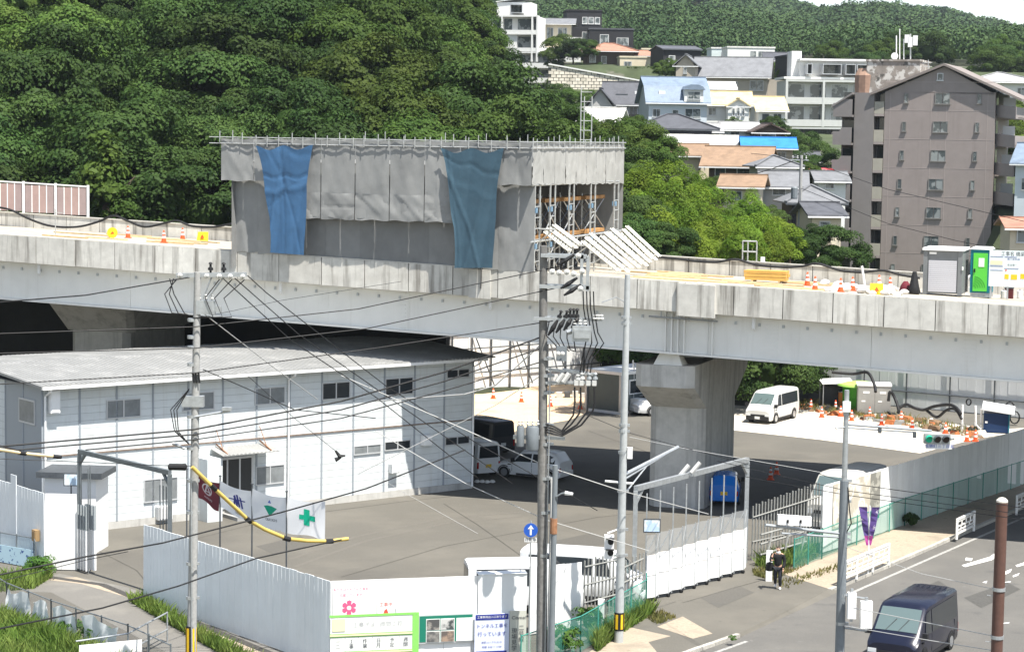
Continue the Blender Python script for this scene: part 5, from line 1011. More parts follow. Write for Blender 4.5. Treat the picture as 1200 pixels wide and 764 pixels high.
wire('first black cable fanning down right from the left pole crossarm', [(262, 327, D1), (340, 398, 69), (440, 465, 74), (560, 560, 82)], .022)
wire('second black cable fanning down right from the left pole crossarm', [(275, 326, D1), (350, 392, 69), (450, 462, 74), (600, 566, 82)], .022)
wire('third black cable fanning down right from the left pole crossarm tip', [(290, 323, D1), (312, 343, D1 + .3), (452, 452, 74), (560, 520, 80), (700, 598, 84)], .022)
wire('thick dark cable from the left pole down the office wall', [(238, 433, D1), (300, 460, 72), (345, 480, 74), (440, 490, 80)], .022)
wire('pale grey wire from the left pole head to the office eave', [(238, 367, D1), (320, 430, 75), (372, 468, 82)], .02, M_cgrey)
wire('pale cable from the office wall rising to the middle pole', [(440, 470, 75), (545, 462, 71), (580, 452, 70.5), (634, 404, D2)], .03, M_cgrey)
wire('pale cable sloping from the office wall down past the station wagon to the right gate', [(400, 440, 74), (520, 492, 72), (640, 546, 71.5), (725, 574, 73), (830, 602, 80)], .022, M_cgrey)
wire('pale cable sloping across the sunlit yard from the office foot', [(440, 505, 76), (545, 566, 73), (640, 609, 72), (760, 645, 74)], .018, M_cgrey)
wire('pale cable from the yard rising to the middle pole above the vans', [(420, 555, 73), (520, 505, 72), (580, 475, 71), (634, 440, D2)], .018, M_cgrey)
wire('lower black cable climbing over the long hoarding from the bottom left', [(-40, 748, 54), (0, 736, 55), (120, 712, 60), (210, 686, 63), (300, 654, 66), (400, 632, 69)], .032)
wire('black cable climbing across the yard from the left gate to the office corner', [(-40, 678, 60), (0, 673, 61), (100, 652, 63), (190, 636, 66), (330, 600, 70), (430, 572, 74), (545, 527, 78)], .034)
wire('thin wire beneath the climbing black cable at the left gate', [(-40, 686, 60), (0, 681, 61), (100, 656, 63), (150, 646, 65)], .015)
wire('upper thin wire crossing from the right signal pole to the brown pole', [(960, 555, 70), (993, 566, 66), (1165, 590, 60), (1260, 604, 56)], .014)
wire('lower thin wire crossing from the right signal pole to the brown pole', [(840, 540, 76), (993, 575, 66), (1165, 598, 60), (1260, 612, 56)], .014)
wire('third thin wire crossing from the right signal pole to the brown pole', [(860, 556, 74), (993, 580, 66), (1165, 604, 60), (1260, 618, 56)], .014)
wire('pale cable from the right signal pole across the black van to the brown pole', [(990, 640, 66), (1080, 672, 62), (1165, 690, 60)], .012, M_cgrey)
wire('pale cable crossing the black van windscreen to the brown pole', [(1000, 712, 65), (1080, 728, 62), (1165, 745, 60)], .016, M_cgrey)
wire('lowest pale cable crossing the black van bonnet to the brown pole', [(990, 733, 65.5), (1090, 750, 62), (1165, 762, 60)], .016, M_cgrey)
wire('thin wire passing across the pier from the signal pole', [(738, 512, 74), (800, 525, 80), (1000, 560, 78)], .012, M_cgrey)
wire('thin dark wire fanning under the viaduct right of the middle pole', [(668, 478, D2), (740, 508, 76), (880, 545, 84)], .014)
wire('faint wire sagging across the girder from the left pole', [(236, 372, D1), (330, 352, 72), (470, 330, 80)], .01)
def sleeve(label, pts, r, mat, nj):
    pts = [P(*p) for p in pts]; r_ = T('cable_guard', label, 'cable guard', pts[0]); q = MB(); q.tube(pts, r, 8); q.build('tube', mat, r_, world=True, smooth=50)
    for k in nj: d = (pts[min(k + 1, len(pts) - 1)] - pts[max(k - 1, 0)]).normalized(); wb(r_, 'joint', M_black, lambda q: q.tube([pts[k] - d*.13, pts[k] + d*.13], r*1.25, 8))
M_ytube = mk('yellow_tube', (.50, .37, .10), .4, noise=(3, .15)); M_ytube2 = mk('faded_tube', (.58, .48, .30), .5, noise=(3, .15))
sleeve('long yellow cable guard tube sagging in front of the flags', [(225, 547, 67.6), (250, 571, 68), (291, 609, 69), (310, 620, 69.3), (336, 631, 69.6), (360, 633.5, 70), (386, 634, 70.3), (408, 631, 70.6)], .066, M_ytube, (1, 2, 4, 6))
sleeve('faded yellow cable guard tube at the left edge above the gate', [(-30, 522, 61), (0, 527, 62), (26, 531, 62.5), (67, 535, 63)], .048, M_ytube2, (2, 3))
cc = P(208, 547, 67.5); CC = T('cable_closure', 'black cable closure hanging on the wire beside the left pole', 'cable closure', cc); ipart(CC, 'case', M_black, lambda q: q.tube([(-.30, 0, 0), (-.26, 0, 0), (.26, 0, 0), (.30, 0, 0)], [.06, .11, .11, .06], 10)); 
wire('wire carrying the black cable closure over the left gate', [(-40, 536, 63), (67, 540, 64), (195, 545.5, 67.4), (226, 546, 67.8)], .014)
cw = P(398, 533, 75); CW = T('cable_clamp', 'black twin cable clamp hanging in front of the office wall', 'cable clamp', cw); ipart(CW, 'clamp', M_black, lambda q: (q.tube([(-.15, 0, .15), (0, 0, -.05), (.2, 0, -.02)], [.04, .08, .03], 6), q.tube([(-.15, 0, -.18), (.05, 0, -.08)], [.09, .04], 6)))
wire('thin wire running up left from the black twin cable clamp', [(398, 532, 75), (345, 490, 73), (290, 440, 71)], .012)
wire('thin wire running right from the black twin cable clamp', [(402, 534, 75), (470, 575, 76), (560, 625, 76)], .008, M_cgrey)
# ================================================================ THINGS ON THE VIADUCT DECK
def dkz(s, t): return zt(s) - .08 - .042*t
def Dk(px, py):          # ray onto the deck plane -> s, t
    d = ray(px, py); o = Vector((0, 0, CH)) - VO
    a = o.dot(ES); b = o.dot(ET); da, db = d.dot(ES), d.dot(ET)
    k = (11.36 + GR*a - .042*b - o.z)/(d.z - GR*da + .042*db); return a + da*k, b + db*k
def Vp(px, py, t):       # ray onto the upright plane at t -> s, z
    p = W(px, py, VO + ET*t, ET); q = p - VO; return q.dot(ES), q.z
def vthing(name, label, cat, s, t, group=None, rz=0.):
    r = T(name, label, cat, Vw(s, t, dkz(s, t)), -PHI + rz, group); ORG[r.name] = Vector(); return r
# scaffold
M_sh = mk('grey_mesh_sheet', (.25, .253, .248), .8, noise=(1.2, .10), rand=.08, bump=(1.6, .25, .08, (1, 1, .5))); M_sh2 = mk('shade_toned_mesh_sheet', (.20, .203, .20), .85, noise=(1.2, .10), rand=.08, bump=(1.6, .25, .08, (1, 1, .5)))  # lower sheets darkened in colour for shade beneath the upper tier
M_shl = mk('sun_toned_mesh_sheet', (.33, .33, .315), .75, noise=(1.5, .08), rand=.05, bump=(1.6, .25, .08, (1, 1, .5))); M_tarp = mk('blue_tarpaulin', (.045, .115, .225), .5, noise=(1.5, .12), bump=(2, .2, .08)); M_tarp2 = mk('teal_tarpaulin', (.045, .09, .125), .55, noise=(1.5, .12), bump=(2, .2, .08))  # right face mesh paled in colour as if sunlit
sc = T('scaffold', 'large scaffold on the viaduct wrapped in grey mesh sheets with an open right side', 'scaffold', VO, -PHI); ORG[sc.name] = Vector()
ZT = 17.50
def creases(R, n):
    L_ = []
    for _ in range(n): an = R.choice((R.gauss(.9, .25), R.gauss(-.9, .25), R.gauss(0, .15), R.gauss(1.57, .12))); L_.append((math.cos(an), math.sin(an), R.uniform(-.3, 1.3), R.uniform(.02, .05), R.uniform(-1, 1)))
    def f(x, y):
        v = 0
        for c, s_, o, w_, h in L_: d = abs(-s_*x + c*y - (o - .5)); v += h*max(0, 1 - d/w_)
        return v
    return f
def hang(parent, name, mat, a, b, z0, z1, amp=.05, seed=0, n1=15, n2=15, taper=0, n=None):
    """a hanging sheet from a to b (local xy), wrinkled"""
    a, b = Vector((*a, 0)), Vector((*b, 0)); d = b - a; nn = Vector((d.y, -d.x, 0)).normalized(); R = random.Random(seed); f = [R.uniform(0, 6) for _ in range(6)]; vs = []; cf = creases(R, 9)
    for i in range(n1 + 1):
        for k in range(n2 + 1):
            x, y = i/n1, k/n2; wv = math.sin(x*5 + y*3 + f[0]) + .7*math.sin(x*11 - y*4 + f[1]) + .5*math.sin(y*9 + x*2 + f[2]) + .35*math.sin(x*17 + y*13 + f[3]); e = min(1, 6*x*(1 - x) + .25)
            xx = x if not taper else .5 + (x - .5)*(1 - taper*(1 - y)); sag = .05*math.sin(x*math.pi)*(1 if k == n2 else 0) + .03*math.sin(x*9 + f[4])*(k == 0)
            vs.append(a + d*xx + nn*(amp*.30*wv*e + .035*cf(x, y)) + Vector((0, 0, z0 + (z1 - z0)*y - sag)))
    mb = MB(); mb.add(vs, [(i*(n2 + 1) + k, (i + 1)*(n2 + 1) + k, (i + 1)*(n2 + 1) + k + 1, i*(n2 + 1) + k + 1) for i in range(n1) for k in range(n2)]); return mb.build(name, mat, parent, smooth=70)
sL, sR = -15.2, 1.06; lo = lambda s: zt(s) + .02
step = (sR - sL)/9
zmid = Vp(440, 256, -.55)[1]; zup = Vp(600, 217, -.5)[1]
for i in range(9):
    a, b = sL + i*step, sL + (i + 1)*step; mid = 2 <= i <= 6
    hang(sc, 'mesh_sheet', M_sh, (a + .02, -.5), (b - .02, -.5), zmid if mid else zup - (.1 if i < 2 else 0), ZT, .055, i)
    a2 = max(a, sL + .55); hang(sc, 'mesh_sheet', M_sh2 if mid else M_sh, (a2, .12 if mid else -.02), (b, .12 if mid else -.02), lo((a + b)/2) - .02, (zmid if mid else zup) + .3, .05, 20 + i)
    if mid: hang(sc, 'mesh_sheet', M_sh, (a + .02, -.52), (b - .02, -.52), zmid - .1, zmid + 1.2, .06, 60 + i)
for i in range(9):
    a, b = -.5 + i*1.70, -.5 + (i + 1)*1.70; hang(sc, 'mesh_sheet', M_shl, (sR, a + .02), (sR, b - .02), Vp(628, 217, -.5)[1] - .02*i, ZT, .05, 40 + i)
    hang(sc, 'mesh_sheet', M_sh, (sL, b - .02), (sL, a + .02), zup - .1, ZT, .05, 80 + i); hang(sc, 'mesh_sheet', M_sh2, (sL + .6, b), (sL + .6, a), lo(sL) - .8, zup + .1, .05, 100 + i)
    hang(sc, 'mesh_sheet', mk('interior_shade_sheet', (.045, .045, .045), .9), (sR - 2.6, a + .3), (sR - 2.6, b + .3), lo(sR) - .9, ZT - 1.2, .05, 120 + i); hang(sc, 'mesh_sheet', M_sh, (sL + i*step, 14.7), (sL + (i + 1)*step, 14.7), lo(sL) - .9, ZT, .04, 140 + i)  # near-black inner sheets added to paint the scaffold's shaded interior
def tb(parent, name, mat, pts, r=.024, n=5): q = MB(); q.tube(pts, r, n); return q.build(name, mat, parent)
M_pipe = mk('scaffold_pipe', (.48, .49, .48), .4, .5, noise=(6, .2)); M_cpl = mk('blue_coupler', (.16, .27, .38), .5)
for z in (ZT + .05, ZT - .25): tb(sc, 'rail', M_pipe, [(sL - .6, -.58, z), (sR + .1, -.58, z)], .022); tb(sc, 'rail', M_pipe, [(sR + .04, -.7, z), (sR + .04, 14.9, z)], .03)
ps_ = MB(); ps_.tube([(0, 0, -.2), (0, 0, .36)], .022, 5); src = ps_.build('standard', M_pipe, sc); src.location = (sL, -.62, ZT)
for i in range(1, 26): inst(src, sc, (sL + i*(sR - sL)/25 + rnd.uniform(-.1, .1), -.62, ZT + rnd.uniform(-.25, .05)))
for i in range(18): inst(src, sc, (sR + .06, i*.84, ZT + rnd.uniform(-.2, .05)))
for i in range(14): inst(src, sc, (sL + i*1.2, 14.7, ZT + rnd.uniform(-.2, .1)))
z0r, z1r = lo(sR) - .3, Vp(628, 217, -.5)[1]
for i, t in enumerate((.1, 2.4, 5.4, 9.0, 13.2)):
    for dt in (0, .75): tb(sc, 'standard', M_pipe, [(sR - .05, t + dt, z0r - .04*t), (sR - .05, t + dt, z1r + .3)], .05)
    for k in range(7): z = z0r + .25 + k*.52; tb(sc, 'rung', M_pipe, [(sR - .05, t, z), (sR - .05, t + .75, z)], .025)
    for zc_ in (z0r + 1.5, z0r + 3.2): q = MB(); q.box(sR - .14, sR + .04, t - .04, t + .2, zc_ - .12, zc_ + .12); q.build('coupler', M_cpl, sc)
    if i < 4:
        nt_ = (.1, 2.4, 5.4, 9.0, 13.2)[i + 1]
        for k in range(2):
            za, zb = z0r + .2 + k*1.75, z0r + 1.75 + k*1.75
            for ds_ in (.9, 1.5, 2.1): tb(sc, 'cross_brace', M_dsteel, [(sR - ds_, t + .3, za), (sR - ds_, nt_, zb)], .03); tb(sc, 'cross_brace', M_dsteel, [(sR - ds_, t + .3, zb), (sR - ds_, nt_, za)], .03); tb(sc, 'standard', M_pipe, [(sR - ds_, t + 1.2, za - .3), (sR - ds_, t + 1.2, zb + .3)], .035)
            tb(sc, 'cross_brace', M_pipe, [(sR - .6, t + .8, za), (sR - .6, nt_, zb)], .03); tb(sc, 'cross_brace', M_pipe, [(sR - .6, t + .8, zb), (sR - .6, nt_, za)], .03)
            q = MB(); q.box(sR - 1.4, sR - .55, t + .78, nt_ - .02, zb - .02, zb + .16); q.build('scaffold_board', mk('scaffold_plank', (.36, .19, .07), .75, noise=(3, .3), rand=.25), sc)
        tb(sc, 'bracket_pipe', M_pipe, [(sR - .05, t + .7, z0r + 2.3 - .5*i), (sR + .75, t + .7, z0r + 2.3 - .5*i)], .045); tb(sc, 'bracket_pipe', M_pipe, [(sR - .05, t + .7, z0r + 1.7 - .5*i), (sR + .7, t + .7, z0r + 2.25 - .5*i)], .035)
for z in (z1r - .02, z0r + 1.72): tb(sc, 'rail', M_pipe, [(sR - .05, -.4, z), (sR - .05, 14.6, z)], .05)
q = MB(); q.box(sL + .3, sR - .25, -.2, 14.5, ZT - 1.2, ZT - 1.12); q.build('top_deck', mk('scaffold_deck', (.2, .2, .19), .8), sc)
# blue tarpaulins hung over the mesh: one object each
for (pts, mat, lab) in (([(300, 171), (366, 170), (358, 299), (317, 296)], M_tarp, 'blue tarpaulin hung over the left part of the scaffold'), ([(517, 174), (590, 174), (579, 314), (533, 314)], M_tarp2, 'dull teal blue tarpaulin hung over the right part of the scaffold')):
    c = [Vp(x, y, -.68) for x, y in pts]; r = T('tarpaulin', lab, 'tarpaulin', VO, -PHI); ORG[r.name] = Vector(); vs = []; n1, n2 = 30, 48; R = random.Random(len(lab)); cf = creases(R, 26)
    for i in range(n1 + 1):
        for k in range(n2 + 1):
            x, y = i/n1, k/n2; sh = y**1.4; top = (c[0][0] + (c[1][0] - c[0][0])*x, c[0][1] + (c[1][1] - c[0][1])*x - .22*math.sin(x*math.pi*2)**2); bot = (c[3][0] + (c[2][0] - c[3][0])*x, c[3][1] + (c[2][1] - c[3][1])*x)
            s = top[0] + (bot[0] - top[0])*min(1, y*1.5)**.8 + .05*math.sin(y*9 + (x > .5)*2)*abs(x - .5)*2; z = top[1] + (bot[1] - top[1])*y
            vs.append((s, -.72 - (.35 if 0 < y < 1 else .2)*0 - .05*abs(math.sin(x*6 + y*2.3)) - .05*cf(x, y) + (.30*max(0, (y - .35)/.65) if False else 0), z))
    mb = MB(); mb.add(vs, [(i*(n2 + 1) + k, i*(n2 + 1) + k + 1, (i + 1)*(n2 + 1) + k + 1, (i + 1)*(n2 + 1) + k) for i in range(n1) for k in range(n2)]); mb.build('tarpaulin_sheet', mat, r, smooth=70)
# ladder behind the scaffold top
ld = vthing('access_ladder', 'tall steel ladder tower poking above the scaffold near its right corner', 'ladder', Vp(684, 165, 12)[0], 12.0)
for dx in (-.18, .0, .42): tb(ld, 'rail', M_pipe, [(dx, 0, 5.0), (dx, 0, Vp(686, 116, 12)[1] + (.5 if dx < 0 else 0) - dkz(3.5, 12))], .03)
for k in range(9): tb(ld, 'rung', M_pipe, [(-.18, 0, 5.3 + k*.5), (.42, 0, 5.3 + k*.5)], .02)
# leaning lattice frames
M_lat = mk('pale_lattice', (.58, .58, .53), .5, .2, noise=(5, .15))
def lattice(p0, p1, t, parent, w_=.42):
    a, b = Vp(*p0, t), Vp(*p1, t); A, B = Vector((a[0], t, a[1])), Vector((b[0], t, b[1])); 
    for dt in (0, w_):
        for dz in (0, .26): tb(parent, 'chord', M_lat, [A + Vector((dz*.7, dt, dz*.7)), B + Vector((dz*.7, dt, dz*.7))], .05)
        n = 9
        for k in range(n): p = A + (B - A)*(k/n) + Vector((0, dt, 0)); q = A + (B - A)*((k + .5)/n) + Vector((.18, dt, .18)); tb(parent, 'web', M_lat, [p, q], .025, 4)
    for k in range(6): p = A + (B - A)*(k/5.); tb(parent, 'rung', M_lat, [p, p + Vector((0, w_, 0))], .03, 4)
for lab, g, t in (('leaning pale lattice frames nearest the utility pole head', [((637, 272), (666, 294)), ((643, 268), (674, 291))], 1.6), ('leaning pale lattice frames at the foot of the scaffold right side', [((681, 283), (724, 318)), ((686, 278), (735, 319))], 3.5),
                  ('leaning pale lattice frames third from the left on the deck', [((704, 277), (748, 314)), ((711, 272), (757, 312))], 8), ('leaning pale lattice frames farthest right against the green trees', [((725, 273), (760, 308)), ((729, 269), (768, 305))], 13)):
    r = T('lattice_frame', lab, 'scaffold frame', VO, -PHI); ORG[r.name] = Vector()
    for k, (a, b) in enumerate(g): lattice(a, b, t + k*.9, r)
# deck plates: sandy decking as a sheet near the parapet top
zd = lambda s, t: dkz(s, t)
mb = MB(); mb.hexa([(s, t, zd(s, t) - d) for d in (.12, 0) for s, t in ((-80, .33), (80, .33), (80, 18.18), (-80, 18.18))]); mb.build('deck_plate', M_deck, via)
# cones
CONE = None
def cone(base, label, group, h=.7, rz=0., stripes_=True):
    global CONE
    if CONE is None:
        CONE = T('traffic_cone', label, 'traffic cone', base, rz, group); q = MB(); q.box(-.19, .19, -.19, .19, 0, .035); q.build('base', M_orange, CONE)
        q = MB(); q.lathe([(.15, .035), (.115, .22), (.083, .42), (.04, .68), (.02, .70)], 10); q.build('cone_body', M_orange, CONE, smooth=50)
        for z0, z1 in ((.26, .38), (.48, .58)): q = MB(); f = lambda z: .146 - (z - .035)*.163; q.lathe([(f(z0) + .006, z0), (f(z1) + .006, z1)], 10); q.build('band', M_reflw, CONE, smooth=50)
        return CONE
    return copy_tree(CONE, None, base, rz, label, group)
dc = [(150, 279), (192, 285), (214, 281), (240, 279), (955, 341), (946, 335), (985, 343), (999, 341), (1030, 338), (1043, 341)]
side = ['far left', 'left']
for i, (x, y) in enumerate(dc):
    s, t = Dk(x, y); lab = f'orange cone on the left deck of the viaduct, {ORDS[i]} along' if i < 4 else f'{ORDS[i - 4]} orange cone from the left among the sandbags on the deck'
    cone(Vw(s, t, dkz(s, t)), lab, 'orange cones on the viaduct deck')
# yellow warning lamps / signs
for x, y, lab in ((132, 280, 'yellow round warning sign on the far left of the deck'), (238, 283, 'tilted yellow warning sign at the foot of the scaffold left side'), (1027, 346, 'yellow warning sign on the deck left of the grey container')):
    s, t = Dk(x, y); r = vthing('warning_sign', lab, 'sign', s, t, rz=.2); q = MB(); q.disc((0, -.05, .34), (0, 1, -.2), .30, .05, 14) if x < 200 else q.hexa([(-.34, -.2, 0), (.34, -.2, 0), (.34, -.15, 0), (-.34, -.15, 0), (-.30, 0, .55), (.30, 0, .55), (.30, .05, .55), (-.30, .05, .55)]); q.build('face', M_yellow, r)
    q = MB(); q.prism([(-.12, -.2, .2), (.12, -.2, .2), (0, -.2, .42)], (0, .03, 0)) if x > 200 else q.prism([(-.1, -.1, .26), (.12, -.1, .3), (.02, -.1, .42)], (0, .02, 0)); q.build('mark', M_orange, r); q = MB(); q.box(-.35, -.05, .1, .4, 0, .08); q.build('foot', M_black, r)
# white leaning pole and stake
s, t = Dk(1012, 342); r = vthing('survey_pole', 'white leaning pole standing on the deck beside the yellow sign', 'pole', s, t); tb(r, 'pole', M_white, [(.1, 0, 0), (-.12, 0, 1.25)], .06, 6); q = MB(); q.box(-.05, .3, -.15, .15, 0, .06); q.build('foot', M_white, r)
# timber stack, planks, bags
s, t = Dk(897, 331); r = vthing('timber_stack', 'stack of orange yellow timber beams on the deck before the far parapet', 'timber', s, t); M_or = mk('formwork_timber', (.62, .36, .09), .6, noise=(3, .12), rand=.1)
for k in range(3):
    for j in range(4): q = MB(); q.box(-1.1 + rnd.uniform(-.05, .05), 1.05 + rnd.uniform(-.05, .05), j*.22, j*.22 + .2, .10 + k*.17, .25 + k*.17); q.build('beam', M_or, r)
for x in (-.7, .7): q = MB(); q.box(x - .05, x + .05, 0, .85, 0, .098); q.build('bearer', M_wood, r)
PLK = None
for i in range(34):
    px = rnd.uniform(742, 950) if i < 24 else rnd.uniform(5, 270); py = 329.6 + (px - 740)*.0705 - rnd.uniform(3, 13) if i < 24 else 276.5 + px*.069 - rnd.uniform(3, 11)
    s, t = Dk(px, py); h = rnd.uniform(.05, .16)
    if PLK is None: PLK = tag(MB().box(-1.5, 1.5, -.12, .12, 0, .06).build('plank', M_wood), 'weathered timber plank lying on the viaduct deck', 'plank', 'planks lying on the viaduct deck'); o = PLK
    else: o = PLK.copy(); COL.objects.link(o)
    o.location = Vw(s, t, dkz(s, t) + .005); o.rotation_euler = (0, math.atan(-GR), -PHI + rnd.gauss(0, .12)); o.scale = (rnd.uniform(.6, 1.3), 1, 1 + 2*h)
BAG = None; M_bag = mk('white_sandbag', (.68, .67, .64), .8, noise=(4, .12), rand=.15)
for i in range(38):
    px = rnd.uniform(958, 1062); py = 345 + (px - 962)*.069 - rnd.uniform(3, 12); s, t = Dk(px, py)
    if BAG is None: BAG = tag(MB().lathe([(.05, 0), (.24, .05), (.27, .14), (.16, .24), (.04, .27)], 8).build('sandbag', M_bag, smooth=60), 'white sandbag in the heap on the viaduct deck', 'sandbag', 'white sandbags heaped on the viaduct deck'); o = BAG
    else: o = BAG.copy(); COL.objects.link(o)
    o.location = Vw(s, t, dkz(s, t)); o.rotation_euler = (rnd.uniform(-.2, .2), rnd.uniform(-.2, .2), rnd.uniform(0, 6)); k = rnd.uniform(.6, 1.2); o.scale = (k*1.2, k*.9, k)
# small frame on the far parapet
s0, z0_ = Vp(870, 302, 18.3); s1, z1_ = Vp(887, 283, 18.3); r = T('handrail_frame', 'small pale steel frame standing on the far parapet before the bright trees', 'frame', VO, -PHI); ORG[r.name] = Vector(); zb = zt(s0) - .05
for x in (s0, (s0 + s1)/2 - .1, s1): tb(r, 'upright', M_pipe, [(x, 18.3, zb), (x, 18.3, z1_)], .04)
for z in (z1_, (z1_ + zb)/2): tb(r, 'rail', M_pipe, [(s0, 18.3, z), (s1, 18.3, z)], .04)
s2 = s1 + .25; q = MB(); q.box(s2, s2 + .2, 18.2, 18.4, zb, zb + .3); q.build('box', M_white, r)
# grey container shed, portable toilet, notice board
def dbox(px0, px1, py0, pyb):   # base line row pyb, top row py0 -> s0,s1,t,height
    s0, t = Dk(px0, pyb - .035*0); s0, _ = Vp(px0, pyb, t); s1, _ = Vp(px1, pyb, t); zt_ = Vp((px0 + px1)/2, py0, t)[1]; return s0, s1, t, zt_
s0, s1, t, zt_ = dbox(1081, 1127, 291, 345); r = vthing('container_shed', 'dark grey shed with a pale roller shutter and white roof on the deck', 'shed', s0, t); wd = s1 - s0; h = zt_ - dkz(s0, t)
M_cont = mk('container_grey', (.17, .18, .185), .5, noise=(2, .06))
q = MB(); q.box(0, wd, 0, 2.2, .08, h - .12); q.build('body', M_cont, r); q = MB(); q.box(-.05, wd + .05, -.12, 2.25, h - .115, h); q.build('roof', M_white, r)
for k in range(16): z = .16 + k*(h - .75)/16; q = MB(); q.box(.26, wd - .28, -.035, -.004, z, z + (h - .75)/16 - .012); q.build('shutter_slat', mk('shutter_grey', (.50, .50, .53), .5, rand=.02), r)
for x0, x1 in ((.0, .2), (wd - .22, wd)): q = MB(); q.box(x0, x1, -.05, -.003, .0, h - .13); q.build('door_jamb', M_cont, r)
q = MB(); q.box(.28, .62, -.02, -.003, h - .3, h - .2); q.build('label_plate', M_white, r); q = MB(); q.box(wd - .02, wd + .05, -.1, -.05, h*.55, h*.62); q.build('handle', M_white, r)
s0, s1, t, zt_ = dbox(1136, 1160, 290, 348); r = vthing('portable_toilet', 'portable toilet with bright green door and teal frame beside the notice board', 'toilet', s0, t); wd = s1 - s0; h = zt_ - dkz(s0, t); M_teal = mk('teal_plastic', (.0, .15, .20), .4); M_lgr = mk('lime_door', (.10, .55, .06), .4)
q = MB(); q.box(0, wd, 0, 1.3, .22, h - .1); q.build('cabin', M_teal, r); q = MB(); q.box(.03, wd, 0.02, 1.25, 0, .215); q.build('base', M_steel, r); q = MB(); q.hexa([(-.03, -.05, h - .097), (wd + .03, -.05, h - .097), (wd + .03, 1.35, h - .097), (-.03, 1.35, h - .097), (.08, .1, h), (wd - .08, .1, h), (wd - .08, 1.2, h), (.08, 1.2, h)]); q.build('roof', M_white, r)
q = MB(); q.box(.14, wd - .16, -.035, -.003, .30, h - .28); d_ = q.build('door', M_lgr, r); q = MB(); q.box(wd*.4, wd*.68, -.05, -.036, h - .95, h - .52); q.build('notice', M_paper, d_); q = MB(); q.box(.17, .25, -.07, -.036, h*.5, h*.57); q.build('handle', M_black, d_)
for k in range(5):
    q = MB()
    for pl in arc(.16, .45, .12 + k*.11, .15 + k*.11, .1, 1.45, 1, 8): q.prism([(min(x, wd - .18), -.036, z) for x, z in pl], (0, -.012, 0))
    q.build('moulding', mk('dark_lime', (.05, .33, .04), .5), d_)
s0, s1, t, zt_ = dbox(1158, 1225, 294, 350); r = vthing('notice_board', 'large white site notice board with coloured notices at the right end of the deck', 'notice board', s0, t); wd = s1 - s0; h = zt_ - dkz(s0, t); M_pl = mk('board_white', (.66, .74, .75), .5)
q = MB(); q.box(0, wd, -.05, 0, .62, h); q.build('panel', M_pl, r)
for x in (.1, .9, 2.0, wd - .1): q = MB(); q.box(x - .04, x + .04, 0, .07, 0, h); q.build('post', M_steel, r)
put_text(r, '工事名 橋梁工', .24, (wd*.45, -.05, h - .17), (1, 0, 0), (0, 0, 1), M_ink, .008, .9)
for k, (x0, x1, z0, z1, m_) in enumerate([(.04, .66, .30, .32, M_navy), (.06, .64, .50, .70, M_cream), (.04, .66, .76, .78, M_navy), (.06, .66, .96, .98, M_navy), (.72, 1.3, .30, .32, M_navy), (.75, .95, 1.15, 1.38, M_yellow), (1.05, 1.35, 1.15, 1.40, M_yellow), (1.5, 1.9, 1.1, 1.35, M_yellow), (.72, 1.4, .86, .88, M_navy), (.78, .84, .92, 1.0, M_redp)]): q = MB(); q.box(x0, x1, -.062, -.052, h - z1, h - z0); q.build('notice', m_, r)
put_text(r, '施工体系図', .12, (1.15, -.05, h - .42), (1, 0, 0), (0, 0, 1), M_navy, .008); put_text(r, '安全第一', .12, (1.1, -.05, h - .7), (1, 0, 0), (0, 0, 1), M_ink, .008)
# dark bags and hose by the shed, crates under the board
for x, y, lab, m_ in ((1061, 344, 'dark red and black bundle left of the grey shed', mk('dark_red_cloth', (.12, .015, .025), .8)), (1071, 345, 'upright black bundle leaning on the grey shed', M_black)):
    s, t = Dk(x, y); r = vthing('bundle', lab, 'bundle', s, t); q = MB(); q.lathe([(.25, 0), (.32, .12), (.24, .4), (.1, .6 if x < 1065 else 1.1)], 8); q.build('wrap', m_, r, smooth=60)
s, t = Dk(1132, 346); r = vthing('coiled_hose', 'white hose drooping between the grey shed and the portable toilet', 'hose', s, t); tb(r, 'hose', M_white, [(-.05, 0, 0), (0, 0, .5), (.08, 0, .9), (.22, .1, 1.05), (.35, .2, .95)], .05, 6); q = MB(); q.box(.1, .3, 0, .2, 0, .4); q.build('bottle', M_white, r)
for k, (x, m_, lab) in enumerate(((1182, M_red, 'dark red crate under the notice board'), (1195, M_white, 'white plastic drum under the notice board at the right edge'), (1176, M_insw, 'small white can under the notice board beside the red crate'))):
    s, t = Dk(x, 350); r = vthing('crate' if k == 0 else 'drum', lab, 'crate' if k == 0 else 'drum', s, t); q = MB(); (q.box(-.2, .2, 0, .3, 0, .5) if k == 0 else q.lathe([(.13, 0), (.15, .05), (.15, .38), (.08, .42)], 10)); q.build('body', m_ if k else mk('dark_red_crate', (.10, .02, .02), .6), r); q = MB(); (q.box(-.22, .22, -.02, .32, .5, .55) if k == 0 else q.lathe([(.06, .42), (.06, .46)], 8)); q.build('lid', M_dsteel, r)
# hose swags on the far parapet
def hose(label, pts, t, r=.07):
    o = []; P_ = [Vector((Vp(x, y, t)[0], t, Vp(x, y, t)[1])) for x, y in pts]
    for i in range(len(P_) - 1):
        p0, p1, p2, p3 = P_[max(i - 1, 0)], P_[i], P_[i + 1], P_[min(i + 2, len(P_) - 1)]
        for k in range(6): u = k/6; o.append(.5*((2*p1) + (p2 - p0)*u + (2*p0 - 5*p1 + 4*p2 - p3)*u*u + (3*p1 - p0 - 3*p2 + p3)*u**3))
    o.append(P_[-1]); q = MB(); q.tube([VO + ES*p.x + ET*p.y + Vector((0, 0, p.z)) for p in o], r, 6); tag(q.build('black_hose', M_black), label, 'hose')
hose('black hose hanging in swags along the far left parapet', [(-10, 242), (12, 246), (35, 257), (60, 265), (90, 266), (115, 260), (133, 253), (150, 259), (170, 266), (195, 261), (208, 259), (225, 265), (250, 266), (273, 262)], 17.9)
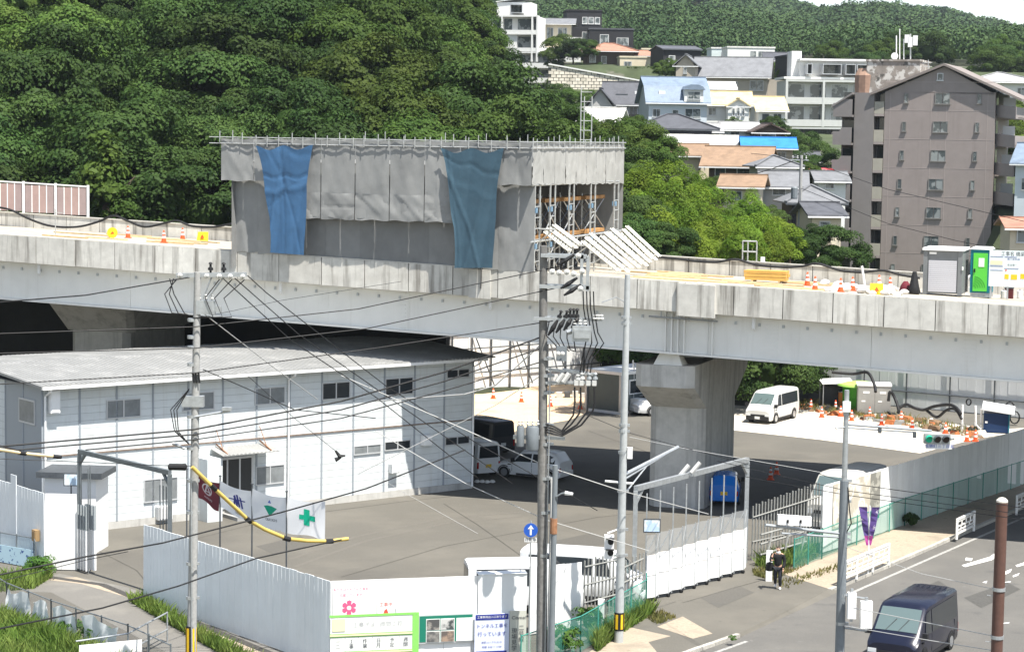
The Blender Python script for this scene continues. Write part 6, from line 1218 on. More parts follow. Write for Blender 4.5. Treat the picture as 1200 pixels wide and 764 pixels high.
hose('black hose hanging in swags along the far right parapet', [(768, 301), (800, 304), (815, 306), (840, 307), (862, 304), (885, 310), (915, 313), (940, 312), (958, 309), (985, 317), (1010, 319), (1035, 317), (1055, 322), (1078, 326)], 17.9)
# noise barrier, far left
s1, zn1 = Vp(103, 213, 18.6); r = T('noise_barrier', 'noise barrier of pink and grey panels with white posts on the far left parapet', 'barrier', VO, -PHI); ORG[r.name] = Vector()
M_pk = [mk('pink_grey_panel', (.33, .255, .245), .7, noise=(2, .06)), mk('grey_panel', (.26, .25, .25), .7, noise=(2, .06)), mk('salmon_panel', (.38, .27, .245), .7, noise=(2, .06))]; bay = s1 - Vp(65, 212, 18.6)[0]
for b in range(9):
    sb = s1 - b*bay; tb(r, 'post', M_white, [(sb, 18.6, zt(sb) - .6), (sb, 18.6, zt(sb) + 1.95)], .085, 8)
    q = MB(); q.bar((sb - bay + .08, 18.6, zt(sb - bay) + 1.86), (sb - .08, 18.6, zt(sb) + 1.86), .08, .08); q.build('rail', M_white, r)
    for k in range(4): x0, x1 = sb - bay + .1 + k*(bay - .2)/4, sb - bay + .1 + (k + 1)*(bay - .2)/4; q = MB(); q.box(x0 + .03, x1 - .03, 18.58, 18.66, zt(sb) + .12, zt(sb) + 1.80); q.build('panel', M_pk[(b*3 + k*2 + (k == 2)) % 3], r); q = MB(); q.box(x1 - .028, x1 + .028, 18.56, 18.6, zt(sb) + .12, zt(sb) + 1.80); q.build('divider', M_white, r) if k < 3 else None
# thin post in front of the far parapet
s, t = Dk(65, 277); r = vthing('thin_post', 'thin pale post with a crossbar on the deck below the noise barrier', 'post', s, t); tb(r, 'shaft', M_pipe, [(0, 0, 0), (0, 0, 1.5)], .03); tb(r, 'crossbar', M_pipe, [(0, 0, 1.3), (.45, 0, 1.28)], .02)
# ================================================================ HILLS AND TREES
NR = np.random.default_rng(11)
F_dark = foliage('leaf_dark', (.020, .046, .011), (.056, .096, .022), .30, .012, .22)
F_mid = foliage('leaf_mid', (.034, .066, .012), (.082, .126, .024), .25, .015, .28)
F_lime = foliage('leaf_bright', (.075, .145, .013), (.165, .235, .028), .25, .015, .35)
F_light = foliage('leaf_light', (.05, .10, .016), (.12, .175, .04), .15, .012, .3)
F_far = foliage('leaf_far', (.016, .042, .016), (.060, .105, .036), .1, .01, .1, .09)
M_bark = mk('bark', (.075, .055, .04), .9, noise=(6, .3))
def unit(n):
    v = NR.normal(size=(n, 3)); return v/np.linalg.norm(v, axis=1)[:, None]
def leaf_quads(C, N, size, stretch=1.5):
    """one rhombus leaf clump per centre, facing N"""
    n = len(C); r = unit(n); a = np.cross(N, r); a /= np.linalg.norm(a, axis=1)[:, None] + 1e-9; b = np.cross(N, a)
    s = (size*NR.uniform(.6, 1.35, n))[:, None]; a, b = a*s*stretch/2, b*s/2
    bend = N*s*.18
    return np.stack([C - a, C - b + bend, C + a, C + b + bend], 1).reshape(-1, 3)
def crown_mesh(name, mat, R, lumps, per, lr, size, low=-.45, droop=0., cone=0.):
    d = unit(lumps*3); d = d[d[:, 2] > low][:lumps]; rad = NR.uniform(.55, 1.0, len(d))[:, None]**.6
    L_ = d*rad*np.array(R); 
    if cone: L_[:, :2] *= (1 - cone*np.clip((L_[:, 2:3] + R[2])/(2*R[2]), 0, 1))
    out = []
    for c, dd in zip(L_, d):
        k = lr*NR.uniform(.65, 1.3); n = int(per*NR.uniform(.7, 1.2)); u = unit(n); u[:, 2] = np.where(u[:, 2] < -.3, -u[:, 2], u[:, 2]); u /= np.linalg.norm(u, axis=1)[:, None]
        C = c + u*k*np.array([1.15, 1.15, .8])*NR.uniform(.72, 1.05, (n, 1)); C[:, 2] -= droop*(np.linalg.norm((C - c)[:, :2], axis=1)**2)
        N = u*.75 + dd*.35 + unit(n)*.55 + np.array([0, 0, .25]); N /= np.linalg.norm(N, axis=1)[:, None]; out.append(leaf_quads(C, N, size))
    n = lumps*per//14; u = unit(n); out.append(leaf_quads(u*np.array(R)*.35, u, size*2))
    o = np_mesh(name, np.concatenate(out), 4, mat); me = o.data; bpy.data.objects.remove(o); return me
def trunk_mesh(h, r, seed):
    R = random.Random(seed); mb = MB(); top = Vector((R.uniform(-.3, .3), R.uniform(-.3, .3), h)); mb.tube([(0, 0, -.6), (R.uniform(-.1, .1), 0, h*.4), top], [r*1.2, r, r*.6], 8)
    for k in range(4): a = R.uniform(0, 6.28); mb.tube([(0, 0, h*(.5 + .1*k)), (math.cos(a)*h*.25, math.sin(a)*h*.25, h*(.75 + .1*k)), (math.cos(a)*h*.4, math.sin(a)*h*.4, h*(.95 + .1*k))], [r*.5, r*.35, r*.12], 6)
    o = mb.build('trunk', M_bark); me = o.data; bpy.data.objects.remove(o); return me
CR_dark = [crown_mesh('crown', F_dark, (4.9, 4.9, 4.4), 38, 520, 1.25, .185) for _ in range(4)]
CR_mid = [crown_mesh('crown', F_mid, (4.7, 4.7, 4.2), 36, 520, 1.25, .18) for _ in range(3)]
CR_light = [crown_mesh('crown', F_light, (4.9, 4.9, 4.4), 34, 420, 1.3, .20) for _ in range(2)]
CR_lime = [crown_mesh('crown', F_lime, (4.0, 4.0, 4.2), 16, 400, 1.5, .22, -.5, .3) for _ in range(3)]
CR_con = [crown_mesh('crown', F_mid, (1.6, 1.6, 3.2), 26, 90, .8, .26, -.9, .1, .75), crown_mesh('crown', F_mid, (1.3, 1.3, 1.3), 22, 80, .5, .2)]
F_weed = foliage('weed_leaf', (.05, .12, .02), (.10, .19, .04), .15, .01, .3)
CR_bush = [crown_mesh('crown', F_weed, (1.2, 1.2, 1.0), 14, 90, .42, .13, -.2), crown_mesh('crown', F_dark, (1.2, 1.2, 1.0), 16, 70, .5, .18, -.2)]
TR = [trunk_mesh(5.0, .26, i) for i in range(3)]
def tree(name, label, crown, loc, sc=1., sz=1., rz=None, group=None, trunk=True, zoff=4.6, cat='tree'):
    r = bpy.data.objects.new(name, None); COL.objects.link(r); r.location = loc; r.rotation_euler = (0, 0, rnd.uniform(0, 6.28) if rz is None else rz); r.empty_display_size = .3; tag(r, label, cat, group)
    c = bpy.data.objects.new('crown', crown); COL.objects.link(c); c.parent = r; c.location = (0, 0, zoff*sc*sz); c.scale = (sc, sc, sc*sz)
    if trunk: t = bpy.data.objects.new('trunk', rnd.choice(TR)); COL.objects.link(t); t.parent = r; t.scale = (sc, sc, sc*sz*zoff/5.0)
    return r
# wooded hill behind the left half of the viaduct
def smooth(a, b, x): t = min(1, max(0, (x - a)/(b - a))); return t*t*(3 - 2*t)
def hz(x, y):
    base = 5.5 + max(0, y - 140)*.275 if y < 300 else 5.5 + 160*.275 + (y - 300)*.10
    edge = 14.5 - (y - 140)*.15; f = 1 - smooth(edge - 20, edge + 6, x); return 4.5 + (base - 4.5)*f*(.35 + .65*f)
def terrain(name, fx, x0, x1, y0, y1, nx, ny, mat):
    vs = [(x0 + (x1 - x0)*i/nx, y0 + (y1 - y0)*k/ny, fx(x0 + (x1 - x0)*i/nx, y0 + (y1 - y0)*k/ny)) for i in range(nx + 1) for k in range(ny + 1)]
    mb = MB(); mb.add(vs, [(i*(ny + 1) + k, (i + 1)*(ny + 1) + k, (i + 1)*(ny + 1) + k + 1, i*(ny + 1) + k + 1) for i in range(nx) for k in range(ny)]); o = mb.build(name, mat, smooth=80); o['kind'] = 'structure'; return o
M_forest = mk('forest_floor', (.03, .035, .018), .95, noise=(.5, .3))
terrain('wooded_hill', lambda x, y: hz(x, y) - (7 if y < 141 or (y < 158 and x > -26) else 0), -150, 26, 140, 420, 44, 56, M_forest)
nt_ = 0; yy = 146.0
while yy < 292:
    stp = 7.7 + (yy - 146)*.012; xx = -.25*yy - 8 + rnd.uniform(0, 3)
    while xx < 21 - (yy - 140)*.12:
        x, y = xx + rnd.uniform(-2, 2), yy + rnd.uniform(-2, 2); edge = 14.5 - (y - 140)*.15; p = (x, y, hz(x, y) + rnd.uniform(-1.8, .9))
        if x < edge - 1 and not (x > -6 and y < 152):
            nearR = x > edge - 24; k = rnd.random(); big = rnd.uniform(.72, 1.3); lime = (x < -.2*y - 1 and 165 < y < 225 and k < .75)
            if lime: cm, lab = rnd.choice(CR_light), 'lighter green broadleaf tree among the dark trees on the left of the wooded hill'
            elif nearR and k < .6: cm, lab = rnd.choice(CR_mid), 'mid green broadleaf tree on the right shoulder of the wooded hill'
            else: cm, lab = (rnd.choice(CR_dark), 'dark green broadleaf tree in the dense wood on the hill behind the viaduct')
            if x > edge - 8: big *= .72
            tree('broadleaf_tree', lab, cm, p, big, rnd.uniform(.85, 1.15), None, 'trees of the wooded hill', trunk=(yy < 175)); nt_ += 1
        xx += stp
    yy += stp*.86
# trees standing close behind the far parapet
p = P(122, 258, 137); tree('conifer_tree', 'green conical young tree behind the far parapet right of the noise barrier', CR_con[0], (p.x, 137, P(122, 218, 137).z - 4.2), 1.05, 1.0, zoff=4.0)
p = P(146, 240, 136); tree('conifer_tree', 'small green tree right beside the conical young tree', CR_con[0], (p.x, 136, P(146, 240, 136).z - 3.2), .62, .9, zoff=4.6)
lt_ = [(745, 226, 158, .62, 'l'), (766, 214, 160, .62, 'l'), (790, 216, 158, .55, 'l'), (806, 204, 168, .42, 'l'), (820, 208, 165, .36, 'l'), (755, 252, 148, .6, 'l'), (782, 246, 148, .6, 'l'), (810, 240, 150, .58, 'l'), (832, 236, 154, .5, 'l'), (858, 240, 152, .48, 'l'), (880, 234, 156, .42, 'l'),
       (770, 276, 138, .55, 'l'), (800, 270, 139, .58, 'l'), (830, 266, 140, .55, 'l'), (858, 268, 142, .52, 'l'), (885, 262, 144, .48, 'l'), (908, 262, 146, .42, 'l'), (926, 274, 144, .36, 'l'), (842, 290, 136, .42, 'l'), (872, 292, 135, .4, 'l'), (815, 292, 135, .4, 'l'), (785, 294, 134, .38, 'd'), (752, 290, 135, .45, 'd'), (738, 262, 146, .5, 'd'), (732, 210, 166, .55, 'd'),
       (905, 284, 138, .42, 'l'), (926, 290, 140, .36, 'l'), (948, 300, 141, .30, 'd'), (945, 286, 150, .3, 'd'), (738, 176, 178, .6, 'm'), (756, 186, 172, .55, 'm'), (776, 190, 170, .42, 'm'), (733, 192, 172, .5, 'd'), (690, 172, 196, .6, 'm'), (665, 162, 208, .65, 'm'), (712, 176, 186, .55, 'm'), (640, 152, 214, .75, 'm'), (726, 176, 190, .42, 'm')]
lt_ = [(px, py + (16 if px > 790 else 8) if k == 'l' and py < 285 else py, y, s*.82 if k == 'l' else s, k) for px, py, y, s, k in lt_]
for i, (px, py, y, s, k) in enumerate(lt_):
    c = P(px, py, y); cm = {'l': CR_lime, 'd': CR_dark, 'm': CR_mid}[k]; w_ = {'l': 'bright yellow green bushy tree behind the right half of the viaduct', 'd': 'dark green tree among the bright trees behind the right half of the viaduct', 'm': 'mid green tree between the scaffold and the hillside houses'}[k]
    zo = min(4.6*s, c.z - 3.5); tree('bushy_tree', w_, rnd.choice(cm), (c.x, y, c.z - max(zo, 1.5)), s, 1., None, 'trees behind the right half of the viaduct', zoff=max(zo, 1.5)/s)
for px, py, y, s in ((530, 6, 262, .9), (542, 26, 258, .85), (552, 48, 254, .8), (562, 66, 250, .8), (572, 86, 246, .75), (584, 106, 240, .7), (600, 130, 232, .7), (570, 110, 236, .8), (548, 84, 244, .9), (532, 52, 250, 1.)):
    c = P(px, py, y); tree('broadleaf_tree', 'mid green broadleaf tree on the right shoulder of the wooded hill', rnd.choice(CR_mid + CR_dark), (c.x, y, c.z - 4.6*s), s, 1, None, 'trees of the wooded hill', trunk=False)
# dark trees seen under the viaduct
for i, (px, py, y, s) in enumerate([(890, 440, 141, .75), (925, 445, 146, .6), (865, 440, 146, .8), (905, 455, 150, .7), (720, 440, 158, .9), (690, 425, 160, .9)]):
    c = P(px, py, y); tree('dark_tree', 'dark tree in the shade beyond the yard seen beneath the viaduct', CR_dark[i % 4], (c.x, y, 0), s, 1., None, 'dark trees seen beneath the viaduct', zoff=3.4)
# far mountain
def tz0(y): return 33.5 + (y - 430)*.03
def ridge(x): return 88 + min(70, max(-60, (222 - x)*.15)) + 5*math.sin(x*.031) + 3*math.sin(x*.083 + 1)
def mzf(x, y):
    t = min(1, max(0, (y - 470)/830)); g = 34 + (ridge(x) - 34)*t**1.3 + (4*math.sin(x*.022 + y*.011) + 3*math.sin(x*.05 - y*.02))*t*(1 - t)*4; 
    if y > 1300: g = ridge(x) - (y - 1300)*.12
    return g
terrain('far_mountain', mzf, -420, 760, 470, 2200, 80, 90, M_forest)
n = 3000; ys = 440 + (NR.random(n)**.85)*890; xs = (-.01 + NR.random(n)*.275)*ys; keep = (ys > 486) | (xs > 66); ys, xs = ys[keep], xs[keep]; n = len(ys); out = []
cc_ = np.array([[x, y, (mzf(x, y) if y > 480 else tz0(y)) + 2.5] for x, y in zip(xs, ys)])
for k in range(n):
    R_ = NR.uniform(3.4, 8.2); m_ = 230; u = unit(m_); u[:, 2] = np.abs(u[:, 2]); C = cc_[k] + u*np.array([R_, R_, R_*.85])*NR.uniform(.75, 1.05, (m_, 1)); N = u + unit(m_)*.6; N /= np.linalg.norm(N, axis=1)[:, None]; out.append(leaf_quads(C, N, .0012*ys[k], 1.3))
fw = np_mesh('mountain_forest', np.concatenate(out), 4, F_far); tag(fw, 'dense green forest covering the far mountain behind the houses', 'forest', kind='stuff')
# weeds and grass
F_grass = foliage('grass_blade', (.10, .18, .03), (.22, .27, .07), .1, .01, .3)
def grass(name, label, polys, dens, h, mat=F_grass, wd=.028):
    out = []
    for (pts, n) in polys:
        q = [G(*p) for p in pts]; v = np.array([[p.x, p.y] for p in q]); 
        for _ in range(n):
            i = NR.integers(1, len(v) - 1); a, b = NR.random(2); a, b = (1 - a, 1 - b) if a + b > 1 else (a, b); c = v[0] + (v[i] - v[0])*a + (v[i + 1] - v[0])*b
            hh = h*NR.uniform(.4, 1.3); an = NR.uniform(0, 6.28); w2 = wd*NR.uniform(.6, 1.5); dx, dy = math.cos(an)*w2, math.sin(an)*w2; lx_, ly_ = NR.normal(size=2)*hh*.35
            out += [(c[0] - dx, c[1] - dy, 0), (c[0] + dx, c[1] + dy, 0), (c[0] + lx_*.5 + dx*.8, c[1] + ly_*.5 + dy*.8, hh*.6), (c[0] + lx_, c[1] + ly_, hh)]
    o = np_mesh(name, np.array(out), 4, mat); return tag(o, label, 'grass', kind='stuff')
grass('grass', 'tall green grass in the bottom left corner below the mesh fence', [([(-20, 735), (0, 728), (60, 752), (160, 790), (60, 810), (-30, 800)], 9000)], 1, .62, wd=.026)
grass('weeds', 'green weeds along the foot of the long bluish hoarding', [([(150, 704), (168, 702), (262, 760), (400, 830), (380, 835), (235, 752)], 4200)], 1, .42)
grass('weeds', 'weeds around the left gate hoarding and low fence', [([(30, 676), (56, 668), (62, 676), (40, 690), (0, 694), (-20, 684)], 1500)], 1, .5)
grass('weeds', 'weeds behind the green mesh fence beside the signal pole', [([(690, 752), (755, 716), (768, 718), (724, 745), (700, 764)], 2000)], 1, .55)
F_dry = foliage('dry_grass', (.13, .145, .045), (.24, .20, .08), .1, .01, .3)
grass('dry_weeds', 'dry and green weeds behind the person below the barred fence', [([(882, 668), (930, 655), (962, 650), (935, 668), (905, 680), (884, 674)], 1500), ([(758, 724), (775, 716), (792, 724), (770, 732)], 300), ([(905, 684), (990, 660), (995, 664), (920, 690)], 260)], 1, .16, F_dry)
grass('weeds', 'green weeds behind the barred fence', [([(884, 662), (930, 650), (960, 646), (935, 660), (905, 672)], 900)], 1, .55)
for px, py, s, lab in ((690, 742, .45, 'tall leafy weed shrub before the short white hoarding'), (660, 768, .5, 'broad leaved weed at the foot of the twin pole'), (84, 750, .36, 'leafy weed plant growing against the torn white sheets'), (110, 758, .4, 'second leafy weed plant by the torn white sheets, nearer the pipe barrier'), (46, 678, .45, 'green bush beside the brown wall box'), (1068, 618, .30, 'dark green shrub on the pavement beside the right wall'), (858, 752, .12, 'tiny weed tuft in the kerb of the near pavement')):
    p = G(px, py); tree('weed_shrub', lab, CR_bush[1 if px > 1000 else 0], p, s, 1.2, None, None, trunk=False, zoff=.75, cat='shrub')
# ================================================================ HILLSIDE TOWN
def tz(y):
    pts = [(140, 1), (180, 6), (205, 11), (240, 15.5), (275, 18), (310, 21), (380, 22.5), (390, 31), (430, 33.5), (480, 35)]
    for (a, za), (b, zb) in zip(pts, pts[1:]):
        if y <= b: return za + (zb - za)*max(0, (y - a)/(b - a))
    return 35
M_tgr = mk('town_ground', (.05, .065, .03), .95, noise=(.3, .3), patch=(.12, (.14, .13, .11), .55, .65))
terrain('town_slope', lambda x, y: min(tz(y), 23.5 if x < 6.2 and y < 446 else 40, 40 if not (18 < x < 48) or y > 245 else (3 + (y - 150)*.02 if 24 < x < 46 else 8)) - .4 - max(0, 8 - x)*.25*(1 if y < 330 else .3), -60, 180, 162, 490, 80, 80, M_tgr)
def wallm(n, c): return mk(n, c, .8, noise=(1.2, .04), streak=(1.2, (c[0]*.75, c[1]*.74, c[2]*.72), .58, .85, .5))
def roofm(n, c): return mk(n, c, .6, noise=(1.5, .12), bump=(9, .5, .06, (.15, .15, 1)), patch=(.8, (c[0]*.75, c[1]*.75, c[2]*.75), .5, .7))
W_white = wallm('wall_white', (.68, .68, .66)); W_cream = wallm('wall_cream', (.60, .53, .40)); W_beige = wallm('wall_beige', (.40, .36, .30)); W_navy = wallm('wall_navy', (.045, .05, .07)); W_black = wallm('wall_black', (.025, .025, .028)); W_grey = wallm('wall_grey', (.42, .42, .41)); W_brown = wallm('wall_brown', (.10, .075, .06))
R_slate = roofm('roof_slate', (.085, .088, .10)); R_blue = roofm('roof_blue_grey', (.17, .22, .29)); R_yel = roofm('roof_yellow', (.56, .46, .27)); R_brown = roofm('roof_brown', (.26, .175, .115)); R_red = roofm('roof_terracotta', (.34, .18, .125)); R_bblue = roofm('roof_bright_blue', (.03, .20, .50)); R_tile = roofm('roof_tile_grey', (.17, .175, .185)); R_white = roofm('roof_white', (.66, .65, .62)); R_lgrey = roofm('roof_light_grey', (.33, .33, .33)); R_dbrown = roofm('roof_dark_brown', (.085, .06, .05))
M_wing = glassy('window_glass', (.07, .085, .09), .1, patch=(.9, (.25, .27, .27), .5, .55))
def hwin(r, x0, x1, z0, z1, y=-.03, nrm='f', W_=0., n=2, frame=None):
    """window: frame proud of the wall with panes as its children; nrm f front, l left side, r right side"""
    def pt(a, b, c): return (a, b, c) if nrm == 'f' else ((b, a, c) if nrm == 'l' else (W_ - b, a, c))
    def bx(q, a0, a1, b0, b1, c0, c1): p, s = pt(a0, b0, c0), pt(a1, b1, c1); q.box(min(p[0], s[0]), max(p[0], s[0]), min(p[1], s[1]), max(p[1], s[1]), c0, c1)
    q = MB(); t = .07; bx(q, x0, x1, y - .05, .02, z1 - t, z1); bx(q, x0 - .05, x1 + .05, y - .12, .02, z0 - .03, z0 + t); bx(q, x0, x0 + t, y - .05, .02, z0 + t, z1 - t); bx(q, x1 - t, x1, y - .05, .02, z0 + t, z1 - t)
    f = q.build('window', frame or M_alu, r)
    for i in range(n): a, b = x0 + (x1 - x0)*i/n + (.04 if i else t), x0 + (x1 - x0)*(i + 1)/n - (.04 if i < n - 1 else t); q = MB(); bx(q, a, b, y - .02, y, z0 + t, z1 - t); q.build('pane', M_wing, f)
    return f
def house_(label, px, py, d, w, dp, h, roof, rh, wall, rmat, wins=(), rz=0., ov=.5, name='house', extra=None, cat='house', body=True):
    """px,py: base centre of the front; w,dp,h in metres; roof: gx gable ends left and right, gy gable facing the camera, hip, flat"""
    c = P(px, py, d); ux = Vector((math.cos(rz), math.sin(rz), 0)); o = Vector((c.x, d, c.z)) - ux*w/2
    r = T(name, label, cat, o, rz); ORG[r.name] = Vector()
    def mbx(nm, m_, *b): q = MB(); q.box(*b); return q.build(nm, m_, r)
    mbx('wall', wall, 0, w, 0, dp, -4, h)
    x0, x1, y0, y1 = -ov, w + ov, -ov, dp + ov; q = MB(); th = .16
    def slab(pts): q.prism(pts, (0, 0, th))
    if roof == 'gx':
        ym = dp/2; slab([(x0, y0, h - .15), (x1, y0, h - .15), (x1, ym, h + rh), (x0, ym, h + rh)]); slab([(x0, ym, h + rh), (x1, ym, h + rh), (x1, y1, h - .15), (x0, y1, h - .15)])
        for x in (0, w - .02): g = MB(); g.prism([(x, 0, h), (x, dp, h), (x, ym, h + rh)], (.02, 0, 0)); g.build('gable', wall, r)
        rd = MB(); rd.bar((x0 - .03, ym, h + rh + .18), (x1 + .03, ym, h + rh + .18), .3, .12)
    elif roof == 'gy':
        xm = w/2; slab([(x0, y0, h - .15), (xm, y0, h + rh), (xm, y1, h + rh), (x0, y1, h - .15)]); slab([(xm, y0, h + rh), (x1, y0, h - .15), (x1, y1, h - .15), (xm, y1, h + rh)])
        g = MB(); g.prism([(0, 0, h), (w, 0, h), (xm, 0, h + rh)], (0, .02, 0)); g.build('gable', wall, r); rd = MB(); rd.bar((xm, y0 - .03, h + rh + .18), (xm, y1, h + rh + .18), .3, .12)
    elif roof == 'hip':
        k = min(w, dp)/2 + ov; xa, xb, ym = x0 + k, x1 - k, dp/2
        if xa > xb: xa = xb = w/2
        q.add([(x0, y0, h - .12), (x1, y0, h - .12), (x1, y1, h - .12), (x0, y1, h - .12), (x0, y0, h), (x1, y0, h), (x1, y1, h), (x0, y1, h), (xa, ym, h + rh), (xb, ym, h + rh)], [(3, 2, 1, 0), (0, 1, 5, 4), (1, 2, 6, 5), (2, 3, 7, 6), (3, 0, 4, 7), (4, 5, 9, 8), (5, 6, 9), (6, 7, 8, 9), (7, 4, 8)])
        rd = MB()
        for a, b in (((x0, y0, h), (xa, ym, h + rh)), ((x1, y0, h), (xb, ym, h + rh)), ((xa, ym, h + rh), (xb + .01, ym, h + rh))): rd.bar(Vector(a) + Vector((0, 0, .06)), Vector(b) + Vector((0, 0, .06)), .25, .12)
    elif roof == 'mansard':
        ym = dp/2; a = h + rh*.62; ya = dp*.16
        slab([(x0, y0, h - .15), (x1, y0, h - .15), (x1, ya, a), (x0, ya, a)]); slab([(x0, ya, a), (x1, ya, a), (x1, ym, h + rh), (x0, ym, h + rh)]); slab([(x0, ym, h + rh), (x1, ym, h + rh), (x1, y1, h - .15), (x0, y1, h - .15)])
        for x in (0, w - .02): g = MB(); g.prism([(x, 0, h), (x, dp, h), (x, ym, h + rh), (x, ya, a)], (.02, 0, 0)); g.build('gable', wall, r)
        rd = MB(); rd.bar((x0, ym, h + rh + .18), (x1, ym, h + rh + .18), .3, .1)
    else:
        q.box(-.12, w + .12, -.12, dp + .12, h, h + .3); rd = None
        p2 = MB(); p2.box(.2, w - .2, .2, dp - .2, h + .302, h + .31); p2.build('roof_deck', R_lgrey, r)
    ro = q.build('roof', rmat, r)
    if rd: rd.build('ridge', rmat, ro)
    if roof != 'flat': mbx('gutter', M_white if wall not in (W_black, W_navy) else M_dsteel, x0, x1, y0 - .1, y0 - .01, h - .22, h - .1)
    for wn in wins:
        k = wn[4] if len(wn) > 4 else 'f'; hwin(r, wn[0], wn[1], wn[2], wn[3], nrm=k, W_=w, n=1 if wn[1] - wn[0] < 1.0 else 2, frame=M_white if wall in (W_navy, W_black, W_brown) else None)
    if extra: extra(r, mbx)
    return r
def wrow(n, x0, x1, z0, z1, gap=.4): w_ = (x1 - x0 - gap*(n - 1))/n; return [(x0 + i*(w_ + gap), x0 + i*(w_ + gap) + w_, z0, z1) for i in range(n)]
def balc(r, mbx, x0, x1, z, m_, dep=1.2, h=1.0, back=0): mbx('balcony', m_, x0, x1, -dep, -.0 - .01, z - .12, z); mbx('balcony_rail', m_, x0, x1, -dep, -dep + .08, z + .003, z + h); mbx('balcony_rail', m_, x0, x0 + .08, -dep + .083, -.02, z + .003, z + h); mbx('balcony_rail', m_, x1 - .08, x1, -dep + .083, -.02, z + .003, z + h)
# --- from the front rows to the back
def dormer(r, mbx):
    mbx('dormer', W_white, 4.4, 6.8, -.5, 3.0, 2.5, 4.0); hwin(r, 4.8, 6.4, 2.8, 3.8, y=-.53); q = MB(); q.prism([(4.2, -.8, 4.0), (7.0, -.8, 4.0), (6.7, -.8, 4.4), (6.1, -.8, 4.65), (5.1, -.8, 4.65), (4.5, -.8, 4.4)], (0, 3.4, 0)); q.build('dormer_roof', R_blue, r); mbx('skylight', M_white, 1.3, 2.1, .25, .7, 3.4, 3.8)
house_('house with a blue grey mansard roof, arched dormer and pale blue walls', 794, 143, 268, 7.4, 7, 2.4, 'mansard', 3.1, wallm('wall_pale_blue', (.50, .55, .60)), R_blue, [(.5, 1.5, .5, 1.6), (4.6, 6.6, .4, 1.7), (3.0, 3.8, .3, 1.5)], .12, extra=dormer)
house_('dark grey roofed house with skylights and a shaded veranda', 736, 143, 285, 6.3, 7, 2.3, 'gx', 2.9, W_grey, R_slate, wrow(3, 1.6, 6.0, .5, 2.0), -.1, .6, extra=lambda r, mbx: (balc(r, mbx, 1.2, 6.2, .2, W_black, 1.2, .8), mbx('skylight', M_white, 3.9, 4.6, 1.3, 2.0, 3.6, 4.1), mbx('skylight', M_dsteel, 1.4, 3.0, 1.0, 1.6, 3.2, 3.7)))
house_('steep gabled dark grey wing beside the skylight roof house', 703, 143, 283, 3.2, 6, 2.1, 'gy', 2.2, W_grey, R_slate, [(1.1, 2.0, .6, 1.6)], -.1)
house_('low house with a sunlit white roof and arched attic window', 700, 151, 258, 4.8, 5, .8, 'gx', 1.6, W_white, R_white, [(3.2, 4.4, .1, .7)], -.25, .6)
house_('navy house with a broad hipped slate roof and white trimmed windows', 791, 176, 240, 8.2, 7, 2.4, 'hip', 1.6, W_navy, R_slate, wrow(5, .5, 7.8, .5, 1.8, .6), .02, .8)
house_('white house with a patchy yellow roof and small arched windows', 850, 147, 272, 6.0, 7, 2.6, 'gx', 1.6, W_white, R_yel, [(.8, 1.8, 1.2, 2.2), (4.9, 5.8, 1.2, 2.2)], -.05, .5)
house_('projecting white gable with three narrow windows on the yellow roof house', 865, 147, 267, 2.6, 4, 2.4, 'gy', .8, W_white, R_yel, [(.55, .85, 1.1, 2.1), (1.15, 1.45, 1.1, 2.2), (1.75, 2.05, 1.1, 2.1)], -.05, .25)
house_('second yellow roofed white house beside the concrete apartments', 904, 147, 276, 3.4, 7, 1.9, 'gx', 1.7, W_white, R_yel, [(.4, 1.4, .5, 1.5), (1.9, 3.0, .5, 1.5)], .05, .5)
house_('large beige house with a long grey blue gabled roof', 857, 107, 318, 10.6, 9, 2.1, 'gx', 2.9, W_beige, R_tile, [(2.0, 2.8, .5, 1.4), (5.6, 6.2, .4, 1.4), (8.0, 10.0, .1, 1.6)], -.16, .6, extra=lambda r, mbx: mbx('garage', W_beige, 10.62, 13, 1, 6, -3, 1.8))
house_('taller beige gable end at the left of the large beige house', 803, 98, 314, 2.8, 9, 2.6, 'gy', 1.5, W_beige, R_tile, [(1.1, 1.6, 1.4, 2.3)], -.16, .5)
house_('white single storey house with a pale roof below the large beige house', 841, 114, 296, 4.4, 6, 1.2, 'gx', .8, W_white, R_white, [(1, 2.0, .3, .9)], .0, .5)
house_('cream house with a bright blue sheet roof', 901, 191, 228, 5.0, 5, 1.6, 'gx', .95, W_cream, R_bblue, [(.7, 1.8, .4, 1.2), (3.2, 4.3, .4, 1.2)], -.05, .55)
house_('small grey roofed white house left of the blue sheet roof house', 869, 164, 252, 3.9, 5, 1.2, 'gx', .75, W_white, R_lgrey, [(.6, 1.7, .3, 1.0)], .05, .5)
house_('brown house with a shaded dark front under a gabled tile roof', 902, 167, 248, 3.4, 5, 1.2, 'gy', .85, W_brown, R_dbrown, [(.6, 2.4, .2, 1.0)], .05, .6)
house_('cream house with a low white roof in front of the navy house', 784, 178, 226, 4.0, 5, .7, 'gx', .95, W_cream, R_white, [(1.4, 2.3, .1, .6)], -.05, .6)
house_('cream house with a low pale roof right of the white low roof', 836, 179, 232, 4.2, 5, 1.0, 'gx', .7, W_cream, R_white, [(2.4, 3.4, .2, .8)], -.1, .6)
house_('wide house with a sunlit brown tiled gable roof and shaded porch', 862, 210, 214, 5.4, 7, 1.3, 'gx', 1.8, W_brown, R_brown, [(.6, 1.7, .2, 1.1), (2.8, 4.6, .1, 1.2)], -.22, .9)
house_('house with an upper brown tiled roof left of the wide brown roof house', 796, 192, 220, 4.0, 6, .9, 'gx', 1.0, W_cream, R_brown, [(1.2, 2.4, .1, .7)], -.2, .7)
